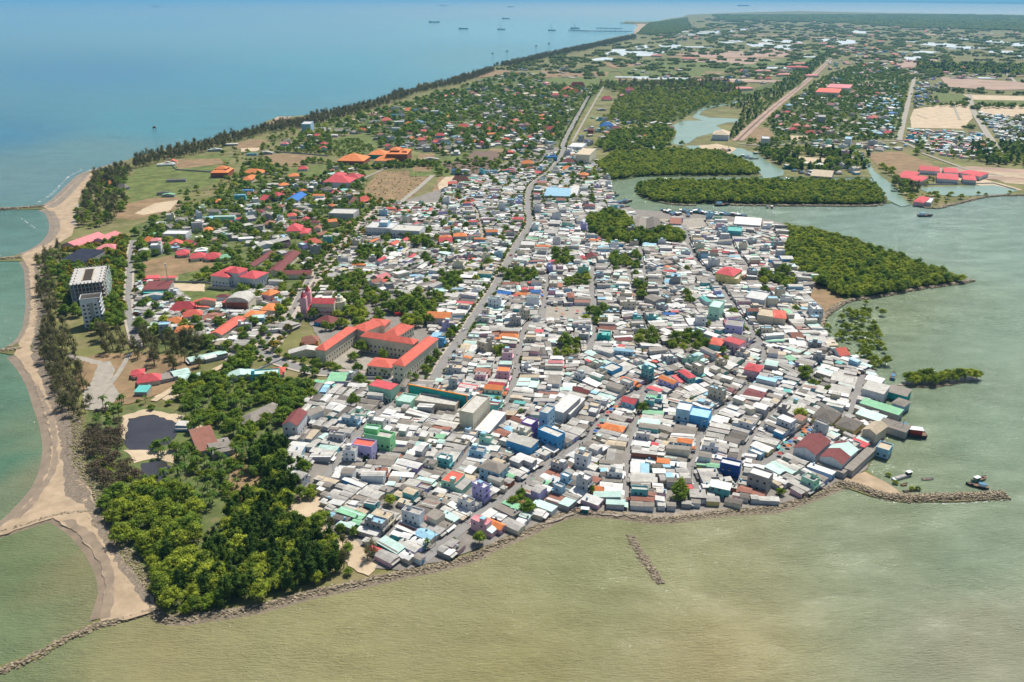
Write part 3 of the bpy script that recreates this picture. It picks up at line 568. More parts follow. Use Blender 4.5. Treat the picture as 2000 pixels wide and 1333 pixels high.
def rect_free(x, y, a, w_, d_, sh=.8):
    ca, sa = math.cos(a), math.sin(a); nx_ = max(2, int(w_ / 1.2)); ny_ = max(2, int(d_ / 1.5))
    for i in range(nx_ + 1):
        u = (i / nx_ - .5) * (w_ - 2 * sh)
        for j in range(ny_ + 1):
            v_ = (j / ny_ - .5) * (d_ - 2 * sh)
            if occ(x + u * ca - v_ * sa, y + u * sa + v_ * ca): return False
    return True
def rect_pts(x, y, a, w_, d_):
    ca, sa = math.cos(a), math.sin(a)
    return [(x + u * ca - v_ * sa, y + u * sa + v_ * ca) for u, v_ in ((-w_ / 2, -d_ / 2), (w_ / 2, -d_ / 2), (w_ / 2, d_ / 2), (-w_ / 2, d_ / 2))]
def add_house(x, y, a, w_, d_, kind=None, roof=None, wall=None, fl=None, tiledp=.06, flatp=.16, **k):
    if kind is None:
        q = rnd.random(); kind = 'tiled' if q < tiledp else 'flat' if q < tiledp + flatp else 'metal'
    if roof is None: roof = rnd.choice(['orange', 'salmon', 'red', 'rust', 'maroon', 'fibro', 'fibro', 'pink', 'tan', 'rust']) if kind in ('tiled', 'hip') else rnd.choice(PAL_DENSE if kind == 'metal' else ['white', 'offwhite', 'offwhite', 'grey', 'grey', 'mint', 'sky', 'tan'])
    if wall is None: wall = rnd.choice(WAL)
    if wall == 'brick' and kind == 'flat': wall = 'palegrey'
    if fl is None: fl = (rnd.choice((1, 1, 1, 1, 1, 1, 1, 1, 2)) if kind == 'metal' else rnd.choice((1, 2, 2, 2, 3)) if kind == 'flat' else rnd.choice((1, 1, 2)))
    s = dict(x=x, y=y, a=a, w=w_, d=d_, kind=kind, roof=roof, wall=wall, fl=fl, seed=rnd.randrange(1 << 30)); s.update(k)
    HOUSES.append(s); stamp_world(rect_pts(x, y, a, w_ + .2, d_ + .2), 5); return s
# ---- landmark buildings: roof quads read off the photo at eave height
def rectify(q, z):
    W = [Vector(P(x, y, z)) for x, y in q]
    c = sum(W, Vector((0, 0))) / 4
    u = ((W[1] - W[0]) + (W[2] - W[3])) / 2; v_ = ((W[3] - W[0]) + (W[2] - W[1])) / 2
    lu, lv = u.length, v_.length
    au = math.atan2(u.y, u.x); av = math.atan2(v_.y, v_.x) - math.pi / 2
    dlt = (av - au + math.pi) % (2 * math.pi) - math.pi
    if abs(dlt) > math.pi / 2: dlt = 0; lv = lv
    a = au + dlt * (lv / (lu + lv))
    return c.x, c.y, a, lu, lv
def win_rows(parts, w_, d_, z0, fl, fh, step=3.2, ww=1.3, wh=1.4, cap=96, sides='snew', M=None):
    n = 0
    for k in range(fl):
        z = z0 + fh * k + 1
        for s, L_, nx_, ny_ in (('s', w_, 0, -1), ('e', d_, 1, 0), ('w', d_, -1, 0), ('n', w_, 0, 1)):
            if s not in sides: continue
            m_ = max(1, int(L_ / step))
            for i in range(m_):
                if n >= cap: return
                t_ = (i + .5) / m_ * L_ - L_ / 2; n += 1
                if s in 'sn': win(parts, 0, t_, ny_ * d_ / 2, z, ww, wh, nx_, ny_)
                else: win(parts, 0, nx_ * w_ / 2, t_, z, ww, wh, nx_, ny_)
def mbx(mb, M):
    mb.v = [tuple(M @ Vector(v)) for v in mb.v]
def xf_parts(parts, M):
    for n_, mb, ch in parts: mbx(mb, M); xf_parts(ch, M)
    return parts
def emit(parts, root):
    for n_, mb, ch in parts:
        if not mb.v: continue
        o = mb.obj(n_, root)
        for n2, mb2, c2 in ch:
            if mb2.v: mb2.obj(n2, o)
def block(x, y, a, w_, d_, ht, style, wall, roof, fl=0, rise=None, parapet=.9, step=3.2, cap=96, sides='snew', **k):
    parts = []; W = MB(); RM = MB(); hw, hd = w_ / 2, d_ / 2; wl = 'wall_' + wall; rf = 'roof_' + roof
    W.box(-hw, -hd, 0, hw, hd, ht, wl, top=False)
    if style == 'hip': hip(RM, -hw - .6, -hd - .6, hw + .6, hd + .6, ht + .2, rise or min(w_, d_) * .22, rf)
    elif style == 'gable': g_ = rise or w_ * .18; gable(RM, -hw - .4, -hd - .4, hw + .4, hd + .4, ht - .02, g_ * (hw + .4) / hw, rf); gable_wall(W, -hw, -hd, hw, hd, ht, g_, wl)
    elif style == 'gablex':
        g_ = rise or d_ * .18; M = rot(math.pi / 2); gable(RM, -hd - .4, -hw - .4, hd + .4, hw + .4, ht - .02, g_ * (hd + .4) / hd, rf, M); gable_wall(W, -hd, -hw, hd, hw, ht, g_, wl, M)
    elif style == 'shed':
        g_ = rise or d_ * .08; shed(RM, -hw - .3, -hd - .3, hw + .3, hd + .3, ht + .12, ht + .12 + g_, .14, rf); W.add([(-hw, hd, ht), (hw, hd, ht), (hw, hd, ht + g_), (-hw, hd, ht + g_), (-hw, -hd, ht), (hw, -hd, ht)], [(1, 0, 3, 2), (5, 1, 2), (0, 4, 3)], wl)
    elif style == 'vault':
        n = 8; V_ = []
        for i in range(n + 1):
            t_ = math.pi * i / n; V_ += [(-math.cos(t_) * (hw + .3), -hd - .3, ht + math.sin(t_) * w_ * .22), (-math.cos(t_) * (hw + .3), hd + .3, ht + math.sin(t_) * w_ * .22)]
        RM.add(V_, [(2 * i, 2 * i + 2, 2 * i + 3, 2 * i + 1) for i in range(n)] + [tuple(2 * i for i in range(n, -1, -1)), tuple(2 * i + 1 for i in range(n + 1))], rf)
    else:
        t_ = .25; shed(RM, -hw + t_, -hd + t_, hw - t_, hd - t_, ht + .05, ht + .08, .05, rf)
        if parapet:
            for bx in ((-hw, -hd, hw, -hd + t_), (-hw, hd - t_, hw, hd), (-hw, -hd + t_, -hw + t_, hd - t_), (hw - t_, -hd + t_, hw, hd - t_)): W.box(*bx[:2], ht, *bx[2:], ht + parapet, wl)
    parts.append(('wall', W, [])); parts.append(('roof', RM, []))
    if fl: win_rows(parts, w_, d_, 0, fl, ht / fl, step, cap=cap, sides=sides)
    return xf_parts(parts, T(x, y, 0) @ rot(a))
def building(name, label, cat, blocks, extra=None, z0=.55, pad=1.0, group=None):
    """blocks: (quad px string, eave height, style, wall, roof, floors, kwargs)"""
    cx_, cy_, parts = None, None, []
    for b_ in blocks:
        q = PF(b_[0]); kw = dict(b_[6]) if len(b_) > 6 else {}
        zb = kw.pop('z0', 0)
        x, y, a, w_, d_ = rectify(q, b_[1] + z0)
        if cx_ is None: cx_, cy_ = x, y
        pp = block(x - cx_, y - cy_, a, w_, d_, b_[1] - zb, *b_[2:5], b_[5] if len(b_) > 5 else 0, **kw)
        if zb: xf_parts(pp, T(0, 0, zb))
        parts += pp; stamp_world(rect_pts(x, y, a, w_ + 2 * pad, d_ + 2 * pad), 5)
    if name in ('waterfront_shed', 'water_house', 'quay_shed', 'long_shed') and 'boulevard' not in label and 'maroon' not in label and 'red low' not in label or label.startswith('tan gable'):
        PL = MB(); M = T(x - cx_, y - cy_) @ rot(a)
        for i in range(5):
            for j in range(5): u_, v_ = (i / 4 - .5) * (w_ - .4), (j / 4 - .5) * (d_ - .4); PL.box(u_ - .15, v_ - .15, -2, u_ + .15, v_ + .15, 0, 'wood_dark', M)
        PL.box(-w_ / 2, -d_ / 2, -.12, w_ / 2, d_ / 2, -.003, 'wood_dark', M, bottom=True); parts.append(('piling', PL, []))
    if extra: parts += extra(cx_, cy_)
    root = empty(name, cx_, cy_, z0, 0, label, cat, group); emit(parts, root)
    LANDM.append((cat_phrase(label), cx_, cy_)); return root
LANDM = []
def cat_phrase(l): return l
# school: four joined three-storey wings, a lower hipped wing at the front and a hall behind
building('school_building', 'cream three-storey school with bright red hipped roofs round a tree-planted yard', 'school', [
    ("618 682 635 686 695 643 677 640", 12, 'hip', 'cream', 'salmon', 3, dict(rise=2.8, sides='ew', cap=40)),
    ("696 641 712 649 748 634 729 622", 12, 'hip', 'cream', 'salmon', 3, dict(rise=2.6, sides='ew', cap=14)),
    ("726 621 722 633 752 638 757 628", 12, 'hip', 'cream', 'salmon', 3, dict(rise=2.4, sides='nse', cap=14)),
    ("707 657 807 674 816 665 715 649", 12, 'hip', 'cream', 'salmon', 3, dict(rise=2.6, sides='sn', cap=48)),
    ("768 712 790 717 853 663 834 659", 12.5, 'hip', 'cream', 'salmon', 3, dict(rise=3.2, cap=70)),
    ("721 713 768 721 770 705 734 698", 7, 'hip', 'cream', 'salmon', 2, dict(rise=2.6, cap=20)),
    ("749 654 778 659 803 639 784 631", 7.5, 'hip', 'cream', 'salmon', 2, dict(rise=3, cap=30))])
LANDM[-1] = ('the red-roofed school', *LANDM[-1][1:])
building('civic_building', 'large white civic building with four pink-red hipped roofs beside the bare field', 'civic building', [
    ("416 539 446 543 478 527 449 519", 11, 'hip', 'white', 'red', 3, dict(cap=40)), ("444 531 466 536 479 528 457 523", 14, 'hip', 'white', 'red', 0, dict(rise=3)),
    ("470 541 499 546 520 534 492 528", 11, 'hip', 'white', 'red', 3, dict(cap=40))])
LANDM[-1] = ('the pink-roofed civic building', *LANDM[-1][1:])
def skeleton():
    q = PF("137 559 200 551 209 521 145 526"); hh = 21; x, y, a, w_, d_ = rectify(q, hh); root = empty('unfinished_building', x, y, .55, a, 'unfinished concrete frame block, bare slabs and columns, behind the blue-grey tower', 'building')
    stamp_world(rect_pts(x, y, a, w_ + 3, d_ + 3), 5); fl = 6; fh = hh / fl
    for k in range(1, fl + 1):
        s = MB(); z = k * fh; s.box(-w_ / 2 - .4, -d_ / 2 - .4, z - .3, w_ / 2 + .4, d_ / 2 + .4, z, 'concrete', bottom=True); s.obj('floor_slab', root)
    c = MB(); nx_, ny_ = 9, 6
    for i in range(nx_ + 1):
        for j in range(ny_ + 1):
            px_, py_ = (i / nx_ - .5) * w_, (j / ny_ - .5) * d_
            for k in range(fl): c.box(px_ - .3, py_ - .3, k * fh, px_ + .3, py_ + .3, (k + 1) * fh - .3, 'concrete', top=False)
            if i in (0, 1, nx_ - 1, nx_) or j in (0, ny_): c.box(px_ - .4, py_ - .4, hh, px_ + .4, py_ + .4, hh + 1.0, 'concrete')
    c.obj('columns', root)
    iw = MB()
    for k in range(fl - 1):
        for i in (2, 3, 6, 7, 8): iw.box((i / nx_ - .5) * w_ + .31, -d_ / 2 + 3 + i * .3, k * fh, ((i + 1) / nx_ - .5) * w_ - .31, -d_ / 2 + 3.3 + i * .3, (k + 1) * fh - .31, 'wall_brick', top=False)
    iw.obj('infill_wall', root)
    st = MB(); st.box(-3.4, -d_ / 2 + 8, hh, 3.4, d_ / 2 - 6, hh + .25, 'wood_dark'); st.box(-4, -d_ / 2 + 7, hh, -3.41, d_ / 2 - 5, hh + .8, 'roof_tan'); st.box(3.41, -d_ / 2 + 7, hh, 4, d_ / 2 - 5, hh + .8, 'roof_tan'); st.obj('stair_well', root)
    sf = MB()
    for i in range(9):
        yy = -d_ / 2 + d_ * i / 8; sf.box(w_ / 2 + 2.0, yy - .12, 0, w_ / 2 + 2.25, yy + .12, hh + 1, 'wall_white')
    for k in range(1, 8): sf.box(w_ / 2 + 2.01, -d_ / 2, k * 2.9, w_ / 2 + 2.24, d_ / 2, k * 2.9 + .25, 'roof_mint', bottom=True)
    sf.obj('scaffold', root); LANDM.append(('the bare concrete frame block', x, y))
skeleton()
def tower():
    q = PF("152 590 197 584 199 575 161 579"); hh = 23; x, y, a, w_, d_ = rectify(q, hh); d_ = max(d_, 12); root = empty('apartment_block', x, y, .55, a, 'narrow pale blue seven-storey block with open corner balconies by the shore road', 'apartment block')
    stamp_world(rect_pts(x, y, a, w_ + 2, d_ + 2), 5)
    W = MB(); W.box(-w_ / 2, -d_ / 2, 0, w_ / 2 - 2.6, d_ / 2, hh, 'wall_white', top=False)
    for k in range(7): W.box(w_ / 2 - 2.6, -d_ / 2 + 2, 3.3 * k, w_ / 2 - 2.58, d_ / 2 - 2, 3.3 * (k + 1), 'glass', top=False)
    W.box(-1.6, -d_ / 2 - .25, 0, 1.4, -d_ / 2 - .003, hh - 3, 'wall_grey'); W.obj('wall', root)
    for k in range(1, 7):
        B = MB(); B.box(w_ / 2 - 2.6, -d_ / 2 + .2, 3.3 * k, w_ / 2, d_ / 2 - .2, 3.3 * k + .25, 'wall_white', bottom=True); B.box(w_ / 2 - .2, -d_ / 2 + .2, 3.3 * k + .25, w_ / 2, d_ / 2 - .2, 3.3 * k + 1.1, 'wall_white'); B.obj('balcony', root)
    C_ = MB()
    for yy in (-d_ / 2 + .4, 0, d_ / 2 - .7): C_.box(w_ / 2 - .4, yy, 0, w_ / 2 - .1, yy + .3, hh, 'wall_white')
    C_.obj('columns', root)
    Rm = MB(); shed(Rm, -w_ / 2 + .3, -d_ / 2 + .3, w_ / 2 - .3, d_ / 2 - .3, hh + .1, hh + .15, .1, 'roof_tan')
    for bx in ((-w_ / 2, -d_ / 2, w_ / 2, -d_ / 2 + .3), (-w_ / 2, d_ / 2 - .3, w_ / 2, d_ / 2), (-w_ / 2, -d_ / 2 + .3, -w_ / 2 + .3, d_ / 2 - .3), (w_ / 2 - .3, -d_ / 2 + .3, w_ / 2, d_ / 2 - .3)): Rm.box(*bx[:2], hh, *bx[2:], hh + 1.1, 'wall_white')
    for k in range(5): Rm.box(-w_ / 2 + .5, -d_ / 2 + 1 + k * 2.2, hh + .2, w_ / 2 - .5, -d_ / 2 + 1.3 + k * 2.2, hh + .9, 'roof_fibro')
    Rm.obj('roof', root); parts = []
    for k in range(6):
        for xx in (-w_ / 2 + 2.2, -w_ / 2 + 5.4, 3.0): win(parts, 0, xx, -d_ / 2, 3.3 * k + 1.2, 1.7, 1.5, 0, -1)
        for yy in (-3, 2): win(parts, 0, -w_ / 2, yy, 3.3 * k + 1.2, 1.4, 1.4, -1, 0)
    emit(parts, root); LANDM.append(('the narrow pale blue tower block', x, y))
tower()
# Catholic church with stepped magenta roofs
def church_extra(cx_, cy_):
    out = []; q = rectify(PF("604 603 650 606 655 586 612 583"), 9); M = T(q[0] - cx_, q[1] - cy_) @ rot(q[2]); w_, d_ = q[3], q[4]
    for i, s in enumerate((-1, 1)):
        t_ = MB(); t_.box(-w_ / 2 - 6, s * 7 - 2.5, 0, -w_ / 2 - 1, s * 7 + 2.5, 17, 'wall_pink', M); t_.tube((-w_ / 2 - 3.5, s * 7, 17), (-w_ / 2 - 3.5, s * 7, 22), 2.4, .1, 'roof_red', 6, M); out.append(('bell_tower', t_, []))
    t_ = MB(); t_.tube((w_ / 2 + 4, 0, 0), (w_ / 2 + 4, 0, 12), 5.5, 5.5, 'wall_cream', 10, M); t_.tube((w_ / 2 + 4, 0, 12), (w_ / 2 + 4, 0, 15), 4.4, 3, 'wall_cream', 10, M); t_.tube((w_ / 2 + 4, 0, 15), (w_ / 2 + 4, 0, 17), 1.4, 1.2, 'roof_mint', 8, M); out.append(('apse', t_, []))
    for k in range(6):
        b_ = MB(); b_.box(-w_ / 2 + (k + .5) * w_ / 6 - .25, -d_ / 2 - .2, 6.2, -w_ / 2 + (k + .5) * w_ / 6 + .25, -d_ / 2 + 3.4, 7.4, 'wall_white', M); out.append(('buttress', b_, []))
    return out
building('church', 'magenta stepped-roof church with pink twin bell towers beside the boulevard', 'church', [
    ("604 609 650 612 656 588 612 586", 5.5, 'gablex', 'cream', 'red', 1, dict(rise=2, cap=14)), ("608 600 651 603 655 591 612 589", 9, 'gablex', 'cream', 'red', 0, dict(rise=2)), ("611 592 653 595 655 587 613 585", 12.5, 'gablex', 'cream', 'red', 0, dict(rise=3))], church_extra)
LANDM[-1] = ('the magenta church', *LANDM[-1][1:])
G = building
def LM(n): LANDM[-1] = (n, *LANDM[-1][1:])
G('temple', 'long temple with tiered orange roofs and a dark red hall beside the brown field', 'temple', [
    ("662 314 712 316 719 307 672 305", 6, 'hip', 'brick', 'orange', 1, dict(cap=10)), ("724 302 757 304 757 298 726 296", 6, 'hip', 'teal', 'orange', 0), ("757 301 800 302 797 293 763 291", 13, 'hip', 'brick', 'orange', 0, dict(rise=3)),
    ("764 294 782 295 781 290 766 289", 17, 'hip', 'brick', 'orange', 0), ("786 296 795 296 794 291 786 291", 16, 'hip', 'brick', 'orange', 0), ("732 314 778 316 784 308 740 307", 4, 'hip', 'cream', 'orange', 0)]); LM('the long orange-roofed temple')
G('temple_hall', 'two-tier orange-roofed temple hall beside the walled green plots', 'temple', [("418 337 447 339 450 330 421 329", 7, 'hip', 'brick', 'orange', 1, dict(cap=8)), ("423 330 443 331 444 327 425 326", 11, 'hip', 'brick', 'orange', 0)]); LM('the two-tier temple hall')
G('temple_cloister', 'low orange-tiled cloister building right of the two-tier temple hall', 'temple', [("478 337 513 341 515 335 485 332", 4, 'hip', 'cream', 'orange', 1, dict(cap=8))])
G('tiled_hall', 'orange hip-roofed hall below the temple cloister', 'hall', [("473 352 494 353 500 344 486 343", 4, 'hip', 'cream', 'orange', 0)])
G('hospital_building', 'white hospital-like building with overlapping pink-red roofs by the grassy field', 'public building', [("634 356 686 358 690 350 645 346", 9, 'hip', 'white', 'red', 2, dict(cap=30)), ("645 348 672 349 670 340 655 338", 11, 'hip', 'white', 'red', 0), ("672 346 703 350 706 343 680 341", 8, 'hip', 'white', 'red', 0)]); LM('the white building with pink-red roofs')
G('hotel', 'cream five-storey hotel block beside the main road', 'hotel', [("1130 302 1154 305 1160 291 1136 289", 16, 'flat', 'cream', 'tan', 5, dict(cap=70))]); LM('the cream five-storey hotel')
G('public_building', 'white arcaded two-storey public building behind the cream hotel', 'public building', [("1113 287 1140 289 1142 281 1118 279", 7, 'flat', 'white', 'white', 2, dict(cap=24))])
G('white_hospital', 'long pale blue three-storey hospital wings with flat roofs', 'hospital', [("717 445 768 449 775 437 728 433", 10, 'flat', 'white', 'white', 3, dict(cap=50)), ("766 450 822 454 826 443 773 438", 9, 'flat', 'white', 'offwhite', 3, dict(cap=40)), ("742 436 758 437 760 430 745 429", 14, 'flat', 'sky', 'white', 0)]); LM('the long pale hospital')
G('solar_warehouse', 'pale grey hall with a wide roof of solar panels beside the main road', 'warehouse', [("1066 382 1112 384 1118 368 1068 366", 6, 'gablex', 'palegrey', 'sky', 1, dict(rise=1.5, cap=16)), ("1112 381 1128 382 1130 369 1117 368", 6, 'shed', 'palegrey', 'white', 0)]); LM('the hall with solar panels')
G('office_block', 'small blue-grey tower block standing in the coastal trees', 'office block', [("591 243 608 244 609 238 593 238", 16, 'flat', 'sky', 'white', 4, dict(cap=24))]); LM('the blue-grey block in the coastal trees')
G('market_hall', 'market hall with a maroon two-slope roof beside the market street', 'market hall', [("1552 874 1594 890 1620 862 1580 847", 6.5, 'gable', 'white', 'maroon', 0, dict(rise=2.6))]); LM('the maroon-roofed market hall')
G('market_hall', 'second market hall, maroon roof half covered by pale blue sheets, by the quay', 'market hall', [("1604 892 1646 909 1674 877 1632 862", 6.5, 'gable', 'white', 'maroon', 0, dict(rise=2.6)), ("1620 875 1662 892 1674 878 1634 863", 6.6, 'gable', 'white', 'mint', 0, dict(rise=2.62))]); LM('the half-blue market hall')
G('quay_shed', 'long flat grey concrete-roofed quay shed beside the half-blue market hall', 'shed', [("1650 913 1668 925 1706 878 1692 872", 4, 'flat', 'grey', 'fibro', 0, dict(parapet=0))])
G('quay_shed', 'long grey low shed in front of the half-blue market hall', 'shed', [("1594 905 1650 927 1657 918 1604 897", 3.6, 'flat', 'grey', 'fibro', 0, dict(parapet=0))])
G('warehouse', 'tan gable-roofed warehouse standing at the water behind the market', 'warehouse', [("1686 838 1712 850 1732 832 1707 824", 7, 'gable', 'beige', 'tan', 0, dict(rise=1.8))]); LM('the tan warehouse on the water')
G('long_shed', 'bright red low roof shed between the market and the water', 'shed', [("1657 861 1690 878 1698 866 1668 855", 4, 'flat', 'grey', 'red', 0, dict(parapet=0))]); LM('the bright red shed roof')
G('market_house', 'yellow-walled house with big dark four-part roof above the market', 'house', [("1585 815 1628 826 1640 808 1606 796", 5, 'hip', 'yellow', 'dark', 0), ("1630 830 1668 842 1684 826 1652 815", 5, 'hip', 'yellow', 'dark', 0)])
G('grey_block', 'tall blank grey windowless block with a pale flat roof', 'building', [("894 806 923 809 959 777 932 773", 12.5, 'flat', 'cream', 'offwhite', 0, dict(parapet=1.2))]); LM('the blank grey block')
G('white_canopy', 'broad white sheet canopy along the foot of the blank grey block', 'canopy', [("932 838 956 848 984 812 962 806", 4, 'shed', 'white', 'white', 0)])
G('green_house', 'lime green three-storey house with roof terrace trellis', 'house', [("711 850 762 860 770 848 722 839", 10, 'flat', 'green', 'offwhite', 3, dict(cap=20, parapet=1.2)), ("712 838 738 843 742 834 716 830", 12.5, 'flat', 'green', 'mint', 0)]); LM('the lime green house')
G('blue_grey_house', 'grey-blue three-storey house with a bright salmon-red roof terrace', 'house', [("686 869 727 877 733 863 698 857", 9.5, 'flat', 'lilac', 'salmon', 3, dict(cap=14))]); LM('the grey-blue house with the red roof terrace')
G('purple_house', 'purple three-storey house with balconies and a white roof', 'house', [("1018 826 1038 833 1050 822 1030 816", 10, 'flat', 'purple', 'white', 3, dict(cap=18))]); LM('the purple house')
G('blue_tower_house', 'tall narrow pale blue house joined behind the purple house', 'house', [("1055 806 1070 811 1082 797 1068 792", 14, 'flat', 'sky', 'offwhite', 4, dict(cap=20))])
G('blue_house', 'bright blue three-storey house with long balconies and windows', 'house', [("1051 840 1090 858 1103 847 1064 833", 9.5, 'flat', 'blue', 'offwhite', 3, dict(cap=20))]); LM('the bright blue three-storey house')
G('blue_house', 'bright blue two-storey house with a white roof and stepped terrace', 'house', [("990 859 1037 876 1050 862 1004 848", 7.5, 'shed', 'blue', 'offwhite', 2, dict(cap=14))])
G('gabled_house', 'light blue two-storey house with a large brown hipped roof', 'house', [("935 912 977 926 988 910 955 898", 7.5, 'hip', 'sky', 'fibro', 2, dict(cap=20, rise=2.4))]); LM('the light blue house with the brown hipped roof')
G('villa', 'white villa with a steep maroon-brown roof at the palm grove edge', 'villa', [("558 828 583 834 592 808 570 802", 8.5, 'gable', 'white', 'maroon', 2, dict(rise=2.6, cap=16)), ("592 806 604 812 632 802 618 794", 6, 'gable', 'white', 'fibro', 0)]); LM('the white villa with the maroon roof')
G('red_roof_house', 'mint-green building with a large flat raspberry red roof', 'building', [("721 751 764 765 777 750 736 741", 9, 'flat', 'mint', 'red', 2, dict(cap=16, parapet=0))]); LM('the mint-green building with the raspberry roof')
G('teal_shop', 'pale green-roofed shop below the teal hoarding wall', 'shop', [("777 784 800 790 815 775 786 768", 6, 'flat', 'mint', 'mint', 0)])
G('flat_hall', 'long off-white flat hall right of the pale green-roofed shop', 'hall', [("815 783 890 796 897 781 820 768", 6, 'flat', 'beige', 'offwhite', 0)])
G('white_workshop', 'white workshop with a steep white roof facing the market street', 'workshop', [("1083 800 1100 808 1130 782 1110 772", 9, 'shed', 'palegrey', 'white', 2, dict(cap=10)), ("1100 806 1115 810 1140 784 1130 780", 6, 'shed', 'palegrey', 'white', 0)]); LM('the white workshop')
G('blue_row_house', 'deep blue long house with a balcony near the rock wall', 'house', [("1407 905 1443 915 1450 903 1410 897", 8, 'flat', 'navy', 'white', 2, dict(cap=10))]); LM('the deep blue house')
G('grey_sea_house', 'slate grey three-storey house with white-framed windows near the rock wall', 'house', [("1462 925 1500 938 1512 925 1470 913", 9, 'flat', 'grey', 'white', 2, dict(cap=16))]); LM('the slate grey house')
G('turquoise_house', 'turquoise two-storey house beside the sea-wall lane', 'house', [("1386 950 1425 958 1428 947 1390 938", 6, 'shed', 'turquoise', 'white', 2, dict(cap=10))]); LM('the turquoise house by the lane')
G('blue_long_house', 'sky blue long three-storey house of joined blocks in mid town', 'house', [("1322 800 1348 806 1352 790 1326 785", 10, 'flat', 'sky', 'white', 3, dict(cap=18)), ("1346 812 1382 820 1392 802 1352 796", 7, 'flat', 'blue', 'sky', 2, dict(cap=12))]); LM('the sky blue joined blocks')
G('red_roof_house', 'pink-walled two-storey house with a vivid red hipped roof by the junction', 'house', [("1455 721 1483 728 1488 716 1462 709", 7, 'hip', 'pink', 'red', 2, dict(cap=12))]); LM('the pink house with the vivid red roof')
G('pink_long_house', 'long pink three-storey house with a raspberry roof beside the lane junction', 'house', [("1416 665 1446 676 1452 668 1424 654", 8, 'flat', 'pink', 'red', 3, dict(cap=18, parapet=0))]); LM('the long pink house')
G('turquoise_house', 'turquoise house with a small rusty red roof left of the long pink house', 'house', [("1386 671 1408 677 1414 664 1392 659", 7, 'hip', 'turquoise', 'salmon', 2, dict(cap=12))])
G('lilac_house', 'pale lilac two-storey house with arched windows by the street', 'house', [("1417 636 1450 641 1453 628 1420 624", 8, 'flat', 'lilac', 'grey', 2, dict(cap=16))])
G('cream_villa', 'cream villa with a red roof gable beside the long street', 'villa', [("1402 534 1434 541 1444 529 1414 520", 9, 'hip', 'yellow', 'red', 2, dict(cap=14)), ("1420 544 1443 548 1446 536 1424 532", 7, 'flat', 'yellow', 'offwhite', 0)]); LM('the cream villa with the red gable')
G('arched_house', 'beige arched-window three-storey house with terracotta roof near the east shore', 'house', [("1480 617 1512 622 1516 608 1486 602", 8.5, 'flat', 'beige', 'tan', 2, dict(cap=14)), ("1510 621 1534 623 1534 608 1512 607", 8.5, 'hip', 'beige', 'salmon', 2, dict(cap=10))]); LM('the beige arched house')
G('pale_green_house', 'pale green four-storey house right of a big tree', 'house', [("1386 600 1406 604 1414 590 1394 586", 12, 'flat', 'mint', 'mint', 3, dict(cap=18))]); LM('the pale green four-storey house')
G('teal_house', 'teal green roofed house near the quay', 'house', [("1420 452 1448 454 1450 445 1424 443", 7, 'flat', 'turquoise', 'teal', 2, dict(cap=10))]); LM('the teal house near the quay')
G('white_hall', 'broad white-roofed hall among grey roofs near the mangrove', 'hall', [("1460 582 1494 590 1500 574 1466 566", 6, 'flat', 'white', 'white', 0)])
G('long_white_sheds', 'row of curved white roof sheds along the quay', 'shed', [("1430 438 1484 440 1488 430 1440 427", 5, 'shed', 'white', 'white', 0)])
G('weathered_shed', 'long dark weathered boat sheds with a row of grey gables', 'shed', [("1234 446 1262 448 1262 428 1236 426", 5, 'gable', 'grey', 'fibro', 0), ("1262 448 1290 448 1290 428 1263 428", 5, 'gable', 'grey', 'dark', 0)]); LM('the weathered boat sheds')
G('rust_shed', 'small shed with a striped rust-orange roof beside the quay yard', 'shed', [("1308 437 1330 438 1331 429 1309 428", 4.5, 'shed', 'grey', 'rust', 0)])
G('sea_warehouse', 'big grey warehouse with a tan gable roof on the creek bank', 'warehouse', [("1584 343 1626 347 1628 334 1590 331", 9, 'gablex', 'grey', 'tan', 0, dict(rise=4))]); LM('the big grey creek warehouse')
for q, l in (("1758 346 1784 351 1790 337 1765 333", "leftmost white villa of the red-roofed group by the salt pond"), ("1783 352 1802 357 1806 346 1788 343", "red-roofed villa wing in front of the leftmost villa of the group"), ("1794 333 1832 335 1836 326 1800 325", "long red-roofed villa at the back of the salt-pond group"), ("1828 349 1870 352 1872 341 1834 339", "broad two-storey red-roofed villa facing the salt pond"), ("1842 337 1868 338 1870 329 1846 329", "red-roofed villa behind the broad two-storey one"), ("1883 338 1896 343 1904 336 1892 331", "small red-roofed villa near the terraced salt beds"), ("1878 351 1906 353 1904 344 1884 344", "low red-roofed house below the small villa"), ("1903 343 1916 347 1922 338 1910 335", "rightmost pink-walled villa of the red-roofed group")):
    G('villa', l, 'villa', [(q, 6, 'hip', 'white', 'red', 2, dict(cap=12, rise=1.8, step=2.6))], group='red-roofed villas by the salt pond')
LM('the red-roofed villa group')
G('temple_pavilion', 'small red-roofed seaside shrine on the point at the creek mouth', 'shrine', [("1790 394 1806 398 1810 387 1794 384", 5, 'hip', 'pink', 'red', 0), ("1807 396 1820 398 1822 388 1810 386", 4, 'flat', 'white', 'white', 0)])
G('college_building', 'large salmon-roofed college with two long ranges beside the dual road', 'college', [("1594 180 1640 182 1642 174 1600 172", 11, 'hip', 'cream', 'salmon', 3, dict(cap=40, rise=3)), ("1616 171 1660 173 1664 166 1620 164", 11, 'hip', 'cream', 'pink', 0, dict(rise=3))]); LM('the salmon-roofed college')
G('school_block', 'long school block with a red roof behind the dual road', 'school', [("1535 131.4 1578 132.4 1579 130.6 1537 129.8", 9, 'hip', 'cream', 'red', 2, dict(cap=20, rise=3))])
G('blue_shed', 'blue-walled shed with a purple-red roof beyond the creek scrub', 'shed', [("1390 157 1424 157 1424 155 1391 155", 7, 'gablex', 'blue', 'maroon', 0, dict(rise=2))])
G('station_building', 'white three-storey building with a rust roof on the creek bank', 'building', [("1391 263 1424 265 1426 258 1396 257", 10, 'hip', 'white', 'tan', 3, dict(cap=30))]); LM('the white building on the creek bank')
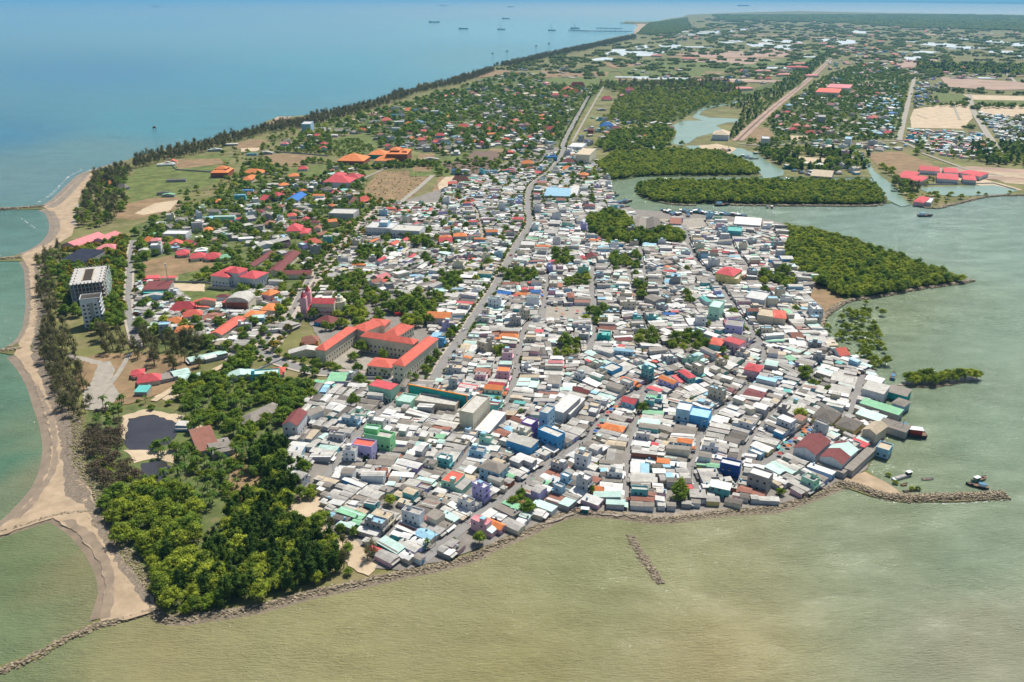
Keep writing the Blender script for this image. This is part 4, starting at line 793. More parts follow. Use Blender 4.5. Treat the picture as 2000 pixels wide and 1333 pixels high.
G('dark_block', 'plain slate-coloured block amid trees across the creek', 'building', [("1597 229 1612 230 1614 225 1599 225", 15, 'flat', 'grey', 'grey', 0)])
G('riverside_block', 'small white four-storey block on the riverside road', 'building', [("1487 272 1502 272 1503 267 1489 267", 12, 'flat', 'white', 'white', 4, dict(cap=20))])
G('riverside_block', 'white and blue four-storey block further along the riverside road', 'building', [("1650 272 1663 273 1664 268 1652 267", 12, 'flat', 'white', 'sky', 4, dict(cap=20))])
G('pink_shed', 'long pink-roofed shed left of the shore road plantation', 'shed', [("136 478 150 484 190 464 178 455", 5, 'gable', 'pink', 'pink', 0)]); LM('the long pink-roofed shed')
G('pink_shed', 'pink-roofed hall right of the long pink-roofed shed', 'hall', [("190 469 206 471 228 458 212 453", 5, 'gable', 'pink', 'pink', 0)])
G('pink_shed', 'low pink-roofed house in front of the two pink sheds', 'house', [("192 486 228 489 234 480 200 478", 4, 'hip', 'cream', 'pink', 0)])
G('black_net_house', 'large black shade-net roof in the shore plantation', 'net house', [("136 491 202 494 168 512 138 510", 6, 'shed', 'grey', 'net', 0)])
LM('the black net house')
G('rust_hall', 'maroon-roofed hall with a green lean-to beside the shore road', 'hall', [("283 565 330 566 334 554 288 553", 6, 'shed', 'grey', 'maroon', 0, dict(rise=2)), ("282 572 322 572 328 565 284 565", 4, 'shed', 'teal', 'teal', 0)])
G('arched_hall', 'hall with a cream barrel roof and orange tiled front', 'hall', [("447 588 486 593 494 580 452 577", 8, 'vault', 'cream', 'offwhite', 0), ("436 590 484 596 486 587 444 584", 7, 'hip', 'brick', 'salmon', 0)]); LM('the cream barrel-roofed hall')
G('long_red_house', 'long red-roofed ancestral house with an orange front roof', 'house', [("412 652 436 655 474 624 456 619", 5, 'gable', 'cream', 'salmon', 0)]); LM('the long red-roofed house')
for q, c, l in (("485 520 498 521 534 494 522 491", 'maroon', 'left one of two long dark maroon parallel sheds'), ("530 530 552 533 578 495 562 491", 'maroon', 'right one of two long dark maroon parallel sheds'), ("553 536 610 536 610 529 556 528", 'maroon', 'narrow maroon-roofed school range beside the boulevard')):
    G('long_shed', l, 'shed', [(q, 4.5, 'gable' if l[0] != 'n' else 'gablex', 'cream', c, 0)])
G('orange_hall', 'bright orange-roofed assembly hall near the school', 'hall', [("835 620 880 623 881 611 838 608", 7, 'gablex', 'grey', 'orange', 2, dict(cap=14))]); LM('the bright orange hall roof')
G('orange_house', 'bright orange hip-roofed house near the boulevard', 'house', [("512 605 537 608 545 596 526 592", 5, 'hip', 'cream', 'orange', 0)])
G('orange_villa', 'white villa with an L-shaped orange roof in front of the bright orange house', 'villa', [("478 618 506 622 514 610 490 606", 5, 'hip', 'white', 'orange', 1, dict(cap=8))])
G('blue_pool_roof', 'low hall with a bright blue sheet roof left of the boulevard', 'hall', [("563 391 583 393 596 380 574 378", 5, 'gable', 'palegrey', 'blue', 0)]); LM('the blue sheet-roofed hall')
G('long_white_school', 'long white two-storey range beside the boulevard', 'school', [("645 417 692 420 698 410 652 408", 7, 'flat', 'palegrey', 'offwhite', 2, dict(cap=26))])
G('white_long_block', 'long white block with blue windows above the village trees', 'building', [("323 457 365 460 367 452 327 450", 6.5, 'flat', 'white', 'white', 2, dict(cap=16))])
G('palace_house', 'house with sweeping dark red pyramid roofs beside the boulevard', 'house', [("560 452 590 452 588 442 566 441", 6, 'hip', 'cream', 'red', 0, dict(rise=5)), ("588 456 604 457 604 448 590 447", 5, 'hip', 'cream', 'red', 0)])
G('pier_house', 'long white-walled two-storey house with small windows on the waterfront', 'house', [("1685 758 1727 772 1736 756 1696 746", 7.5, 'shed', 'white', 'offwhite', 2, dict(cap=12))]); LM('the white-walled waterfront house')
G('water_house', 'pale blue house with a rusty brown roof on stilts over the water', 'house', [("1744 788 1766 795 1776 786 1756 777", 5, 'hip', 'sky', 'fibro', 1, dict(cap=8))])
G('water_house', 'blue-grey house with a cluttered flat roof on stilts by the quay', 'house', [("1713 875 1737 884 1742 871 1718 862", 5, 'flat', 'sky', 'tan', 1, dict(cap=8))]); LM('the stilt house by the quay')
for i, (q, c, wl_) in enumerate((("1690 741 1722 750 1726 742 1696 733", 'white', 'sky'), ("1686 751 1730 763 1734 755 1690 744", 'fibro', 'grey'), ("1734 765 1772 776 1778 764 1740 752", 'fibro', 'teal'), ("1682 788 1756 812 1762 803 1688 778", 'green', 'grey'), ("1672 808 1722 826 1730 815 1684 799", 'mint', 'beige'), ("1716 828 1770 846 1778 834 1726 818", 'fibro', 'grey'))):
    l = ('narrow white-roofed shed first of the waterfront row', 'grey weathered long roof second of the waterfront row', 'weathered shed on piles with green tarpaulin ends over the water', 'very long pale green-edged shed reaching onto the water', 'pale mint-roofed waterfront house below the long shed', 'weathered grey shed on piles above the moored barge')[i]
    G('waterfront_shed', l, 'shed', [(q, 4.5, 'shed', wl_, c, 0)])
# ---- green patches inside the town (kept free of houses)
GREEN = []
def green(s, sp, dens=6.5, k=3, occv=3):
    q = PF(s); GREEN.append((q, sp, dens, k)); 
    if occv: stamp_poly(q, occv)
for s in ["1300 690 1310 665 1345 655 1388 672 1392 688 1350 690", "610 612 700 604 740 612 760 640 700 655 640 652 605 640", "780 590 830 570 860 590 840 640 800 650 775 625", "1145 432 1195 418 1225 430 1240 455 1180 472 1150 455", "1180 470 1330 455 1338 478 1250 482 1185 480", "1190 505 1245 500 1250 530 1195 535",
          "800 470 850 470 860 490 810 490", "760 440 800 450 800 470 750 475", "700 490 745 490 745 515 700 515", "1080 500 1110 495 1120 520 1085 525", "1105 545 1150 545 1150 565 1105 565", "860 545 890 540 900 560 870 575", "970 540 1010 530 1060 540 1050 560 1000 560", "1335 700 1350 690 1360 700 1345 712", "1240 560 1265 560 1262 590 1240 588",
          "1510 530 1550 540 1560 570 1520 565", "1330 580 1350 578 1352 600 1332 600", "1420 730 1440 740 1430 755 1412 748", "1550 720 1590 730 1600 760 1560 750", "1480 545 1530 540 1535 558 1490 560", "1075 680 1130 670 1140 700 1080 705", "960 690 1000 680 1005 705 965 710", "1300 960 1325 955 1330 990 1300 995", "1515 960 1540 955 1545 975 1515 978",
          "900 1050 940 1045 945 1070 905 1075", "985 970 1015 965 1030 985 990 990", "745 980 775 975 780 1005 750 1008", "590 915 640 905 650 935 600 940", "560 965 620 960 625 990 570 1000", "570 1020 640 1010 640 1035 580 1040", "690 750 720 740 760 755 740 770", "640 560 700 540 720 560 660 590", "655 604 680 575 740 572 800 588 840 600 830 612 790 624 742 610 700 602 660 610", "1240 655 1290 650 1285 680 1240 680", "1180 600 1150 610 1140 640 1175 635"]:
    green(s, 'broadleaf')
# ---- dense quarters
ZD = np.zeros(OCC.shape, np.float32); ZT = np.zeros(OCC.shape, np.uint8)
def zone(s, dens, code):
    W = [P(x, y) for x, y in PF(s)]
    x0 = int(max(min(p[0] for p in W) - WX0, 0)); x1 = int(min(max(p[0] for p in W) - WX0 + 1, OCC.shape[1])); y0 = int(max(min(p[1] for p in W) - WY0, 0)); y1 = int(min(max(p[1] for p in W) - WY0 + 1, OCC.shape[0]))
    r = pip(gx[y0:y1, x0:x1], gy[y0:y1, x0:x1], W); ZD[y0:y1, x0:x1][r] = dens; ZT[y0:y1, x0:x1][r] = code
def zat(x, y):
    i, j = int(y - WY0), int(x - WX0)
    return (ZD[i, j], ZT[i, j]) if 0 <= i < OCC.shape[0] and 0 <= j < OCC.shape[1] else (0, 0)
zone("250 470 300 440 480 320 700 225 880 160 960 135 1100 150 1180 160 1110 265 1080 330 960 345 860 420 700 460 600 560 520 690 300 690 262 660", .10, 5)
zone("262 560 300 550 420 560 540 560 560 600 520 680 470 692 300 650 265 640", .45, 4)
zone("560 905 590 830 600 790 640 745 760 745 850 755 885 690 935 612 985 540 1040 455 1045 400 1195 404 1240 430 1290 436 1335 434 1385 432 1430 435 1500 441 1540 452 1530 500 1600 550 1582 575 1604 640 1640 690 1700 716 1714 750 1700 800 1720 825 1710 860 1690 918 1650 935 1610 953 1510 985 1420 992 1280 1000 1200 993 1130 990 1085 1000 1035 1025 960 1058 860 1094 790 1108 740 1100 700 1050 650 1020 600 1000 570 960", .97, 1)
zone("600 620 650 530 700 465 765 402 860 400 1030 400 1030 450 980 530 900 650 870 690 850 660 800 600 700 560 640 600", .72, 2)
zone("860 400 870 370 940 345 1050 330 1075 300 1140 290 1190 345 1195 400 1030 405", .6, 2)
# ---- houses the photo shows clearly, set one by one: px py w d angle kind roof wall storeys
HAND = """575 350 14 14 20 hip orange cream 2|592 332 14 10 10 hip red white 1|543 388 12 14 60 tiled red white 2|522 391 16 10 60 tiled red white 1|470 388 14 12 10 flat sky turquoise 2|485 378 14 10 10 flat blue sky 2|358 497 12 12 20 hip red cream 1|345 480 16 12 20 tiled salmon cream 1
388 504 15 14 20 hip red cream 1|416 504 15 14 20 hip red cream 1|440 505 10 10 20 hip green cream 1|372 478 10 12 60 tiled red white 1|308 492 10 10 10 flat white white 3|296 545 14 10 20 metal red cream 1|306 585 20 12 10 metal palegrey2 sky 2
640 377 14 14 30 tiled dark sky 2|655 378 12 10 30 hip red white 1|668 380 12 12 20 metal white white 1|625 393 12 12 0 metal white cream 1|695 397 22 6 60 tiled rust cream 1|710 394 18 6 60 tiled salmon grey 1|610 478 18 10 40 hip salmon white 1|595 455 12 10 20 tiled red white 1
470 430 10 8 20 metal red white 1|440 430 24 10 5 flat mint mint 2|412 428 10 12 50 metal sky white 1|390 436 10 12 50 metal white sky 1|430 455 14 10 50 metal offwhite cream 1|545 480 22 12 30 metal offwhite pink 2|520 485 16 12 30 metal offwhite white 2|503 488 14 12 30 metal offwhite cream 1
530 583 12 10 60 hip orange pink 2|550 578 14 14 30 metal grey grey 1|415 622 18 12 60 metal rust pink 1|345 632 14 12 10 hip orange cream 1|360 648 12 12 10 hip orange cream 1|378 625 14 10 20 tiled salmon white 2|400 600 18 10 10 metal salmon cream 2|360 605 20 10 10 tiled red lilac 1
640 630 16 14 -25 hip maroon blue 1|560 640 18 12 60 metal grey grey 1|505 630 10 8 10 flat mint sky 2|480 642 10 10 10 flat white palegrey 2|525 645 24 8 10 metal white white 1|600 690 26 8 10 metal offwhite cream 1|606 668 12 9 10 hip rust orange 1|330 545 14 8 5 metal red cream 1
470 735 18 10 20 metal mint white 1|520 738 18 12 10 flat mint turquoise 2|545 728 8 8 10 hip salmon cream 1|385 738 10 22 -55 metal mint grey 1|340 735 10 20 -55 metal mint grey 1|400 700 9 22 -55 metal mint grey 1|420 697 9 16 -55 metal mint grey 1|292 745 14 10 20 hip red cream 1|270 732 8 8 20 hip red cream 1
400 865 12 24 30 metal rust grey 1|430 875 12 18 30 metal fibro grey 1|512 812 11 26 -35 tiled fibro cream 1|280 765 8 8 0 metal teal grey 1|362 833 9 6 0 metal offwhite sky 1|495 402 16 10 30 metal white white 1|545 340 12 9 10 metal grey sky 1|520 300 22 8 5 metal offwhite grey 1
325 322 26 8 10 metal white grey 1|338 318 12 8 10 tiled salmon cream 1|420 294 22 9 10 metal mint grey 1|450 283 26 8 10 metal white grey 1|492 302 16 7 10 metal teal sky 1|220 361 16 10 30 hip orange cream 1|240 368 16 8 -20 tiled fibro grey 1|330 382 16 7 0 metal green grey 1|320 378 16 8 10 metal dark grey 1|345 353 26 8 10 metal dark grey 1
1085 190 20 10 5 hip salmon white 2|1104 193 16 8 5 tiled salmon white 2|1120 184 30 9 5 hip orange white 2|1128 172 40 10 5 hip salmon white 2|1112 200 22 10 5 metal white sky 1|1108 178 28 26 60 hip salmon cream 2|1230 180 26 12 5 hip red pink 2|1215 190 20 12 5 hip pink pink 1|1185 195 26 12 5 hip red cream 1|1225 186 12 12 5 flat pink pink 4
1022 256 18 12 20 flat blue sky 2|1095 222 14 10 20 metal blue blue 2|780 245 20 14 10 flat white white 3|790 230 16 12 10 flat white lilac 2|755 240 20 12 10 hip salmon pink 2|735 246 16 12 10 tiled orange cream 1|850 224 18 14 5 flat white white 3|866 226 14 12 5 flat teal turquoise 2|775 217 26 12 5 flat white white 3|797 217 20 12 5 hip orange cream 1
800 245 20 12 5 hip orange cream 1|820 238 18 12 5 flat sky sky 1|775 262 14 14 0 flat white white 4|707 257 18 10 5 hip orange white 1|905 253 22 12 5 hip salmon cream 2|740 272 20 12 5 metal dark grey 1|760 274 16 10 5 metal dark grey 1|825 284 18 16 5 hip dark grey 1|860 270 16 10 5 hip red turquoise 2|955 255 16 12 5 hip red cream 1|935 248 14 12 5 hip red cream 1
1050 270 14 12 0 flat white white 3|1078 258 22 10 5 hip salmon white 2|1066 252 16 10 5 hip maroon grey 1|980 257 14 14 5 tiled red pink 2|1016 272 10 10 0 hip orange white 1|897 274 26 10 5 metal white white 1|925 272 26 10 5 metal white cream 1|945 276 26 10 5 metal white mint 1|1030 325 18 14 5 hip orange cream 2|1110 322 18 12 5 hip purple white 2
1108 332 16 12 5 hip orange white 1|1075 312 20 14 5 flat blue blue 2|993 338 18 10 5 metal red turquoise 2|955 340 24 10 5 flat white sky 2|840 313 28 9 5 metal grey grey 1|900 355 24 9 0 tiled rust brick 1|908 340 14 14 10 metal white sky 2|890 338 12 10 10 flat blue sky 2|1185 250 24 14 20 hip blue sky 2|1203 255 16 12 10 hip maroon pink 2
1232 240 26 10 5 flat white blue 1|1282 242 24 12 5 metal white grey 1|1175 215 20 10 5 metal white grey 1|1235 285 12 12 10 tiled palegrey2 sky 2|1280 290 20 12 60 metal white grey 1|1500 155 20 10 5 hip salmon cream 1|1525 245 10 10 0 hip salmon cream 1|1555 250 14 10 5 hip salmon yellow 2|1548 258 14 10 5 hip red white 2|1575 252 12 10 5 hip red yellow 2|1583 262 18 10 5 hip red cream 1
1540 210 14 12 20 tiled sky white 2|1580 202 24 8 5 metal white sky 1|1710 215 28 10 5 flat sky blue 2|1725 200 14 18 5 metal sky sky 2|1740 215 14 18 5 metal white pink 2|1750 210 14 18 5 metal sky sky 2|1745 225 20 14 5 metal blue white 2|1735 265 16 14 0 hip red grey 2"""
for ln in HAND.replace('\n', '|').split('|'):
    v = ln.split(); px_, py_, w_, d_, a_ = map(float, v[:5]); roof = v[6]
    roof = {'palegrey2': 'offwhite', 'purple': 'maroon'}.get(roof, roof)
    x, y = P(px_, py_, 2)
    add_house(x, y, R(a_), w_, d_, kind=v[5], roof=roof, wall=v[7], fl=int(v[8]), hand=1)
# ---- rows of tube houses packed back from every street
alpha = []
def arclen(Q):
    s = [0]
    for a, b in zip(Q, Q[1:]): s.append(s[-1] + math.hypot(b[0] - a[0], b[1] - a[1]))
    return s
ST = [(Q, hwid, arclen(Q)) for Q, hwid in STREETS]
def at_s(Q, s, u):
    import bisect
    i = min(max(bisect.bisect_right(s, u) - 1, 0), len(Q) - 2); t = (u - s[i]) / max(s[i + 1] - s[i], 1e-6); a, b = Q[i], Q[i + 1]
    dx, dy = b[0] - a[0], b[1] - a[1]; l = math.hypot(dx, dy) or 1
    return a[0] + dx * t, a[1] + dy * t, dx / l, dy / l
PITCH = 14.6
for row in range(9):
    for Q, hwid, s in ST:
        for side in (-1, 1):
            u = -(row * 4) if row else 0
            end = s[-1] + (row * 4)
            while u < end:
                w_ = rnd.choice((3.9, 4.2, 4.6, 5, 5, 5.4, 6, 7)) ; big = rnd.random() < .07
                if big: w_ = rnd.uniform(9, 13)
                x0, y0, tx, ty = at_s(Q, s, u + w_ / 2)
                zd, zc = zat(x0 - ty * side * (hwid + 8 + row * PITCH), y0 + tx * side * (hwid + 8 + row * PITCH))
                if zd < .3 or (zd < .9 and rnd.random() > zd) or (row == 0 and rnd.random() < .02): u += w_ * .7; continue
                d_ = PITCH - rnd.uniform(.4, 3.6) if rnd.random() < .72 else rnd.uniform(8, 10.5)
                off = hwid + .6 + row * PITCH + (row // 2) * 1.3 + d_ / 2 + (PITCH - d_ - .3 if row % 2 else rnd.uniform(0, .8))
                nx_, ny_ = -ty * side, tx * side
                x, y = x0 + nx_ * off, y0 + ny_ * off; a = math.atan2(ny_, nx_) - math.pi / 2 + rnd.uniform(-.012, .012)
                if row % 2: a += math.pi
                if rect_free(x, y, a, w_, d_):
                    add_house(x, y, a, w_ - .15, d_, flatp=.16 if row == 0 else .08, tiledp=.025 if zc == 1 else .07); u += w_ + .05
                else: u += 1.6
# ---- fill what is left with smaller houses and sheds
def near_angle(x, y, rad=32):
    b = 1e9; a = .9
    for h in GRID.get((int(x // 30), int(y // 30)), ()):
        dd = (h['x'] - x) ** 2 + (h['y'] - y) ** 2
        if dd < b: b = dd; a = h['a']
    return a
def regrid():
    GRID.clear()
    for h in HOUSES:
        for i in (-1, 0, 1):
            for j in (-1, 0, 1): GRID.setdefault((int(h['x'] // 30) + i, int(h['y'] // 30) + j), []).append(h)
GRID = {}; regrid()
idx = np.argwhere((ZD > .3) & (OCC == 0)); nrs.shuffle(idx)
for size in ((6.5, 10), (5, 7.5), (4, 5), (3, 3.6)):
    for i, j in idx[:: (1 if size[0] > 3.5 else 2)]:
        if OCC[i, j]: continue
        x, y = j + WX0 + .5, i + WY0 + .5; zd = ZD[i, j]
        if rnd.random() > zd * (.35 if zd > .9 else .12): continue
        w_, d_ = size[0] * rnd.uniform(.85, 1.25), size[1] * rnd.uniform(.85, 1.3); a = near_angle(x, y) + rnd.choice((0, 0, math.pi)) + rnd.uniform(-.03, .03)
        if rect_free(x, y, a, w_, d_, .55): add_house(x, y, a, w_, d_, kind='metal' if size[0] < 5.5 else None, fl=1 if size[0] < 6 else None)
# ---- the green village quarter and the far settlements
def scatter(s, n, wr=(6, 12), dr=(8, 15), tp=.35, fp=.15, ang=.4, jit=.5, pal=None):
    q = PF(s); xs = [p[0] for p in q]; ys_ = [p[1] for p in q]; k = 0; tries = 0
    while k < n and tries < n * 12:
        tries += 1; px_, py_ = rnd.uniform(min(xs), max(xs)), rnd.uniform(min(ys_), max(ys_))
        if not pip([px_], [py_], q)[0]: continue
        x, y = P(px_, py_, .5); w_, d_ = rnd.uniform(*wr), rnd.uniform(*dr); a = ang + rnd.choice((0, math.pi / 2)) + rnd.uniform(-jit, jit)
        if y < WY1 and not rect_free(x, y, a, w_ + 2, d_ + 2, 0): continue
        add_house(x, y, a, w_, d_, tiledp=tp, flatp=fp, roof=rnd.choice(pal) if pal else None); k += 1
scatter("262 560 300 550 420 560 540 560 560 600 520 680 470 692 300 650 265 640", 36, ang=.3, tp=.3)
scatter("250 480 300 440 420 400 640 380 700 460 640 520 600 560 480 480 300 530", 85, tp=.25)
scatter("460 400 560 340 620 330 700 330 700 400 640 400 480 440", 40, tp=.25)
scatter("540 290 640 245 760 215 900 175 1000 150 1180 170 1100 265 1070 300 960 320 900 300 840 330 740 290 660 300", 300, tp=.36, wr=(7, 14), dr=(8, 18))
scatter("880 180 1000 135 1140 130 1180 160 1120 200 900 220", 90, tp=.36, wr=(8, 15), dr=(10, 20))
scatter("780 250 1060 240 1080 290 960 320 820 300", 70, tp=.25, wr=(8, 16), dr=(10, 18))
scatter("860 345 1060 330 1060 370 1030 400 860 400", 60, tp=.1, pal=PAL_DENSE)
scatter("1070 330 1140 300 1200 330 1190 395 1060 400", 40, tp=.1)
scatter("1160 225 1300 240 1340 245 1320 300 1240 300 1170 290 1130 280", 60, tp=.15)
scatter("1480 290 1520 225 1600 160 1680 140 1750 160 1750 270 1600 275 1480 275", 130, tp=.3, wr=(8, 16), dr=(10, 18))
scatter("1690 190 1760 185 1750 270 1680 270", 70, tp=.1, pal=['white', 'sky', 'sky', 'white', 'mint', 'offwhite'])
scatter("1790 150 1860 160 1880 205 1800 215 1770 210", 50, tp=.1, pal=['white', 'sky', 'blue', 'offwhite', 'grey'])
scatter("1770 255 1940 262 1950 300 1900 312 1850 308 1760 285", 150, (5, 9), (7, 13), .05, .1, 1.1, .1, pal=['white', 'white', 'sky', 'mint', 'offwhite', 'red'])
scatter("1912 222 2010 225 2010 300 1965 290 1940 255", 210, (5, 9), (7, 13), .02, .1, 1.1, .1, pal=['white', 'white', 'white', 'sky', 'mint', 'offwhite'])
scatter("1580 275 1760 283 1760 300 1600 300", 34, tp=.1); scatter("1560 305 1690 305 1690 345 1580 345", 22, tp=.1, pal=['tan', 'grey', 'white', 'fibro'])
scatter("1440 60 1900 50 1990 60 1990 75 1700 78 1450 75", 110, (10, 22), (12, 30), .45); scatter("1260 45 1560 30 1700 32 1690 60 1300 64", 90, (12, 25), (15, 35), .4)
scatter("1600 85 1780 92 1770 112 1690 115 1640 105", 60, (10, 20), (12, 30), .5); scatter("1600 115 1750 110 1990 140 1990 165 1800 150 1620 145", 110, (9, 16), (12, 22), .4)
scatter("1280 70 1420 64 1440 74 1300 84", 50, (10, 20), (12, 24), .3); scatter("1170 120 1300 120 1400 160 1240 165", 16, (9, 20), (12, 24), .3); scatter("1350 160 1500 130 1560 130 1480 175", 24, (10, 22), (12, 24), .5)
# far larger institutes with red roofs
for i, (a_, b_) in enumerate(((1282, 112), (1345, 118), (1490, 42), (1560, 88), (1610, 88), (1690, 84), (1720, 84), (1660, 72), (1690, 46), (1560, 128), (1530, 150), (1585, 152), (1450, 178), (1490, 143), (1640, 52), (1750, 55))):
    x, y = P(a_, b_); add_house(x, y, rnd.uniform(-.3, .3) + 1.57, rnd.uniform(10, 15), rnd.uniform(36, 60), kind='hip', roof=rnd.choice(('salmon', 'red', 'salmon', 'pink')), wall='cream', fl=2)
# ---- accents: colour the generated houses nearest to the striking roofs of the photo
ACC = """954 764 orange cream 2 t|989 764 red turquoise 2 t|982 796 maroon turquoise 2 m|982 845 rust pink 1 m|980 736 orange pink 3 f|945 719 rust cream 1 m|1017 572 orange cream 1 t|985 573 blue sky 1 t|1041 575 blue sky 2 t|984 591 white blue 1 m|1085 509 red pink 2 m|1140 505 red cream 1 t|1164 503 maroon cream 1 t|1031 516 red grey 1 m|1052 482 orange cream 1 t|936 472 orange sky 2 t|914 465 orange grey 2 t
807 463 red turquoise 1 t|852 472 red pink 1 t|1003 433 red cream 2 t|824 505 blue yellow 1 m|1196 638 rust grey 1 t|1230 792 red sky 2 t|1295 750 orange lilac 2 t|1355 742 red turquoise 2 t|1415 757 maroon grey 1 m|1485 767 maroon pink 1 m|1532 772 white blue 1 m|1502 750 sky white 2 m|1280 865 red pink 1 m|1290 900 orange cream 1 m|1162 950 orange white 1 t|1232 972 rust sky 1 t|1335 867 white sky 1 m|1292 785 green sky 2 f
952 1014 orange pink 1 t|940 1026 pink pink 2 f|799 1011 rust grey 1 m|1018 984 green grey 1 m|1084 978 mint grey 1 m|685 1038 mint grey 1 m|748 1068 mint teal 1 m|712 1008 green turquoise 1 m|610 897 offwhite lilac 1 m|757 924 rust brick 2 f|1393 684 orange cream 1 t|1384 698 rust cream 1 t|1577 712 fibro lilac 1 m|1664 712 sky sky 2 m|1552 579 white white 1 m|1314 531 red white 1 t|1299 613 blue white 1 t|1305 523 orange cream 1 m
1398 498 maroon cream 2 t|1223 573 salmon cream 1 t|1225 690 sky sky 2 t|1210 735 offwhite blue 2 f|1110 660 teal teal 1 m|1170 660 teal teal 2 f|1545 740 grey turquoise 1 m|1096 940 white sky 2 f|1060 930 white white 1 m|850 960 white palegrey 1 m|810 905 white lilac 1 m|835 942 mint cream 1 m|905 935 salmon mint 2 f|735 985 white turquoise 2 m|1330 905 white sky 1 m|1450 800 white sky 1 m|1180 720 mint cream 2 f|820 885 white palegrey 2 m|700 1000 green grey 1 m|1500 800 white palegrey 2 m|1090 960 offwhite sky 2 f|1520 850 white blue 2 m
905 695 orange cream 1 t|870 700 offwhite white 2 f|965 660 orange cream 1 t|1013 658 orange cream 1 t|850 655 sky turquoise 1 m|840 668 sky blue 2 f|1005 618 white sky 2 m|1270 700 salmon grey 1 m|640 870 mint turquoise 1 m|620 850 mint turquoise 1 m|625 880 offwhite lilac 1 m|1245 905 white sky 1 m|1480 880 white sky 1 f"""
used_ = set()
for ln in ACC.replace('\n', '|').split('|'):
    v = ln.split(); x, y = P(float(v[0]), float(v[1]), 4); b = None; bd = 400
    for i, h in enumerate(HOUSES):
        if i in used_ or h.get('hand'): continue
        dd = (h['x'] - x) ** 2 + (h['y'] - y) ** 2 - min(h['w'] * h['d'], 120) * .5
        if dd < bd: bd = dd; b = i
    if b is not None:
        used_.add(b); h = HOUSES[b]; h.update(roof=v[2], wall=v[3], fl=int(v[4]), kind={'t': 'tiled', 'f': 'flat', 'm': 'metal'}[v[5]], accent=1)
print('HOUSES', len(HOUSES))
# ---- build: the nearest ~290 of each kind one by one, the rest as one mass of far houses
def inframe(h):
    px_, py_ = pix(h['x'], h['y'], 3); return -25 < px_ < 2025 and -10 < py_ < 1350
HOUSES = [h for h in HOUSES if inframe(h)]
COLW = {'white': 'white', 'offwhite': 'off-white'}
by = {}
for h in sorted(HOUSES, key=lambda h: h['y'] ** 2 + h['x'] ** 2 - 3e4 * h.get('hand', 0) - 3e4 * h.get('accent', 0) - 400 * h['w'] * h['d']): by.setdefault(KINDN[h['kind']], []).append(h)
INDIV = []
FAR = MB()
for kn, L_ in by.items():
    for i, h in enumerate(L_):
        h['name'] = kn
        if i < 290: h['rp'] = 'roof_'; h['near'] = 2 if h['y'] < 640 else 1; INDIV.append(h)
        else:
            h['rp'] = 'roofs_'; h['near'] = 0
            if h['y'] > 900:
                # far away: walls and roofs only
                pass
            M = T(h['x'], h['y'], .5) @ rot(h['a'])
            def flat_(pp):
                for n_, mb, ch in pp:
                    for f_, k_ in zip([0], [0]): pass
                    o_ = len(FAR.v); km = [FAR.mi(m_) for m_ in mb.mats]
                    FAR.v.extend([tuple(M @ Vector(v)) for v in mb.v]); FAR.f.extend([tuple(q + o_ for q in f) for f in mb.f]); FAR.m.extend([km[k] for k in mb.m]); flat_(ch)
            flat_(make_house(h))
if FAR.v:
    o = FAR.obj('distant_houses'); o['kind'] = 'stuff'
THINGS = []      # (object, description head, x, y)
for h in INDIV:
    root = empty(h['name'], h['x'], h['y'], .5, h['a'])
    root['category'] = 'house'; emit(make_house(h), root)
    big = 'long ' if h['d'] > 12.5 and h['w'] < 9 else 'broad ' if h['w'] > 9.5 else 'small ' if h['w'] * h['d'] < 40 else ''
    kind = {'metal': 'sheet-roofed', 'flat': 'flat-roofed', 'tiled': 'tile-roofed', 'hip': 'tile-roofed'}[h['kind']]
    rw = ROOFWORD[h['roof']]; ww = WALLWORD.get(h['wall'], h['wall'])
    st = {1: '', 2: 'two-storey ', 3: 'three-storey '}.get(h['fl'], '')
    THINGS.append((root, f"{big}{rw} {kind} {st}house, {ww} walls", h['x'], h['y'], 'houses of the fishing town'))
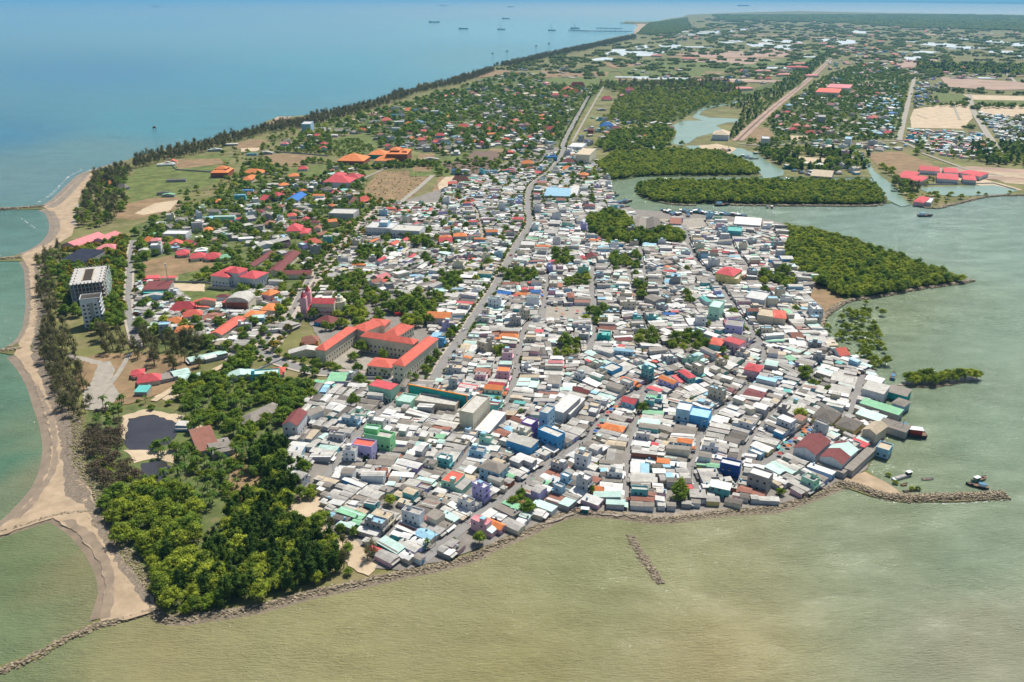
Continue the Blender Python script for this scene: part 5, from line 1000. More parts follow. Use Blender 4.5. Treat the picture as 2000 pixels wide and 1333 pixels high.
# ================================================================== VEGETATION
def leafmat(name, c1, c2, flower=None):
    m = bpy.data.materials.new(name); m.use_nodes = True; MATS[name] = m; t = m.node_tree; N, L = t.nodes, t.links; b = N['Principled BSDF']
    b.inputs['Roughness'].default_value = .75; b.inputs['Specular IOR Level'].default_value = .15
    oi = N.new('ShaderNodeObjectInfo'); g = N.new('ShaderNodeNewGeometry'); at = N.new('ShaderNodeAttribute'); at.attribute_name = 'lobe'
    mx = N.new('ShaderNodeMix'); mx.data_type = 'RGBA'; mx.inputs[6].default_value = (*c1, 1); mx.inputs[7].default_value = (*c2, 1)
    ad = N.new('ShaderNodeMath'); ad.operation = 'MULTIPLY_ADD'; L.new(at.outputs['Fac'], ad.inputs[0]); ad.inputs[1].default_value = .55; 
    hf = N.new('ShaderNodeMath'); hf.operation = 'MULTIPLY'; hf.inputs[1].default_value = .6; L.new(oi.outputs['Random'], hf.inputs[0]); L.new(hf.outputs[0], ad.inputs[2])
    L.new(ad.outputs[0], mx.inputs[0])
    mr = N.new('ShaderNodeMapRange'); mr.inputs[3].default_value = .6; mr.inputs[4].default_value = 1.45; L.new(g.outputs['Random Per Island'], mr.inputs[0])
    m2 = N.new('ShaderNodeMix'); m2.data_type = 'RGBA'; m2.blend_type = 'MULTIPLY'; m2.inputs[0].default_value = 1; L.new(mx.outputs[2], m2.inputs[6]); L.new(mr.outputs[0], m2.inputs[7]); out = m2.outputs[2]
    if flower:
        gt = N.new('ShaderNodeMath'); gt.operation = 'GREATER_THAN'; gt.inputs[1].default_value = flower[3]; L.new(at.outputs['Fac'], gt.inputs[0])
        m3 = N.new('ShaderNodeMix'); m3.data_type = 'RGBA'; L.new(gt.outputs[0], m3.inputs[0]); L.new(out, m3.inputs[6]); m3.inputs[7].default_value = (*flower[:3], 1); out = m3.outputs[2]
    L.new(out, b.inputs['Base Color'])
    tr = N.new('ShaderNodeBsdfTranslucent'); L.new(out, tr.inputs[0]); ms = N.new('ShaderNodeMixShader'); ms.inputs[0].default_value = .42
    L.new(b.outputs[0], ms.inputs[1]); L.new(tr.outputs[0], ms.inputs[2]); L.new(ms.outputs[0], N['Material Output'].inputs[0])
    return m
leafmat('leaf_mangrove', (.06, .125, .014), (.42, .47, .045)); leafmat('leaf_dark', (.03, .072, .009), (.10, .17, .018)); leafmat('leaf_casuarina', (.085, .10, .034), (.22, .21, .08))
leafmat('leaf_broad', (.065, .145, .018), (.25, .33, .036)); leafmat('leaf_palm', (.055, .12, .016), (.13, .20, .028)); leafmat('leaf_bright', (.10, .18, .016), (.24, .30, .025)); leafmat('leaf_yellow', (.04, .09, .012), (.09, .12, .02), (.55, .36, .02, .62)); leafmat('leaf_dry', (.10, .08, .05), (.17, .13, .08)); leafmat('leaf_far', (.085, .145, .03), (.22, .26, .05))
def crown(rr, lobes, nl, ls, m, core=.72, squash=.8):
    """lobes: list of (x,y,z,r). leaf quads over every lobe, an uneven inner mass behind them"""
    V_, F_, A = [], [], []
    for (cx_, cy_, cz, r_) in lobes:
        t_ = rr.random()
        n = max(6, int(nl * r_ * r_))
        for _ in range(n):
            z_ = rr.uniform(-.55, 1); ph = rr.uniform(0, 2 * math.pi); q = math.sqrt(max(0, 1 - z_ * z_)); k = rr.uniform(.78, 1.08)
            nrm = Vector((q * math.cos(ph), q * math.sin(ph), z_)); p = Vector((cx_, cy_, cz)) + Vector((nrm.x, nrm.y, nrm.z * squash)) * r_ * k
            n2 = (nrm + Vector((rr.uniform(-.7, .7), rr.uniform(-.7, .7), rr.uniform(-.3, .8)))).normalized(); u = n2.orthogonal().normalized(); v_ = n2.cross(u); s = ls * rr.uniform(.6, 1.3); an = rr.uniform(0, 3.1)
            u, v_ = u * math.cos(an) + v_ * math.sin(an), v_ * math.cos(an) - u * math.sin(an)
            o_ = len(V_); V_ += [tuple(p - u * s), tuple(p + v_ * s * .7), tuple(p + u * s), tuple(p - v_ * s * .7)]; F_.append((o_, o_ + 1, o_ + 2, o_ + 3)); A += [min(1, max(0, t_ + rr.uniform(-.15, .15)))] * 4
        if core:                        # inner mass
            o_ = len(V_); R_ = r_ * core
            ring = [(0, 0, 1)] + [(math.cos(k) * .8, math.sin(k) * .8, .5) for k in [i * 1.2566 for i in range(5)]] + [(math.cos(k) * .85, math.sin(k) * .85, -.35) for k in [i * 1.2566 + .6 for i in range(5)]] + [(0, 0, -.8)]
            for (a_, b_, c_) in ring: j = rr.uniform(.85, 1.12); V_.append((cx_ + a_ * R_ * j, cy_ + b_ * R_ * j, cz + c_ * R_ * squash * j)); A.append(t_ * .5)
            for i in range(5):
                k = (i + 1) % 5; F_ += [(o_, o_ + 1 + i, o_ + 1 + k), (o_ + 1 + i, o_ + 6 + i, o_ + 1 + k), (o_ + 1 + k, o_ + 6 + i, o_ + 6 + k), (o_ + 6 + i, o_ + 11, o_ + 6 + k)]
    me = bpy.data.meshes.new('crown'); me.from_pydata(V_, [], F_); at = me.attributes.new('lobe', 'FLOAT', 'POINT'); at.data.foreach_set('value', A); me.materials.append(MATS[m]); me.update(); return me
def trunkm(h, r_, limbs, rr, lean=0):
    mb = MB(); tx, ty = rr.uniform(-lean, lean), rr.uniform(-lean, lean); mb.tube((0, 0, -.3), (tx, ty, h), r_, r_ * .55, 'trunk', 6)
    for _ in range(limbs):
        a = rr.uniform(0, 6.28); z = h * rr.uniform(.5, .9); f = z / h; mb.tube((tx * f, ty * f, z), (tx * f + math.cos(a) * h * .35, ty * f + math.sin(a) * h * .35, z + h * .4), r_ * .5, r_ * .2, 'trunk', 5)
    me = mb.mesh('trunk'); return me
def dome(rr, R_, z0, n, rl, flatk=.55):
    L_ = [(0, 0, z0 + R_ * flatk * .6, R_ * .62)]
    for i in range(n):
        a = 2 * math.pi * (i + rr.uniform(-.3, .3)) / n; d_ = R_ * rr.uniform(.45, .8); L_.append((math.cos(a) * d_, math.sin(a) * d_, z0 + rr.uniform(-.1, .55) * R_ * flatk, rl * rr.uniform(.75, 1.2)))
    for i in range(n // 2):
        a = rr.uniform(0, 6.28); d_ = R_ * rr.uniform(.1, .45); L_.append((math.cos(a) * d_, math.sin(a) * d_, z0 + R_ * flatk * rr.uniform(.8, 1.25), rl * rr.uniform(.6, 1)))
    return L_
def species():
    out = {}; rr = random.Random(3)
    def var(n, f): return [f() for _ in range(n)]
    out['mangrove'] = var(4, lambda: (trunkm(3.2, .2, 4, rr), crown(rr, dome(rr, 3.9, 3.3, 8, 1.7), 16, .33, 'leaf_mangrove')))
    out['dark'] = var(3, lambda: (trunkm(4, .2, 3, rr), crown(rr, [(rr.uniform(-.7, .7), rr.uniform(-.7, .7), 2.4 + k * 1.3, 2.3 - k * .28) for k in range(5)] + [(rr.uniform(-1.8, 1.8), rr.uniform(-1.8, 1.8), rr.uniform(3, 7), 1.2) for _ in range(4)], 12, .36, 'leaf_dark', squash=1.15)))
    def cas():
        h = rr.uniform(9, 12); lb = []
        for k in range(13):
            f = rr.random(); a = rr.uniform(0, 6.28); d_ = (1 - f * .7) * rr.uniform(.6, 2.9); lb.append((math.cos(a) * d_, math.sin(a) * d_, h * (.35 + .62 * f), rr.uniform(.9, 1.7)))
        return trunkm(h * .9, .28, 7, rr, .6), crown(rr, lb, 26, .30, 'leaf_casuarina', core=.35, squash=1.5)
    out['casuarina'] = var(5, cas)
    out['broadleaf'] = var(4, lambda: (trunkm(3.2, .25, 4, rr), crown(rr, dome(rr, 3.9, 3.6, 8, 1.8, .7), 16, .38, 'leaf_broad', squash=.95)))
    out['bright'] = var(3, lambda: (trunkm(2.2, .18, 3, rr), crown(rr, dome(rr, 3.4, 2.4, 7, 1.6, .6), 16, .36, 'leaf_bright')))
    out['yellow'] = var(2, lambda: (trunkm(3.4, .25, 4, rr), crown(rr, dome(rr, 4.2, 4, 9, 1.8, .7), 17, .36, 'leaf_yellow')))
    out['dry'] = var(2, lambda: (trunkm(1.5, .12, 5, rr), crown(rr, dome(rr, 2.6, 1.5, 6, 1.2, .5), 14, .25, 'leaf_dry', core=.4)))
    def palm():
        h = rr.uniform(5.5, 8); lx, ly = rr.uniform(-.9, .9), rr.uniform(-.9, .9); mb = MB(); mb.tube((0, 0, -.3), (lx * .4, ly * .4, h * .5), .22, .17, 'trunk', 5); mb.tube((lx * .4, ly * .4, h * .5), (lx, ly, h), .17, .13, 'trunk', 5)
        V_, F_, A = [], [], []
        for i in range(13):
            a = i * .4833 * 2 + rr.uniform(-.2, .2); l = rr.uniform(2.3, 3.1); up = rr.uniform(-.1, .9); t_ = rr.random(); prev = None
            for s in range(5):
                f = s / 4; x = lx + math.cos(a) * l * f; y = ly + math.sin(a) * l * f; z = h + up * l * f * .9 - 1.5 * f * f * l * .55; wd = .5 * (1 - abs(f - .4)) ; o_ = len(V_)
                V_ += [(x - math.sin(a) * wd, y + math.cos(a) * wd, z - wd * .5), (x, y, z), (x + math.sin(a) * wd, y - math.cos(a) * wd, z - wd * .5)]; A += [t_] * 3
                if prev is not None: F_ += [(prev, prev + 1, o_ + 1, o_), (prev + 1, prev + 2, o_ + 2, o_ + 1)]
                prev = o_
        me = bpy.data.meshes.new('crown'); me.from_pydata(V_, [], F_); at = me.attributes.new('lobe', 'FLOAT', 'POINT'); at.data.foreach_set('value', A); me.materials.append(MATS['leaf_palm']); return mb.mesh('trunk'), me
    out['palm'] = var(4, palm)
    out['shrub'] = var(3, lambda: (trunkm(.6, .08, 2, rr), crown(rr, dome(rr, 1.7, .7, 5, .9, .5), 22, .26, 'leaf_mangrove', squash=.8)))
    out['clump'] = var(4, lambda: (trunkm(2, .3, 3, rr), crown(rr, [(rr.uniform(-7, 7), rr.uniform(-7, 7), rr.uniform(1.5, 4), rr.uniform(1.8, 3.4)) for _ in range(14)], 3.2, .85, 'leaf_far', core=.85)))
    return out
SPEC = species()
TREES = []     # species, x, y, scale, rot
def tree(sp, x, y, s=1.0): TREES.append((sp, x, y, s * rnd.uniform(.68, 1.32), rnd.uniform(0, 6.28)))
def grow(poly, mix, sp_m, k=0, occ_ok=(0, 3, 4), s=1.0, keep=1.0, over=True):
    """trees on a jittered grid over a photo-pixel polygon; spacing in metres, growing with distance when k>0"""
    if isinstance(poly, str): poly = PF(poly)
    ys_ = [p[1] for p in poly]; W = [P(p[0], max(p[1], 30)) for p in poly]; Y = min(p[1] for p in W); Y1 = max(p[1] for p in W); x0 = min(p[0] for p in W); x1 = max(p[0] for p in W)
    while Y < Y1:
        st = max(sp_m, Y * k); n = int((x1 - x0) / st) + 1
        X = x0 + (np.arange(n) + nrs.rand(n)) * st; YY = Y + nrs.rand(n) * st; px_, py_ = pix(X, YY, .5)
        ok = pip(px_, py_, poly) & (nrs.rand(n) < keep)
        for x, y in zip(X[ok], YY[ok]):
            if occ(x, y) not in occ_ok: continue
            tree(rnd.choice(mix), x, y, s * (st / sp_m) ** .8 if k else s)
        Y += st
B, MG, CS, DK, PM, BR, YL, DR, SH = 'broadleaf', 'mangrove', 'casuarina', 'dark', 'palm', 'bright', 'yellow', 'dry', 'shrub'
# mangroves
for q in ["1165 325 1200 302 1300 296 1400 300 1450 318 1486 334 1478 342 1340 343 1250 344 1196 352 1150 350", "1530 446 1600 457 1700 488 1800 523 1885 551 1790 564 1720 577 1650 584 1590 558 1545 520 1520 505 1545 470", "1756 750 1780 742 1840 738 1903 736 1909 740 1870 746 1800 754"]: grow(q, [MG, MG, MG, MG, MG, BR, B] if '1756' not in q else [MG], 4.7 if '1756' not in q else 3.6, s=1.0 if '1756' not in q else .9, occ_ok=(0, 3, 4) if '1756' not in q else (0, 3, 4, 9))
grow([(p[0], p[1] - 1.5) for p in isl], [MG, MG, MG, MG, BR, B], 5.0, s=1.05)
grow("1612 640 1650 610 1690 600 1730 660 1730 690 1690 700 1650 690 1615 665", [MG, SH, MG], 4.8, s=.68, keep=.55, occ_ok=(0, 3, 9)); grow("1650 590 1700 590 1740 600 1700 640 1640 620", [SH, MG], 7, s=.8, keep=.35, occ_ok=(0, 3, 9)); grow("1700 700 1730 705 1730 725 1690 722", [MG], 5, s=.8, occ_ok=(0, 9))
grow("1145 432 1195 414 1228 426 1242 446 1330 455 1335 478 1250 480 1180 472 1150 450", [MG, MG, B], 6, s=1.2)
# dark wood of the southern tip and its fringe
grow("575 905 590 925 580 975 560 1010 600 1040 642 1050 665 1085 655 1128 560 1160 440 1186 380 1160 400 1090 450 1010 500 955", [DK, DK, DK, DK, DK, MG], 4.2, s=1.08)
grow("488 880 540 865 585 875 585 910 540 945 490 920", [DK, DK, B], 5.2, s=1.2)
grow("310 1188 300 1130 260 1085 300 1060 380 1060 400 1120 440 1186 380 1200 330 1200", [MG, BR, MG, DK], 5, s=1.15); grow("230 1060 195 1000 200 975 260 960 340 965 400 1010 390 1070 330 1080 290 1070", [MG, MG, BR, B, DR], 5.8, s=1.15); grow("640 1036 700 1050 740 1070 735 1115 680 1128 655 1120", [CS, B], 8, s=.75)
grow("300 870 350 880 480 860 500 940 440 1000 380 990 330 960 260 955 290 920", [PM, BR, PM, SH, PM], 5.4, s=.95); grow("170 900 165 850 240 840 240 900 300 950 250 940 200 960", [DR, DR, DR, SH, DR], 4.2, s=1.3, keep=.9); grow("165 850 190 800 240 790 235 850", [PM, DR, SH], 5, s=.9)
grow("360 790 440 720 500 730 600 760 620 790 600 830 560 800 500 790 440 840 380 850 355 820", [PM, BR, B, PM, BR], 5.6, s=.95); grow("440 840 560 800 590 840 520 840 480 870", [PM, BR, B], 5.4); grow("480 745 640 750 600 820 560 815", [BR, B, PM], 5.6); grow("330 760 400 735 440 740 420 770 360 800", [B, MG, BR], 6); grow("200 790 330 775 350 800 240 808", [PM, SH, BR], 6, s=.85, keep=.7)
grow("480 690 500 700 480 730 440 735 460 700", [B], 6)
# casuarinas along the shore
grow("78 640 120 635 150 690 160 740 185 790 160 830 135 830 110 780 88 720 76 670", [CS], 7, s=.98, occ_ok=(0, 3, 4, 9)); grow("190 660 300 665 395 665 400 720 330 735 260 700 200 700", [CS], 7.5, s=1.05, keep=.85); grow("75 560 95 540 112 570 115 620 90 640 76 620", [CS], 7, s=.9, occ_ok=(0, 3, 4, 9))
grow("74 508 110 480 130 495 130 530 108 580 80 560", [CS, B, SH], 7, s=.85, occ_ok=(0, 3, 9)); grow("150 440 150 395 172 368 190 345 235 335 250 400 230 430 190 450", [CS, CS, B, MG, BR], 9.5, s=1.05); grow("185 345 230 330 260 335 240 365 200 370", [CS, CS, B], 9, s=1.1)
grow("250 335 268 312 330 296 400 282 440 268 500 257 540 243 600 237 640 240 600 250 520 262 450 284 400 300 330 314", [CS], 8.5, s=1.05); grow("600 232 650 222 740 200 772 185 790 180 870 163 900 153 960 136 968 140 900 165 820 182 760 205 650 240 600 245", [CS], 10, s=1.15); grow("960 134 1000 124 1100 101 1150 91 1240 71 1242 76 1160 96 1100 108 1000 132", [CS], 17, s=1.8)
grow("1245 68 1270 46 1300 42 1340 36 1345 55 1320 66", ['clump'], 26, s=2.2)
# plantation beside the shore road, street trees
grow("85 520 200 515 240 480 250 560 246 640 190 655 170 620 110 620 125 540", [B, B, B, B, YL, MG], 7.2, s=1.0, occ_ok=(0, 3)); grow("120 500 250 470 250 520 215 520 200 500", [B, MG, YL], 7.5); grow("262 470 275 470 282 560 275 650 262 640 265 560", [B, YL, B], 7.5, occ_ok=(0, 3, 4)); grow("236 470 250 470 248 640 238 640", [B, YL, B], 7, occ_ok=(0, 3, 4))
def along(s, sp, step, off, sc_=.8, both=True):
    Q, Lf, Rt = ribbon(PF(s), off * 2); 
    for side in ((Lf, Rt) if both else (Lf,)):
        a = arclen(side); u = rnd.uniform(0, step)
        while u < a[-1]: x, y, *_ = at_s(side, a, u); tree(rnd.choice(sp), x, y, sc_); u += step * rnd.uniform(.6, 1.5)
RM_ = "1163 165 1108 266 1100 297 1077 332 1046 356 1033 376 1031 413 1034 440 1003 491 971 554 933 610 901 659 873 698 848 742"
along(RM_, [B, B, BR], 9, 5.6, .52); BV = "760 395 720 430 697 459 648 505 612 550 578 610 545 645 524 672 508 690"; along(BV, [B, B, BR, YL], 9.5, 9, .85); along(BV, [B, DR], 13, 2.5, .6)
along("436 700 466 694 508 690 547 708 620 727 680 731 724 737 790 748", [B], 12, 6.5, .7)
for a_, b_, s_ in ((707, 692, 1.3), (690, 705, 1.0), (748, 703, .9), (640, 720, .8), (660, 728, .8), (700, 730, .9), (722, 728, .8), (620, 722, .9), (812, 742, .8), (800, 750, .7), (790, 742, .8), (830, 728, .8), (840, 715, .8), (850, 700, .8)): tree(B, *P(a_, b_, .5), s_)
# green village: gardens between the houses
VM = [B, B, B, MG, BR, PM]
grow("250 470 300 430 400 400 480 330 560 290 640 320 700 330 740 400 700 460 600 560 520 690 440 700 300 660 262 660 270 560", VM, 7.6, s=1.0, keep=.55, occ_ok=(0, 3)); grow("640 245 760 212 900 172 1000 145 1180 165 1100 270 1070 300 960 320 880 320 820 285 700 290 600 300 560 280", VM, 8.5, k=.0088, s=.98, keep=.62, occ_ok=(0, 3)); grow("240 400 300 350 420 300 500 265 640 250 640 300 500 330 400 400 300 430", [B, MG, SH, BR], 9, s=.9, keep=.2, occ_ok=(0, 3))
grow("705 380 738 335 820 335 845 345 800 392 720 390", [SH], 5, s=.5, keep=.3, occ_ok=(4,)); grow("560 285 700 270 735 290 700 310 560 300", [SH, BR], 6, s=.7, keep=.8, occ_ok=(0, 3, 4)); grow("1000 245 1060 228 1110 232 1070 262 1010 262", [BR], 7, s=1.0, keep=1); grow("690 330 840 318 850 325 700 334", [B, BR], 7)
grow("820 325 960 310 1070 300 1050 330 960 345 860 345", [B, SH, BR], 8, keep=.5)
for q, sp, dn, k_ in GREEN: grow(q, [B, MG, BR, B] if sp == 'broadleaf' else [sp], dn, s=1.0, keep=.75, occ_ok=(0, 3))
# loose trees in the dense quarters wherever a gap is left
idx = np.argwhere((ZD > .5) & (OCC == 0)); nrs.shuffle(idx); placed = []
for i, j in idx[:9000]:
    x, y = j + WX0 + .5, i + WY0 + .5; p_ = .16 if ZD[i, j] < .9 else .012
    if rnd.random() < p_: tree(rnd.choice(VM), x, y, rnd.uniform(.5, .95))
# creek country, right-hand side
grow("1185 235 1215 175 1300 178 1440 182 1452 192 1420 205 1372 216 1340 228 1300 245 1260 240", [MG, SH, MG, BR], 10, s=1.3, keep=.7); grow("1160 290 1200 262 1290 250 1320 262 1300 290 1200 300", [MG, B], 10, s=1.4, keep=.8); grow("1160 165 1240 162 1420 160 1450 185 1200 180", [B, MG, CS], 13, s=1.5, keep=.6)
grow("1400 205 1500 175 1600 110 1640 92 1580 150 1470 245 1440 276 1420 275 1440 240 1450 215", [MG, B, DK], 12, s=1.1, keep=.7); grow("1460 285 1500 235 1600 155 1680 125 1780 150 1750 275 1600 280 1480 295", VM[:5], 11, s=1.05, keep=.55, occ_ok=(0, 3)); grow("1440 300 1560 292 1700 300 1690 330 1600 345 1540 330 1480 305", [MG, B, DK], 10, s=1.35, keep=.8, occ_ok=(0, 3)); grow("1170 230 1340 235 1330 300 1180 300", [MG, B], 12, s=1.2, keep=.3)
grow("1710 300 1790 300 1800 330 1740 345 1700 320", [MG, B], 10, s=1.2, keep=.8, occ_ok=(0, 3)); grow("1735 345 1790 350 1800 372 1780 395 1750 375", [MG, CS, B], 9, s=1.1, keep=.8, occ_ok=(0, 3, 4)); grow("1790 352 1930 340 1930 356 1800 366", [B, MG, CS], 11, s=.95, keep=.4, occ_ok=(0, 3)); grow("1900 280 2050 285 2050 330 1920 322 1890 300", [MG, B, DK], 11, s=1.4, keep=.8); grow("1770 270 1960 280 1900 322 1790 300", VM, 14, s=1, keep=.4, occ_ok=(0, 3)); grow("1780 395 1800 380 1960 378 2030 380 1880 392 1830 402", [SH, MG], 10, s=.8, keep=.6, occ_ok=(0, 3))
grow("1780 140 2050 150 2050 130 1800 125", [DK, MG], 17, s=2.0, keep=.8); grow("1820 205 2050 212 2050 216 1820 209", [B], 13, s=1.3, keep=.7, occ_ok=(0, 3, 4)); grow("1760 200 1900 180 1890 206 1770 215", VM, 15, s=1.1, keep=.3, occ_ok=(0, 3))
# far scrub and woods, thinning into the haze
grow("960 138 1100 105 1240 76 1340 56 1400 30 1700 27 2060 32 2060 150 1780 150 1600 110 1440 180 1180 160 1050 140", ['clump'], 14, k=.0145, s=.8, keep=.34, occ_ok=(0, 3)); grow("1400 30 1700 27 2060 33 2060 62 1760 55 1650 45 1400 40", ['clump'], 14, k=.010, s=1.25, occ_ok=(0, 3)); grow("1780 150 2060 150 2060 300 1960 300 1780 210", ['clump'], 14, k=.013, s=.8, keep=.25, occ_ok=(0, 3))
TREES = [t for t in TREES if -40 < pix(t[1], t[2], 3)[0] < 2040 and pix(t[1], t[2], 8)[1] < 1370]
print('TREES', len(TREES), {s: sum(1 for t in TREES if t[0] == s) for s in SPEC})
TN = {'mangrove': ('mangrove_tree', 'green mangrove tree', 'tree'), 'dark': ('dark_mangrove_tree', 'dark green tall mangrove tree', 'tree'), 'casuarina': ('casuarina_tree', 'feathery brown-green casuarina tree', 'tree'), 'broadleaf': ('broadleaf_tree', 'round-crowned dark green tree', 'tree'), 'bright': ('bright_green_tree', 'bright yellow-green tree', 'tree'), 'yellow': ('flowering_tree', 'tree with yellow blossom', 'tree'), 'dry': ('dry_bush', 'dry brown bush', 'bush'), 'palm': ('palm_tree', 'palm tree with drooping fronds', 'palm tree'), 'shrub': ('shrub', 'low green shrub', 'shrub')}
CAPS = {'mangrove': 280, 'dark': 200, 'casuarina': 230, 'broadleaf': 280, 'bright': 140, 'yellow': 40, 'dry': 60, 'palm': 170, 'shrub': 60}
TREES.sort(key=lambda t: (t[1] ** 2 + t[2] ** 2) / t[3] ** 2); cnt = {}; rest = []
for sp, x, y, s, rz in TREES:
    c = cnt.get(sp, 0)
    if sp in CAPS and c < CAPS[sp]:
        cnt[sp] = c + 1; tm, cm = SPEC[sp][c % len(SPEC[sp])]; nm, lab, cat = TN[sp]
        root = empty(nm, x, y, .5 if occ(x, y) != 9 else .1, rz); root.scale = (s, s, s * (.9 + .25 * ((c * 7) % 10) / 10)); root['category'] = cat
        for n_, me in (('trunk', tm), ('crown', cm)): o = link(bpy.data.objects.new(n_, me)); o.parent = root
        if sp == 'mangrove' and c % 3 == 0: pass
        THINGS.append((root, ('tall ' if s > 1.25 else 'small ' if s < .75 else '') + lab, x, y, 'trees of the town and its shores'))
    else: rest.append((sp, x, y, s, rz))
# the remaining trees: one mass of points that carry joined tree meshes
src = bpy.data.collections.new('tree_forms'); sidx = {}; ii = 0
for sp in SPEC:
    sidx[sp] = []
    for tm, cm in SPEC[sp]:
        me = bpy.data.meshes.new('form'); bm_ = bmesh.new(); bm_.from_mesh(cm); nf = len(bm_.faces); bm_.from_mesh(tm); bm_.to_mesh(me); bm_.free()
        me.materials.append(cm.materials[0]); me.materials.append(MATS['trunk'])
        k = np.zeros(len(me.polygons), np.int32); k[nf:] = 1; me.polygons.foreach_set('material_index', k)
        o = bpy.data.objects.new('form_%03d' % ii, me); src.objects.link(o); sidx[sp].append(ii); ii += 1
me = bpy.data.meshes.new('woodland'); me.vertices.add(len(rest)); me.vertices.foreach_set('co', np.array([(t[1], t[2], .45) for t in rest], np.float32).ravel())
for nm, ty, vals in (('idx', 'INT', [sidx[t[0]][i % len(sidx[t[0]])] for i, t in enumerate(rest)]), ('sz', 'FLOAT', [t[3] if t[3] < 1.5 else 1.5 * (t[3] / 1.5) ** .35 for t in rest]), ('sc', 'FLOAT', [t[3] for t in rest]), ('rz', 'FLOAT', [t[4] for t in rest])):
    a = me.attributes.new(nm, ty, 'POINT'); a.data.foreach_set('value', vals)
wood = link(bpy.data.objects.new('woodland', me)); wood['kind'] = 'stuff'
ng = bpy.data.node_groups.new('grow', 'GeometryNodeTree'); ng.interface.new_socket('Geometry', in_out='INPUT', socket_type='NodeSocketGeometry'); ng.interface.new_socket('Geometry', in_out='OUTPUT', socket_type='NodeSocketGeometry')
N, L = ng.nodes, ng.links; gi = N.new('NodeGroupInput'); go = N.new('NodeGroupOutput'); ip = N.new('GeometryNodeInstanceOnPoints'); ci = N.new('GeometryNodeCollectionInfo'); ci.inputs[0].default_value = src; ci.inputs['Separate Children'].default_value = True; ci.inputs['Reset Children'].default_value = True
def na(n, ty): q = N.new('GeometryNodeInputNamedAttribute'); q.data_type = ty; q.inputs[0].default_value = n; return q.outputs[0]
cx_ = N.new('ShaderNodeCombineXYZ'); L.new(na('rz', 'FLOAT'), cx_.inputs[2]); L.new(gi.outputs[0], ip.inputs['Points']); L.new(ci.outputs[0], ip.inputs['Instance']); ip.inputs['Pick Instance'].default_value = True
er = N.new('FunctionNodeEulerToRotation'); L.new(cx_.outputs[0], er.inputs[0]); L.new(er.outputs[0], ip.inputs['Rotation']); L.new(na('idx', 'INT'), ip.inputs['Instance Index']); cs_ = N.new('ShaderNodeCombineXYZ'); sc_a = na('sc', 'FLOAT'); L.new(sc_a, cs_.inputs[0]); L.new(sc_a, cs_.inputs[1]); L.new(na('sz', 'FLOAT'), cs_.inputs[2]); L.new(cs_.outputs[0], ip.inputs['Scale']); L.new(ip.outputs[0], go.inputs[0])
md = wood.modifiers.new('grow', 'NODES'); md.node_group = ng
# ================================================================== SHORE ROCKS, BOATS, POLES, CARS
RZ = random.Random(5)
def rocks(name, s, w_m, dens, h=1.0, m='rock', size=(.24, .56), jig=.35, z0=-.1, sunk=0):
    Q, Lf, Rt = ribbon(PF(s), 1, 0); a = arclen(Q); mb = MB(); n = int(a[-1] * w_m * dens * 2.6)
    for _ in range(n):
        x, y, tx, ty = at_s(Q, a, RZ.uniform(0, a[-1])); c = RZ.uniform(-1, 1); off = c * w_m / 2 * (1 + RZ.uniform(-jig, jig)); r_ = RZ.uniform(*size); f = 1 - c * c
        cx_, cy_, cz = x - ty * off, y + tx * off, z0 + h * f * RZ.uniform(.75, 1.05)
        V_ = [(cx_ + sx * r_ * RZ.uniform(.6, 1.1), cy_ + sy * r_ * RZ.uniform(.6, 1.1), cz + sz * r_ * RZ.uniform(.45, .85)) for sz in (-1, 1) for sx, sy in ((-1, -1), (1, -1), (1, 1), (-1, 1))]
        mb.add(V_, [(0, 1, 5, 4), (1, 2, 6, 5), (2, 3, 7, 6), (3, 0, 4, 7), (4, 5, 6, 7)], m if RZ.random() < .8 else 'rock_dark')
    if h > .6:                       # the packed core of the bank under the loose stones
        n = len(Q); V_ = []
        for (q, i) in zip(Q, range(n)):
            b_ = Q[min(i + 1, n - 1)]; p = Q[max(i - 1, 0)]; dx, dy = b_[0] - p[0], b_[1] - p[1]; l = math.hypot(dx, dy) or 1
            for c, zz in ((-.5, -.4), (-.18, h * .8 + z0), (.18, h * .8 + z0), (.5, -.4)): V_.append((q[0] - dy / l * c * w_m, q[1] + dx / l * c * w_m, zz))
        mb.add(V_, [(4 * i + k, 4 * i + 4 + k, 4 * i + 5 + k, 4 * i + 1 + k) for i in range(n - 1) for k in range(3)], 'rock_dark')
    o = mb.obj(name); o['kind'] = 'stuff'; return o
rocks('breakwater_rocks', "1640 946 1668 950 1700 962 1740 972 1790 974 1870 972 1930 970 1964 967", 7.5, 1.0, 1.6)
SHORE = [p for p in LAND[LAND.index((1640, 950)):LAND.index((296, 1192)) + 1]]
rocks('revetment_rocks', ' '.join(f'{x} {y - 1}' for x, y in SHORE if x > 1000), 5.0, .9, 1.0); rocks('revetment_rocks', ' '.join(f'{x} {y - 1}' for x, y in SHORE if x < 1045), 4.8, .95, 1.1)
rocks('groyne_rocks', "296 1194 265 1202 235 1212 195 1220 160 1236 128 1249 95 1268 70 1283 20 1304 -60 1335", 4.5, .9, .8); rocks('groyne_rocks', "-100 1085 0 1042 55 1026 90 1014 125 1006 180 1000", 4, .9, .9)
rocks('groyne_rocks', "-100 412 0 410 85 404", 7, .35, 1.2, size=(.9, 1.6)); rocks('groyne_rocks', "-100 511 0 507 42 504", 6, .4, 1.0, size=(.8, 1.4)); rocks('groyne_rocks', "-60 690 0 686 40 682", 5, .6, .9, size=(.6, 1.1))
rocks('revetment_rocks', "1602 640 1612 618 1634 600 1660 588 1720 579 1790 566 1850 557 1900 549", 4.5, .6, .9, size=(.6, 1.1)); rocks('revetment_rocks', "1765 753 1800 757 1860 752", 2.5, .8, .7)
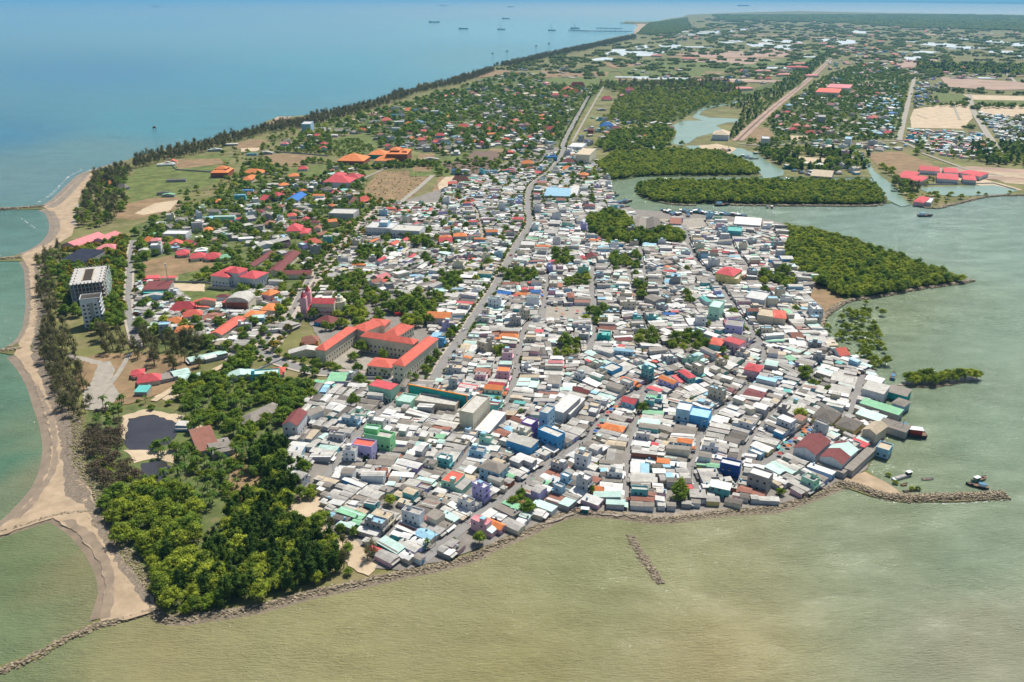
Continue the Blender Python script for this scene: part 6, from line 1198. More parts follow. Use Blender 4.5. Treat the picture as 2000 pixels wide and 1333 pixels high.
rocks('sunken_rocks', "1232 1046 1242 1068 1258 1094 1275 1118 1292 1140", 4.2, .85, .35, m='rock_dark', size=(.3, .7), z0=-.25); rocks('sunken_rocks', "1150 1000 1200 1007 1280 1016 1340 1011", 4, .5, .3, size=(.3, .7))
rocks('island_bank_rocks', "1395 398 1450 402 1600 403 1700 403 1724 398 1728 385", 4, .25, .8, size=(.8, 1.6)); rocks('island_bank_rocks', "1262 388 1290 396 1325 401 1360 402", 4, .25, .7, size=(.8, 1.5)); rocks('shore_rocks', "1790 404 1826 408 1850 403 1880 396 1930 385 2000 382", 4, .3, .8, size=(.8, 1.5))
rocks('beach_rubble', "76 560 80 600 80 650 90 700 116 760 138 810 146 850 150 900 166 940 186 980 210 1030 245 1090 285 1150", 11, .5, .15, size=(.15, .5), z0=.5)
rocks('beach_rubble', "100 500 80 530 78 580 76 640", 9, .5, .15, size=(.25, .6), z0=.5)
mat('hull_blue', (.03, .16, .30), .5, .2, 1); mat('hull_dark', (.035, .04, .05), .6, .3, 1); mat('hull_teal', (.02, .20, .19), .5, .2, 1); mat('deck', (.22, .13, .08), .8, .3, 1); mat('boat_red', (.35, .04, .03), .6, .2, 1); mat('boat_white', (.7, .72, .72), .6, .1, 1); mat('tarp', (.7, .28, .06), .7, .2, 1)
mat('car_white', (.75, .76, .78), .3, .05, 1, spec=.5); mat('car_dark', (.05, .055, .07), .3, .05, 1, spec=.5); mat('car_red', (.45, .03, .03), .3, .05, 1, spec=.5); mat('tyre', (.02, .02, .02), .9, .1, 1)
def hull_mb(l, b_, dep, m, mdeck='deck'):
    mb = MB(); st = []; n = 9
    for i in range(n):
        f = i / (n - 1); x = (f - .5) * l; bw = b_ / 2 * (1 - max(0, (f - .55) / .45) ** 2.2) * (.82 + .18 * min(1, f * 4)) + .05; sh = dep + .9 * max(0, f - .5) ** 2 * 4 * .5 + .25 * max(0, .25 - f)
        st.append([(x, -bw, sh), (x, -bw * .8, 0), (x, -bw * .25, -.5), (x, bw * .25, -.5), (x, bw * .8, 0), (x, bw, sh)])
    V_ = [p for s in st for p in s]; F_ = []
    for i in range(n - 1):
        for k in range(5): a = i * 6 + k; F_.append((a, a + 1, a + 7, a + 6))
    F_.append((0, 5, 4, 3, 2, 1)); F_.append(tuple((n - 1) * 6 + k for k in range(6))); mb.add(V_, F_, m)
    dk = [(s[0][0], s[0][1] * .96, s[0][2] - .35) for s in st] + [(s[5][0], s[5][1] * .96, s[5][2] - .35) for s in st]
    mb.add(dk, [(i, i + 1, n + i + 1, n + i) for i in range(n - 1)], mdeck); return mb
def make_boat(nm, m, cab, big=1.0):
    l, b_ = 15 * big, 4.2 * big; root = empty(nm, 0, 0, 0); hull_mb(l, b_, 1.5, m).obj('hull', root)
    c = MB(); c.box(-l * .38, -b_ * .33, 1.0, -l * .08, b_ * .33, 3.3, cab); co = c.obj('wheelhouse', root)
    wn = MB(); wn.box(-l * .08, -b_ * .27, 2.2, -l * .08 + .05, b_ * .27, 2.95, 'glass'); wn.obj('window', co)
    r_ = MB(); r_.box(-l * .40, -b_ * .37, 3.3, -l * .05, b_ * .37, 3.45, 'boat_white' if cab != 'boat_white' else 'hull_blue', bottom=True); r_.obj('cabin_roof', co)
    k = MB(); k.tube((l * .1, 0, 1), (l * .1, 0, 7), .1, .07, 'deck', 5); k.tube((l * .1, 0, 5.5), (l * .34, 0, 3.6), .06, .05, 'deck', 4); k.obj('mast', root)
    h_ = MB(); h_.box(l * .16, -.8, 1.25, l * .28, .8, 1.9, 'tarp' if big < 1 else 'hull_dark'); h_.obj('hatch', root)
    ra = MB()
    for s_ in (-1, 1):
        ra.tube((-l * .46, s_ * b_ * .4, 1.5), (-l * .46, s_ * b_ * .4, 2.5), .05, .05, 'boat_white', 4)
    ra.tube((-l * .46, -b_ * .4, 2.5), (-l * .46, b_ * .4, 2.5), .05, .05, 'boat_white', 4); ra.obj('stern_rail', root); return root
def copy_tree(o, parent=None):
    c = o.copy(); link(c); c.parent = parent
    for ch in list(o.children): copy_tree(ch, c)
    return c
PB = [make_boat('fishing_boat', 'hull_blue', 'boat_white'), make_boat('fishing_boat', 'hull_dark', 'boat_white'), make_boat('fishing_boat', 'hull_teal', 'hull_teal'), make_boat('fishing_boat', 'hull_dark', 'boat_red')]
BCOL = ['blue-hulled', 'dark-hulled', 'teal', 'dark-hulled red-cabined']; usedp = set()
def boat(px_, py_, ang, k, s=1.0, label=None, grp='fishing boats'):
    x, y = P(px_, py_, 0); o = PB[k] if k not in usedp else copy_tree(PB[k]); usedp.add(k)
    o.location = (x, y, .1); o.rotation_euler.z = R(ang); o.scale = (s, s, s); o['category'] = 'fishing boat'
    if label: o['label'] = label; o['group'] = grp
    else: THINGS.append((o, BCOL[k] + ' fishing boat', x, y, grp))
hb = "680 150 700 165 722 172 735 165 755 186 775 192 792 186 810 192 835 185 850 160 880 160 905 175 930 165 950 180 968 168 985 165 1000 152 1020 175 1036 168 1050 180 1066 186 1080 180 920 205 1130 215 1150 190 1175 185 1162 205 1200 196 1225 180 1240 200 1265 200 1310 200 1340 205 1370 210 1410 212"
for i, (a_, b_) in enumerate(flat([float(v) for v in hb.split()])): boat(1150 + a_ / 4.76, 380 + b_ / 4.76, 80 + (i * 37) % 30 if i < 26 else 20 + i * 5, (i * 7 + i // 3) % 4, .9 + (i % 4) * .07)
for i, (a_, b_) in enumerate(((1209, 399), (1217, 398), (1225, 395), (1203, 410), (1211, 408), (1219, 406), (1194, 384), (1200, 384), (1188, 389), (1184, 382), (1168, 364), (1172, 362), (1190, 376), (1196, 379))): boat(a_, b_, 5 + i * 9 % 40, (i * 3 + 1) % 2, 1.0)
for i, (a_, b_, g_) in enumerate(((1454, 307, 10), (1462, 310, 15), (1472, 312, 5), (1480, 302, 0), (1556, 336, -5), (1570, 340, 0), (1679, 301, 20), (1686, 304, 60), (1697, 325, 70), (1752, 376, 160), (1757, 372, 150))): boat(a_, b_, g_, (i + 2) % 3, 1.05)
boat(1547, 331, 0, 2, 1.9, 'large teal fishing vessel moored at the big grey creek warehouse'); boat(1411, 402, 10, 1, 1.35, 'dark fishing boat under way beside the mangrove island bank'); boat(1499, 406, 70, 1, .8, 'pair-sailing dark boat in the channel, the one nearer the quay'); boat(1507, 406, 75, 3, .8, 'pair-sailing dark boat in the channel, the one nearer the island tip')
boat(1807, 423, 5, 1, 1.2, 'black fishing boat alone in the wide water off the seaside shrine'); boat(1803, 403, 0, 1, .6, 'small dark boat at the foot of the seaside shrine'); boat(1744, 737, 62, 0, .85, 'blue and white fishing boat with red flag by the narrow islet'); boat(1913, 938, 25, 2, .72, 'teal-cabined boat moored at the tip of the long breakwater'); boat(1908, 951, 155, 1, .72, 'dark grey boat rafted in front of the teal-cabined boat')
boat(1768, 850, 165, 3, 1.5, 'long dark barge-like boat with orange tarps moored off the tan warehouse'); boat(1745, 838, 165, 1, 1.2, 'cluttered dark work boat moored behind the barge with orange tarps')
boat(1132, 1001, 170, 2, .8, 'teal-trimmed boat hauled up among junk below the sea houses'); 
# the long pale cargo sampan, small skiffs and the raft inside the breakwater
r_ = empty('cargo_boat', *P(1762, 933, 0), .1, R(25), 'long white-decked cargo boat with rear cabin inside the long breakwater', 'cargo boat'); hull_mb(14, 2.8, .9, 'boat_white', 'boat_white').obj('hull', r_); q = MB(); q.box(3.2, -1, .7, 6, 1, 2.4, 'hull_dark'); q.box(3.0, -1.15, 2.4, 6.3, 1.15, 2.5, 'boat_white', bottom=True); q.obj('cabin', r_); q = MB(); q.box(-5, -1.0, .95, 2.4, 1.0, 1.1, 'roof_grey'); q.obj('hold_cover', r_)
for (a_, b_, g_, l_, lab, m_) in ((1812, 937, 5, 6.5, 'small pale motor skiff floating between the cargo boat and the breakwater tip', 'boat_white'), (1766, 948, 20, 4, 'tiny brown rowing boat beside the cargo boat', 'deck'), (1719, 853, 160, 3.5, 'small white skiff tucked beside the tan warehouse', 'boat_white')):
    r_ = empty('skiff', *P(a_, b_, 0), .1, R(g_), lab, 'small boat'); hull_mb(l_, 1.5, .55, m_).obj('hull', r_); q = MB(); q.box(-.5, -.65, .35, -.1, .65, .45, 'deck'); q.box(.9, -.6, .35, 1.3, .6, .45, 'deck'); q.obj('thwart', r_); q = MB(); q.box(-l_ / 2 - .35, -.15, .2, -l_ / 2 - .05, .15, .9, 'hull_dark'); q.obj('outboard_motor', r_)
r_ = empty('raft', *P(1778, 960, 0), .15, R(8), 'dark floating timber raft between the two shore bushes', 'raft'); q = MB(); q.box(-4, -.8, 0, 4, .8, .25, 'wood_dark', bottom=True); q.obj('deck', r_); q = MB(); q.box(-3.9, -.8, .25, -3.7, .8, .6, 'wood_dark'); q.box(3.7, -.8, .25, 3.9, .8, .6, 'wood_dark'); q.obj('rail', r_)
for (a_, b_) in ((1780, 957), (1792, 957), (1748, 945), (1735, 930)): tx_, ty_ = P(a_, b_, .1); tm, cm = SPEC['shrub'][0]; root = empty('shrub', tx_, ty_, .1, a_); root['category'] = 'shrub'; [setattr(link(bpy.data.objects.new(n_, me_)), 'parent', root) for n_, me_ in (('trunk', tm), ('crown', cm))]; THINGS.append((root, 'low green shore shrub', tx_, ty_, 'trees of the town and its shores'))
# offshore: stilt huts, barges, crane barges, freighter, jetties
def hut(px_, py_, lab, s=1.0):
    x, y = P(px_, py_, 0); r_ = empty('stilt_hut', x, y, 0, .3, lab, 'stilt hut', 'fishing stilt huts in the open sea'); r_.scale = (s, s, s)
    for sx in (-1, 1):
        for sy in (-1, 1): q = MB(); q.tube((sx * 2.3, sy * 2.3, -1), (sx * 2, sy * 2, 3), .18, .15, 'wood_dark', 5); q.obj('leg', r_)
    q = MB(); q.box(-3, -3, 3, 3, 3, 3.2, 'wood_dark', bottom=True); q.obj('platform', r_); q = MB(); q.box(-2, -2, 3.2, 2, 2, 5.2, 'wood_dark', top=False); wo_ = q.obj('wall', r_); q = MB(); gable(q, -2.5, -2.5, 2.5, 2.5, 5.1, 1, 'roof_dark'); q.obj('roof', r_)
for a_, b_, lab, s in ((302, 254, 'lone dark stilt hut in the sea, the one closest to the left beach', 1.2), (962, 108, 'dark stilt hut off the tree-lined shore, lowest of the four far ones', 1.6), (990, 103, 'dark stilt hut just beyond the lowest of the far four', 1.6), (1047, 93, 'third far stilt hut along the tree-lined shore', 1.8), (1072, 88, 'farthest stilt hut, nearest to the jetty', 1.8)): hut(a_, b_, lab, s)
def ship(px_, py_, l, lab, crane=0, frei=0, ang=0):
    x, y = P(px_, py_, 0); r_ = empty('freighter' if frei else 'crane_barge' if crane else 'barge', x, y, 0, R(ang), lab, 'ship' if frei else 'barge'); q = hull_mb(l, l * .2, l * .06 + 1, 'hull_dark'); q.obj('hull', r_); q = MB(); q.box(-l * .42, -l * .07, 2, -l * .28, l * .07, l * .12 + 3, 'boat_white'); w_ = q.obj('bridge', r_); q = MB(); q.box(-l * .279, -l * .06, l * .1, -l * .275, l * .06, l * .1 + 1.5, 'glass'); q.obj('window', w_)
    if crane: q = MB(); q.tube((0, 0, 2), (0, 0, l * .3), l * .02, l * .02, 'hull_dark'); q.tube((0, 0, l * .15), (l * .3 * crane, 0, l * .75), l * .014, l * .01, 'hull_dark'); q.tube((0, 0, l * .3), (l * .3 * crane, 0, l * .75), l * .005, l * .005, 'hull_dark'); q.obj('crane', r_)
    if frei:
        for k in range(3): q = MB(); q.tube((l * (-.12 + k * .18), 0, 3), (l * (-.12 + k * .18), 0, l * .16), l * .008, l * .008, 'boat_white'); q.obj('derrick', r_)
for a in ((848, 44, 110, 'low dark barge, leftmost of the pair below the horizon barges'), (905, 57, 75, 'dark barge right of the low one, closer to the crane barges'), (866, 12, 200, 'faint barge near the horizon, left of centre'), (998, 14, 180, 'faint barge near the horizon above the crane barges'), (988, 37, 90, 'long flat barge between the horizon barges and the crane barges'), (305, 13, 180, 'faint distant barge on the blue horizon far to the left')): ship(*a)
ship(979, 58, 65, 'crane barge with raised boom, first of three off the jetty', -1); ship(1078, 60, 60, 'crane barge with raised boom, second of three off the jetty', -1); ship(1123, 56, 75, 'crane barge with raised boom, closest to the jetty', -1); ship(1452, 12, 330, 'large freighter in the wide river mouth', 0, 1)
for nm, s_, lab in (('jetty', ((1112, 60), (1150, 62), (1236, 63)), 'long dark jetty reaching out from the far beach'), ('jetty', ((1166, 56), (1215, 57)), 'shorter dark jetty parallel to the long one'), ('jetty', ((1212, 46), (1262, 47)), 'dark breakwater jetty at the far sandy point')):
    W_ = [P(a_, b_, 0) for a_, b_ in s_]; r_ = empty(nm, W_[0][0], W_[0][1], 0, 0, lab, 'jetty'); q = MB(); pl = MB()
    for (x1, y1), (x2, y2) in zip(W_, W_[1:]):
        L_ = math.hypot(x2 - x1, y2 - y1); M = T(x1 - W_[0][0], y1 - W_[0][1]) @ rot(math.atan2(y2 - y1, x2 - x1)); q.box(0, -9, 3, L_, 9, 6, 'hull_dark', M, bottom=True)
        for k in range(int(L_ / 40)): pl.box(k * 40, -8, -2, k * 40 + 3, -5, 3, 'hull_dark', M); pl.box(k * 40, 5, -2, k * 40 + 3, 8, 3, 'hull_dark', M)
    q.obj('deck', r_); pl.obj('piling', r_)
# telecom mast, bare pole mast, water tower, digger and sand heap
def lattice(px_, py_, hgt, bw, lab, m1='boat_white', m2='boat_red'):
    x, y = P(px_, py_, .5); r_ = empty('lattice_mast', x, y, .5, .4, lab, 'mast'); n = 8
    for k in range(n):
        q = MB(); z0, z1 = hgt * k / n, hgt * (k + 1) / n; b0, b1 = bw * (1 - .85 * k / n), bw * (1 - .85 * (k + 1) / n); m_ = m1 if k % 2 else m2; th = max(.12, bw * .045)
        C0 = [(-b0, -b0), (b0, -b0), (b0, b0), (-b0, b0)]; C1 = [(-b1, -b1), (b1, -b1), (b1, b1), (-b1, b1)]
        for i in range(4):
            j = (i + 1) % 4; q.tube((*C0[i], z0), (*C1[i], z1), th, th, m_, 4); q.tube((*C0[i], z0), (*C1[j], z1), th * .6, th * .6, m_, 4); q.tube((*C0[j], z0), (*C1[i], z1), th * .6, th * .6, m_, 4)
        q.obj('mast_section', r_)
    for a_ in (0, 2.1, 4.2): q = MB(); q.box(bw * .3, -.4, hgt * .9, bw * .3 + .3, .4, hgt * .9 + 2.4, 'boat_white', rot(a_), bottom=True); q.obj('antenna_panel', r_)
lattice(1566, 243, 46, 2.6, 'tall red and white lattice telecom mast amid the far yellow villas'); lattice(331, 566, 24, .8, 'thin grey lattice mast beside the maroon-roofed hall', 'metal_grey', 'metal_grey')
x, y = P(1411, 297, .5); r_ = empty('sand_heap', x, y, .5, 0, 'brown sand heap beside the digger on the creek bank', 'sand heap'); q = MB(); n = 14
V_ = [(0, 0, 6.5), (3, 1, 6)] + [(math.cos(i * .4488) * RZ.uniform(11, 15), math.sin(i * .4488) * RZ.uniform(6, 8), 0) for i in range(14)] + [(math.cos(i * .4488) * RZ.uniform(5, 8), math.sin(i * .4488) * RZ.uniform(3, 4.5), RZ.uniform(3, 4.5)) for i in range(14)]
q.add(V_, [(2 + i, 2 + (i + 1) % 14, 16 + (i + 1) % 14, 16 + i) for i in range(14)] + [(16 + i, 16 + (i + 1) % 14, 0) for i in range(14)], 'field_pink'); q.obj('heap', r_)
x, y = P(1424, 296, .5); r_ = empty('digger', x, y, .5, .3, 'dark digger with a long yellow boom above the sand heap', 'digger'); q = MB(); q.box(-3, -2, 0, 3, -1, 1.2, 'tyre'); q.box(-3, 1, 0, 3, 2, 1.2, 'tyre'); q.obj('tracks', r_); q = MB(); q.box(-3, -1.8, 1.3, 2, 1.8, 3.4, 'hull_dark', bottom=True); q.obj('cab', r_); q = MB(); q.tube((1, 0, 2.5), (-5, 0, 14), .6, .4, 'wall_yellow'); q.tube((-5, 0, 14), (-9, 0, 9), .4, .3, 'wall_yellow'); q.obj('boom', r_)
# the painted hoarding wall with an orange-gold frame
A_, B_ = P(798, 752, 10.5), P(911, 774, 10.5); L_ = math.hypot(B_[0] - A_[0], B_[1] - A_[1]); r_ = empty('hoarding_wall', A_[0], A_[1], .5, math.atan2(B_[1] - A_[1], B_[0] - A_[0]), 'long teal hoarding wall in an orange frame at the end of the main road', 'hoarding')
q = MB(); q.box(0, 0, .2, L_, .5, 10, 'wall_teal', bottom=True); q.obj('panel', r_)
for bx in ((-.4, -.2, 0, -.003, .7, 10.4), (L_ + .003, -.2, 0, L_ + .4, .7, 10.4), (-.4, -.2, 10.0, L_ + .4, .7, 10.5)):
    q = MB(); q.box(*bx, 'wall_orange', bottom=True); q.obj('frame_rail', r_)
q = MB()
for k in range(2):
    for i in range(5): q.box(L_ * .46 + i * 1.6, -.06, 6.9 - k * 2.2, L_ * .46 + i * 1.6 + .9, -.003, 8.3 - k * 2.2, 'wall_grey')
LANDM.append(('the teal hoarding wall', A_[0] + 8, A_[1] - 4))
# cars, trucks
def make_car(m, truck=0):
    r_ = empty('parked_truck' if truck else 'parked_car', 0, 0, 0); l = 6.5 if truck else 4.4; q = MB()
    if truck: q.box(-l / 2, -1.05, .9, 1.2, 1.05, 2.9, m, bottom=True); q.obj('cargo_box', r_); q = MB(); q.box(1.3, -1, .5, l / 2, 1, 2.3, m, bottom=True)
    else:
        q.box(-l / 2, -.88, .35, l / 2, .88, .85, m, bottom=True)
        q.add([(-1.7, -.85, .85), (1.1, -.85, .85), (1.1, .85, .85), (-1.7, .85, .85), (-1.2, -.7, 1.45), (.5, -.7, 1.45), (.5, .7, 1.45), (-1.2, .7, 1.45)], [(4, 5, 6, 7)], m)
    bo = q.obj('body', r_); q = MB()
    if truck: q.box(l / 2 + .003, -.9, 1.4, l / 2 + .03, .9, 2.1, 'glass')
    else: q.add([(-1.7, -.85, .85), (1.1, -.85, .85), (1.1, .85, .85), (-1.7, .85, .85), (-1.2, -.7, 1.44), (.5, -.7, 1.44), (.5, .7, 1.44), (-1.2, .7, 1.44)], [(0, 1, 5, 4), (1, 2, 6, 5), (2, 3, 7, 6), (3, 0, 4, 7)], 'glass')
    q.obj('window', bo)
    for sx in (-1, 1):
        for sy in (-1, 1): q = MB(); q.tube((sx * l * .32, sy * .7, .35), (sx * l * .32, sy * .92, .35), .35, .35, 'tyre', 10); q.obj('wheel', r_)
    return r_
PC = {'w': make_car('car_white'), 'd': make_car('car_dark'), 'r': make_car('car_red'), 'W': make_car('car_white', 1), 'R': make_car('car_red', 1)}; usedc = set()
for (a_, b_, g_, k, lab) in ((262, 624, 95, 'w', 'white car driving down the shore road'), (273, 626, 80, 'd', 'dark car parked at the kerb of the shore road'), (779, 617, 20, 'R', 'red truck parked under the trees behind the school'), (724, 814, 50, 'W', 'white truck parked in the street above the lime green house'), (1587, 839, 40, 'w', 'white car on the market street above the maroon market hall'), (1325, 447, 20, 'd', 'dark car in the quay yard'), (1338, 448, 90, 'w', 'white car at the head of the quay road'), (770, 744, -15, 'w', 'pale car parked in front of the school corner'), (1012, 494, 68, 'd', 'dark car on the main road near the town middle'), (978, 531, 68, 'w', 'white car on the main road below the dark one'), (998, 500, 68, 'r', 'red car on the main road beside the white one'), (1655, 799, 60, 'W', 'white van-like truck in the waterfront lane'), (906, 646, 62, 'w', 'white car on the main road by the orange hall'), (595, 718, -8, 'd', 'dark car on the cross street before the school'), (1070, 365, 75, 'R', 'red truck on the upper main road'), (888, 688, 60, 'd', 'dark car on the main road beside the school')):
    x, y = P(a_, b_, .7); o = PC[k] if k not in usedc else copy_tree(PC[k]); usedc.add(k); o.location = (x, y, .72); o.rotation_euler.z = R(g_); tag(o, lab, 'truck' if k in 'WR' else 'car', 'cars and trucks in the streets')
# motorbikes at the kerbs and sun umbrellas round the market
def make_bike(m):
    r_ = empty('motorbike', 0, 0, 0); q = MB(); q.box(-.6, -.16, .45, .55, .16, .85, m, bottom=True); q.obj('body', r_); q = MB(); q.box(-.6, -.15, .86, .1, .15, .97, 'tyre'); q.obj('saddle', r_); q = MB(); q.tube((.5, -.35, 1.05), (.5, .35, 1.05), .03, .03, 'metal_grey', 4); q.tube((.5, 0, .8), (.5, 0, 1.05), .03, .03, 'metal_grey', 4); q.obj('handlebar', r_)
    for x_ in (-.62, .66): q = MB(); q.tube((x_, -.06, .3), (x_, .06, .3), .3, .3, 'tyre', 10); q.obj('wheel', r_)
    return r_
BK = [(make_bike('car_dark'), 'black'), (make_bike('car_red'), 'red'), (make_bike('car_white'), 'white')]; ub = set(); nb = 0
for si in (0, 6, 7, 8, 9, 12, 13, 14, 5):
    Q, hwid, s = ST[si % len(ST)]
    for _ in range(9):
        u = RZ.uniform(.1, .95) * s[-1]; x, y, tx, ty = at_s(Q, s, u); sd_ = RZ.choice((-1, 1)); x, y = x - ty * sd_ * (hwid - .9), y + tx * sd_ * (hwid - .9)
        if y > 780: continue
        k = nb % 3; nb += 1; o = BK[k][0] if k not in ub else copy_tree(BK[k][0]); ub.add(k); o.location = (x, y, .85 if si == 0 else .75); o.rotation_euler.z = math.atan2(ty, tx) + RZ.choice((0, 1.2)); o['category'] = 'motorbike'; THINGS.append((o, BK[k][1] + ' motorbike parked at the kerb', x, y, 'motorbikes parked in the streets'))
def make_umb(m):
    r_ = empty('market_umbrella', 0, 0, 0); q = MB(); q.tube((0, 0, 0), (0, 0, 2.3), .05, .05, 'metal_grey', 5); q.obj('pole', r_); q = MB(); q.tube((0, 0, 2.0), (0, 0, 2.7), 1.5, .05, m, 8); q.obj('canopy', r_); return r_
UM = [(make_umb('roof_red'), 'red'), (make_umb('roof_blue'), 'blue'), (make_umb('roof_orange'), 'orange'), (make_umb('roof_teal'), 'green')]; uu = set()
for i, (a_, b_) in enumerate(((1592, 840), (1583, 846), (1574, 850), (1564, 856), (1553, 862), (1545, 868), (1538, 876), (1528, 884), (1520, 893), (1598, 832), (1570, 846), (1535, 870), (1185, 812), (1192, 806), (1200, 800), (1178, 826), (1170, 838), (1160, 848), (1090, 610), (1110, 606), (1130, 612), (1142, 618), (1100, 618))):
    x, y = P(a_ + RZ.uniform(-3, 3), b_ + RZ.uniform(-2, 2), .5); k = i % 4; o = UM[k][0] if k not in uu else copy_tree(UM[k][0]); uu.add(k); o.location = (x, y, .75); o['category'] = 'umbrella'; THINGS.append((o, UM[k][1] + ' round sun umbrella over a stall', x, y, 'sun umbrellas of the street stalls'))
# power poles with a crossarm and lamp arms
r_ = None; npole = 0
def pole(x, y, a, sname):
    global r_, npole
    if r_ is None:
        r_ = o = empty('power_pole', 0, 0, 0); q = MB(); q.tube((0, 0, 0), (0, 0, 8.5), .17, .11, 'concrete', 6); q.obj('post', o); q = MB(); q.box(-1.1, -.06, 7.6, 1.1, .06, 7.75, 'wood_dark', bottom=True); q.obj('crossarm', o); q = MB(); q.tube((0, 0, 7), (1.8, 0, 7.8), .05, .05, 'metal_grey', 4); q.box(1.5, -.15, 7.7, 2.2, .15, 7.85, 'metal_grey', bottom=True); q.obj('lamp_arm', o)
    else: o = copy_tree(r_)
    o.location = (x, y, .5); o.rotation_euler.z = a; o['category'] = 'power pole'; npole += 1; THINGS.append((o, 'grey concrete power pole' + sname, x, y, 'power poles along the streets'))
for si, nm in ((0, ' on the main road'), (3, ''), (4, ''), (5, '')):
    Q, hwid, s = ST[si]; u = 12
    while u < s[-1] and npole < 60:
        x, y, tx, ty = at_s(Q, s, u); X_, Y_ = x - ty * (hwid - .8), y + tx * (hwid - .8)
        if Y_ < 900: pole(X_, Y_, math.atan2(ty, tx) - math.pi / 2, nm)
        u += 27
# garden walls round plots
for i, (s_, h_, m_, lab) in enumerate((("285 548 335 552 400 553 412 556", 1.6, 'wall_grey', 'grey wall along the bare field below the pink-roofed civic building'), ("408 564 440 566 475 570 500 568", 2.6, 'wall_beige', 'beige wall in front of the pink-roofed civic building'), ("330 319 345 333 420 338 440 346", 2, 'wall_grey', 'long grey wall between the green plots below the two-tier temple hall'), ("525 303 540 298 612 303 640 306", 2, 'wall_palegrey', 'pale wall round the brown field beside the coast trees'), ("638 402 700 405 712 404", 2.4, 'wall_blue', 'blue-topped wall beside the long white school range'), ("340 722 300 752 272 770", 2.2, 'wall_palegrey', 'pale wall slanting between the park and the mint-roofed sheds'), ("432 760 480 735 560 700", 1.6, 'wall_palegrey', 'thin pale wall through the palm garden'), ("640 560 720 566 770 560", 3, 'wall_grey', 'dark wall behind the dense block beside the boulevard'), ("640 735 700 742 745 742", 2.2, 'wall_palegrey', 'pale wall in front of the school yard'), ("1788 362 1860 361 1940 359 1985 372", 1.5, 'wall_palegrey', 'pale wall between the red-roofed villas and the salt pond'))):
    W_ = [P(a_, b_, .5) for a_, b_ in PF(s_)]; r2 = MB(); o2 = W_[0]
    for (x1, y1), (x2, y2) in zip(W_, W_[1:]):
        L_ = math.hypot(x2 - x1, y2 - y1); M = T(x1 - o2[0], y1 - o2[1]) @ rot(math.atan2(y2 - y1, x2 - x1)); r2.box(0, -.15, 0, L_, .15, h_, m_, M)
    o = r2.obj('boundary_wall'); o.location = (o2[0], o2[1], .5); tag(o, lab, 'wall')
# ================================================================== LABELS
for n_, a_, b_ in (('the black pond', 290, 845), ('the long rock breakwater', 1800, 968), ('the tapering mangrove wood', 1700, 530), ('the narrow islet', 1830, 745), ('the rocky southern tip', 320, 1190), ('the sunken rocks', 1260, 1095), ('the paved shore park', 190, 750), ('the quay yard', 1355, 437), ('the mangrove island', 1500, 375), ('the paved town square', 1112, 612), ('the small inlet pool', 1120, 463), ('the lane junction', 1486, 671), ('the main road fork', 1110, 280), ('the main road end', 850, 745), ('the street mouth', 830, 1095), ('the upper beach bend', 130, 380), ('the sandy cove', 200, 1090), ('the beach point', 60, 680), ('the bare orange yard', 1620, 585), ('the overgrown brown field', 760, 370), ('the ploughed field', 900, 325), ('the green walled plots', 340, 330), ('the eastern lane', 1505, 500), ('the sea-wall bend', 1130, 1003), ('the waterfront lane', 1670, 775), ('the sandy plot', 1830, 230), ('the dual road end', 1440, 276), ('the shore road', 252, 560), ('the boulevard middle', 600, 575), ('the creek mouth', 1740, 375), ('the rock wall bend', 960, 1068), ('the sea houses', 1400, 1000), ('the sandy clearing', 590, 985), ('the dark southern wood', 500, 1080), ('the palm garden', 420, 890), ('the upper creek loop', 1445, 235), ('the mid town lane', 1240, 770), ('the lower crossing', 1360, 880), ('the western lanes', 640, 930), ('the cane patch', 1050, 245)):
    x, y = P(a_, b_, 1); LANDM.append((n_, x, y))
LMK = [(n.strip(), x, y) for n, x, y in LANDM if len(n.split()) <= 8]
OD = ['', 'second', 'third', 'fourth', 'fifth', 'sixth', 'seventh', 'eighth', 'ninth', 'tenth', 'eleventh', 'twelfth', 'thirteenth', 'fourteenth', 'fifteenth', 'sixteenth', 'seventeenth', 'eighteenth', 'nineteenth', 'twentieth'] + ['twenty-' + o for o in ('first', 'second', 'third', 'fourth', 'fifth', 'sixth', 'seventh', 'eighth', 'ninth')] + ['thirtieth'] + ['thirty-' + o for o in ('first', 'second', 'third', 'fourth', 'fifth', 'sixth', 'seventh', 'eighth', 'ninth')] + ['fortieth'] + ['forty-' + o for o in ('first', 'second', 'third', 'fourth', 'fifth', 'sixth', 'seventh', 'eighth', 'ninth')] + ['fiftieth'] + ['fifty-' + o for o in ('first', 'second', 'third', 'fourth', 'fifth', 'sixth', 'seventh', 'eighth', 'ninth')] + ['sixtieth'] + ['sixty-' + o for o in ('first', 'second', 'third', 'fourth', 'fifth', 'sixth', 'seventh', 'eighth', 'ninth')]
bins = {}
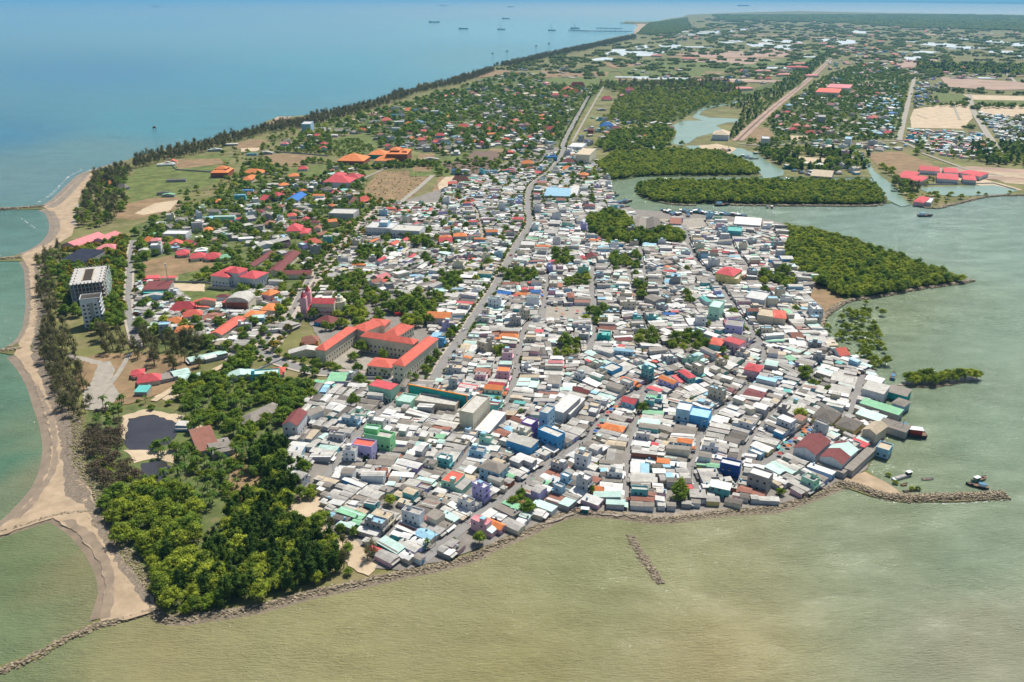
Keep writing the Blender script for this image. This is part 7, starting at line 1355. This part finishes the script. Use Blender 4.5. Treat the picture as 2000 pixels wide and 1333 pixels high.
for t_ in THINGS:
    o, head, x, y, grp = t_; bx, by_ = pix(x, y, 2); best = None
    for n_, lx, ly in LMK:
        px_, py_ = pix(lx, ly, 2); dx, dy = bx - px_, by_ - py_; d_ = math.hypot(x - lx, y - ly)
        if best is None or d_ < best[0]: best = (d_, n_, ('left of' if dx < 0 else 'right of') if abs(dx) > abs(dy) * 1.2 else ('behind' if dy < 0 else 'before'))
    bins.setdefault((head, best[1], best[2]), []).append((best[0], o, grp))
for (head, ln, dr), L_ in bins.items():
    L_.sort(key=lambda q: q[0])
    for i, (d_, o, grp) in enumerate(L_):
        lab = f"{head}, {dr} {ln}"
        if len(L_) > 1: lab += ', ' + (OD[i] + ' closest' if i else 'closest') if i < len(OD) else ', far out'
        wds = lab.split()
        if len(wds) > 16: lab = lab.replace(' sheet-roofed', '-roofed', 1).replace('-roofed', '-roofed')
        if len(lab.split()) > 16: lab = lab.replace(' walls', '')
        if len(lab.split()) > 16: lab = lab.replace('weathered ', '').replace('dark stained', 'dark')
        if len(lab.split()) > 16: lab = ' '.join(lab.split()[1:])
        if len(lab.split()) > 16: lab = lab.replace(' tree,', ',').replace(' house,', ',')
        while len(lab.split()) > 16: lab = ' '.join(lab.split()[1:])
        o['label'] = lab; o['group'] = grp
# ================================================================== HAZE
def haze():
    mb = MB(); x0, x1, y0, y1, z0, z1 = -90000, 90000, -3000, 160500, -5, 262
    m = bpy.data.materials.new('haze_air'); m.use_nodes = True; t = m.node_tree; t.nodes.clear(); MATS['haze_air'] = m
    v = t.nodes.new('ShaderNodeVolumePrincipled'); v.inputs['Color'].default_value = HAZE_COL; v.inputs['Density'].default_value = HAZE_D; v.inputs['Anisotropy'].default_value = .1
    t.links.new(v.outputs[0], t.nodes.new('ShaderNodeOutputMaterial').inputs['Volume'])
    mb.box(x0, y0, z0, x1, y1, z1, 'haze_air', bottom=True)
    tag(mb.obj('haze'), kind='stuff')
HAZE_COL = (.22, .60, .94, 1); HAZE_D = 4.0e-5
haze()
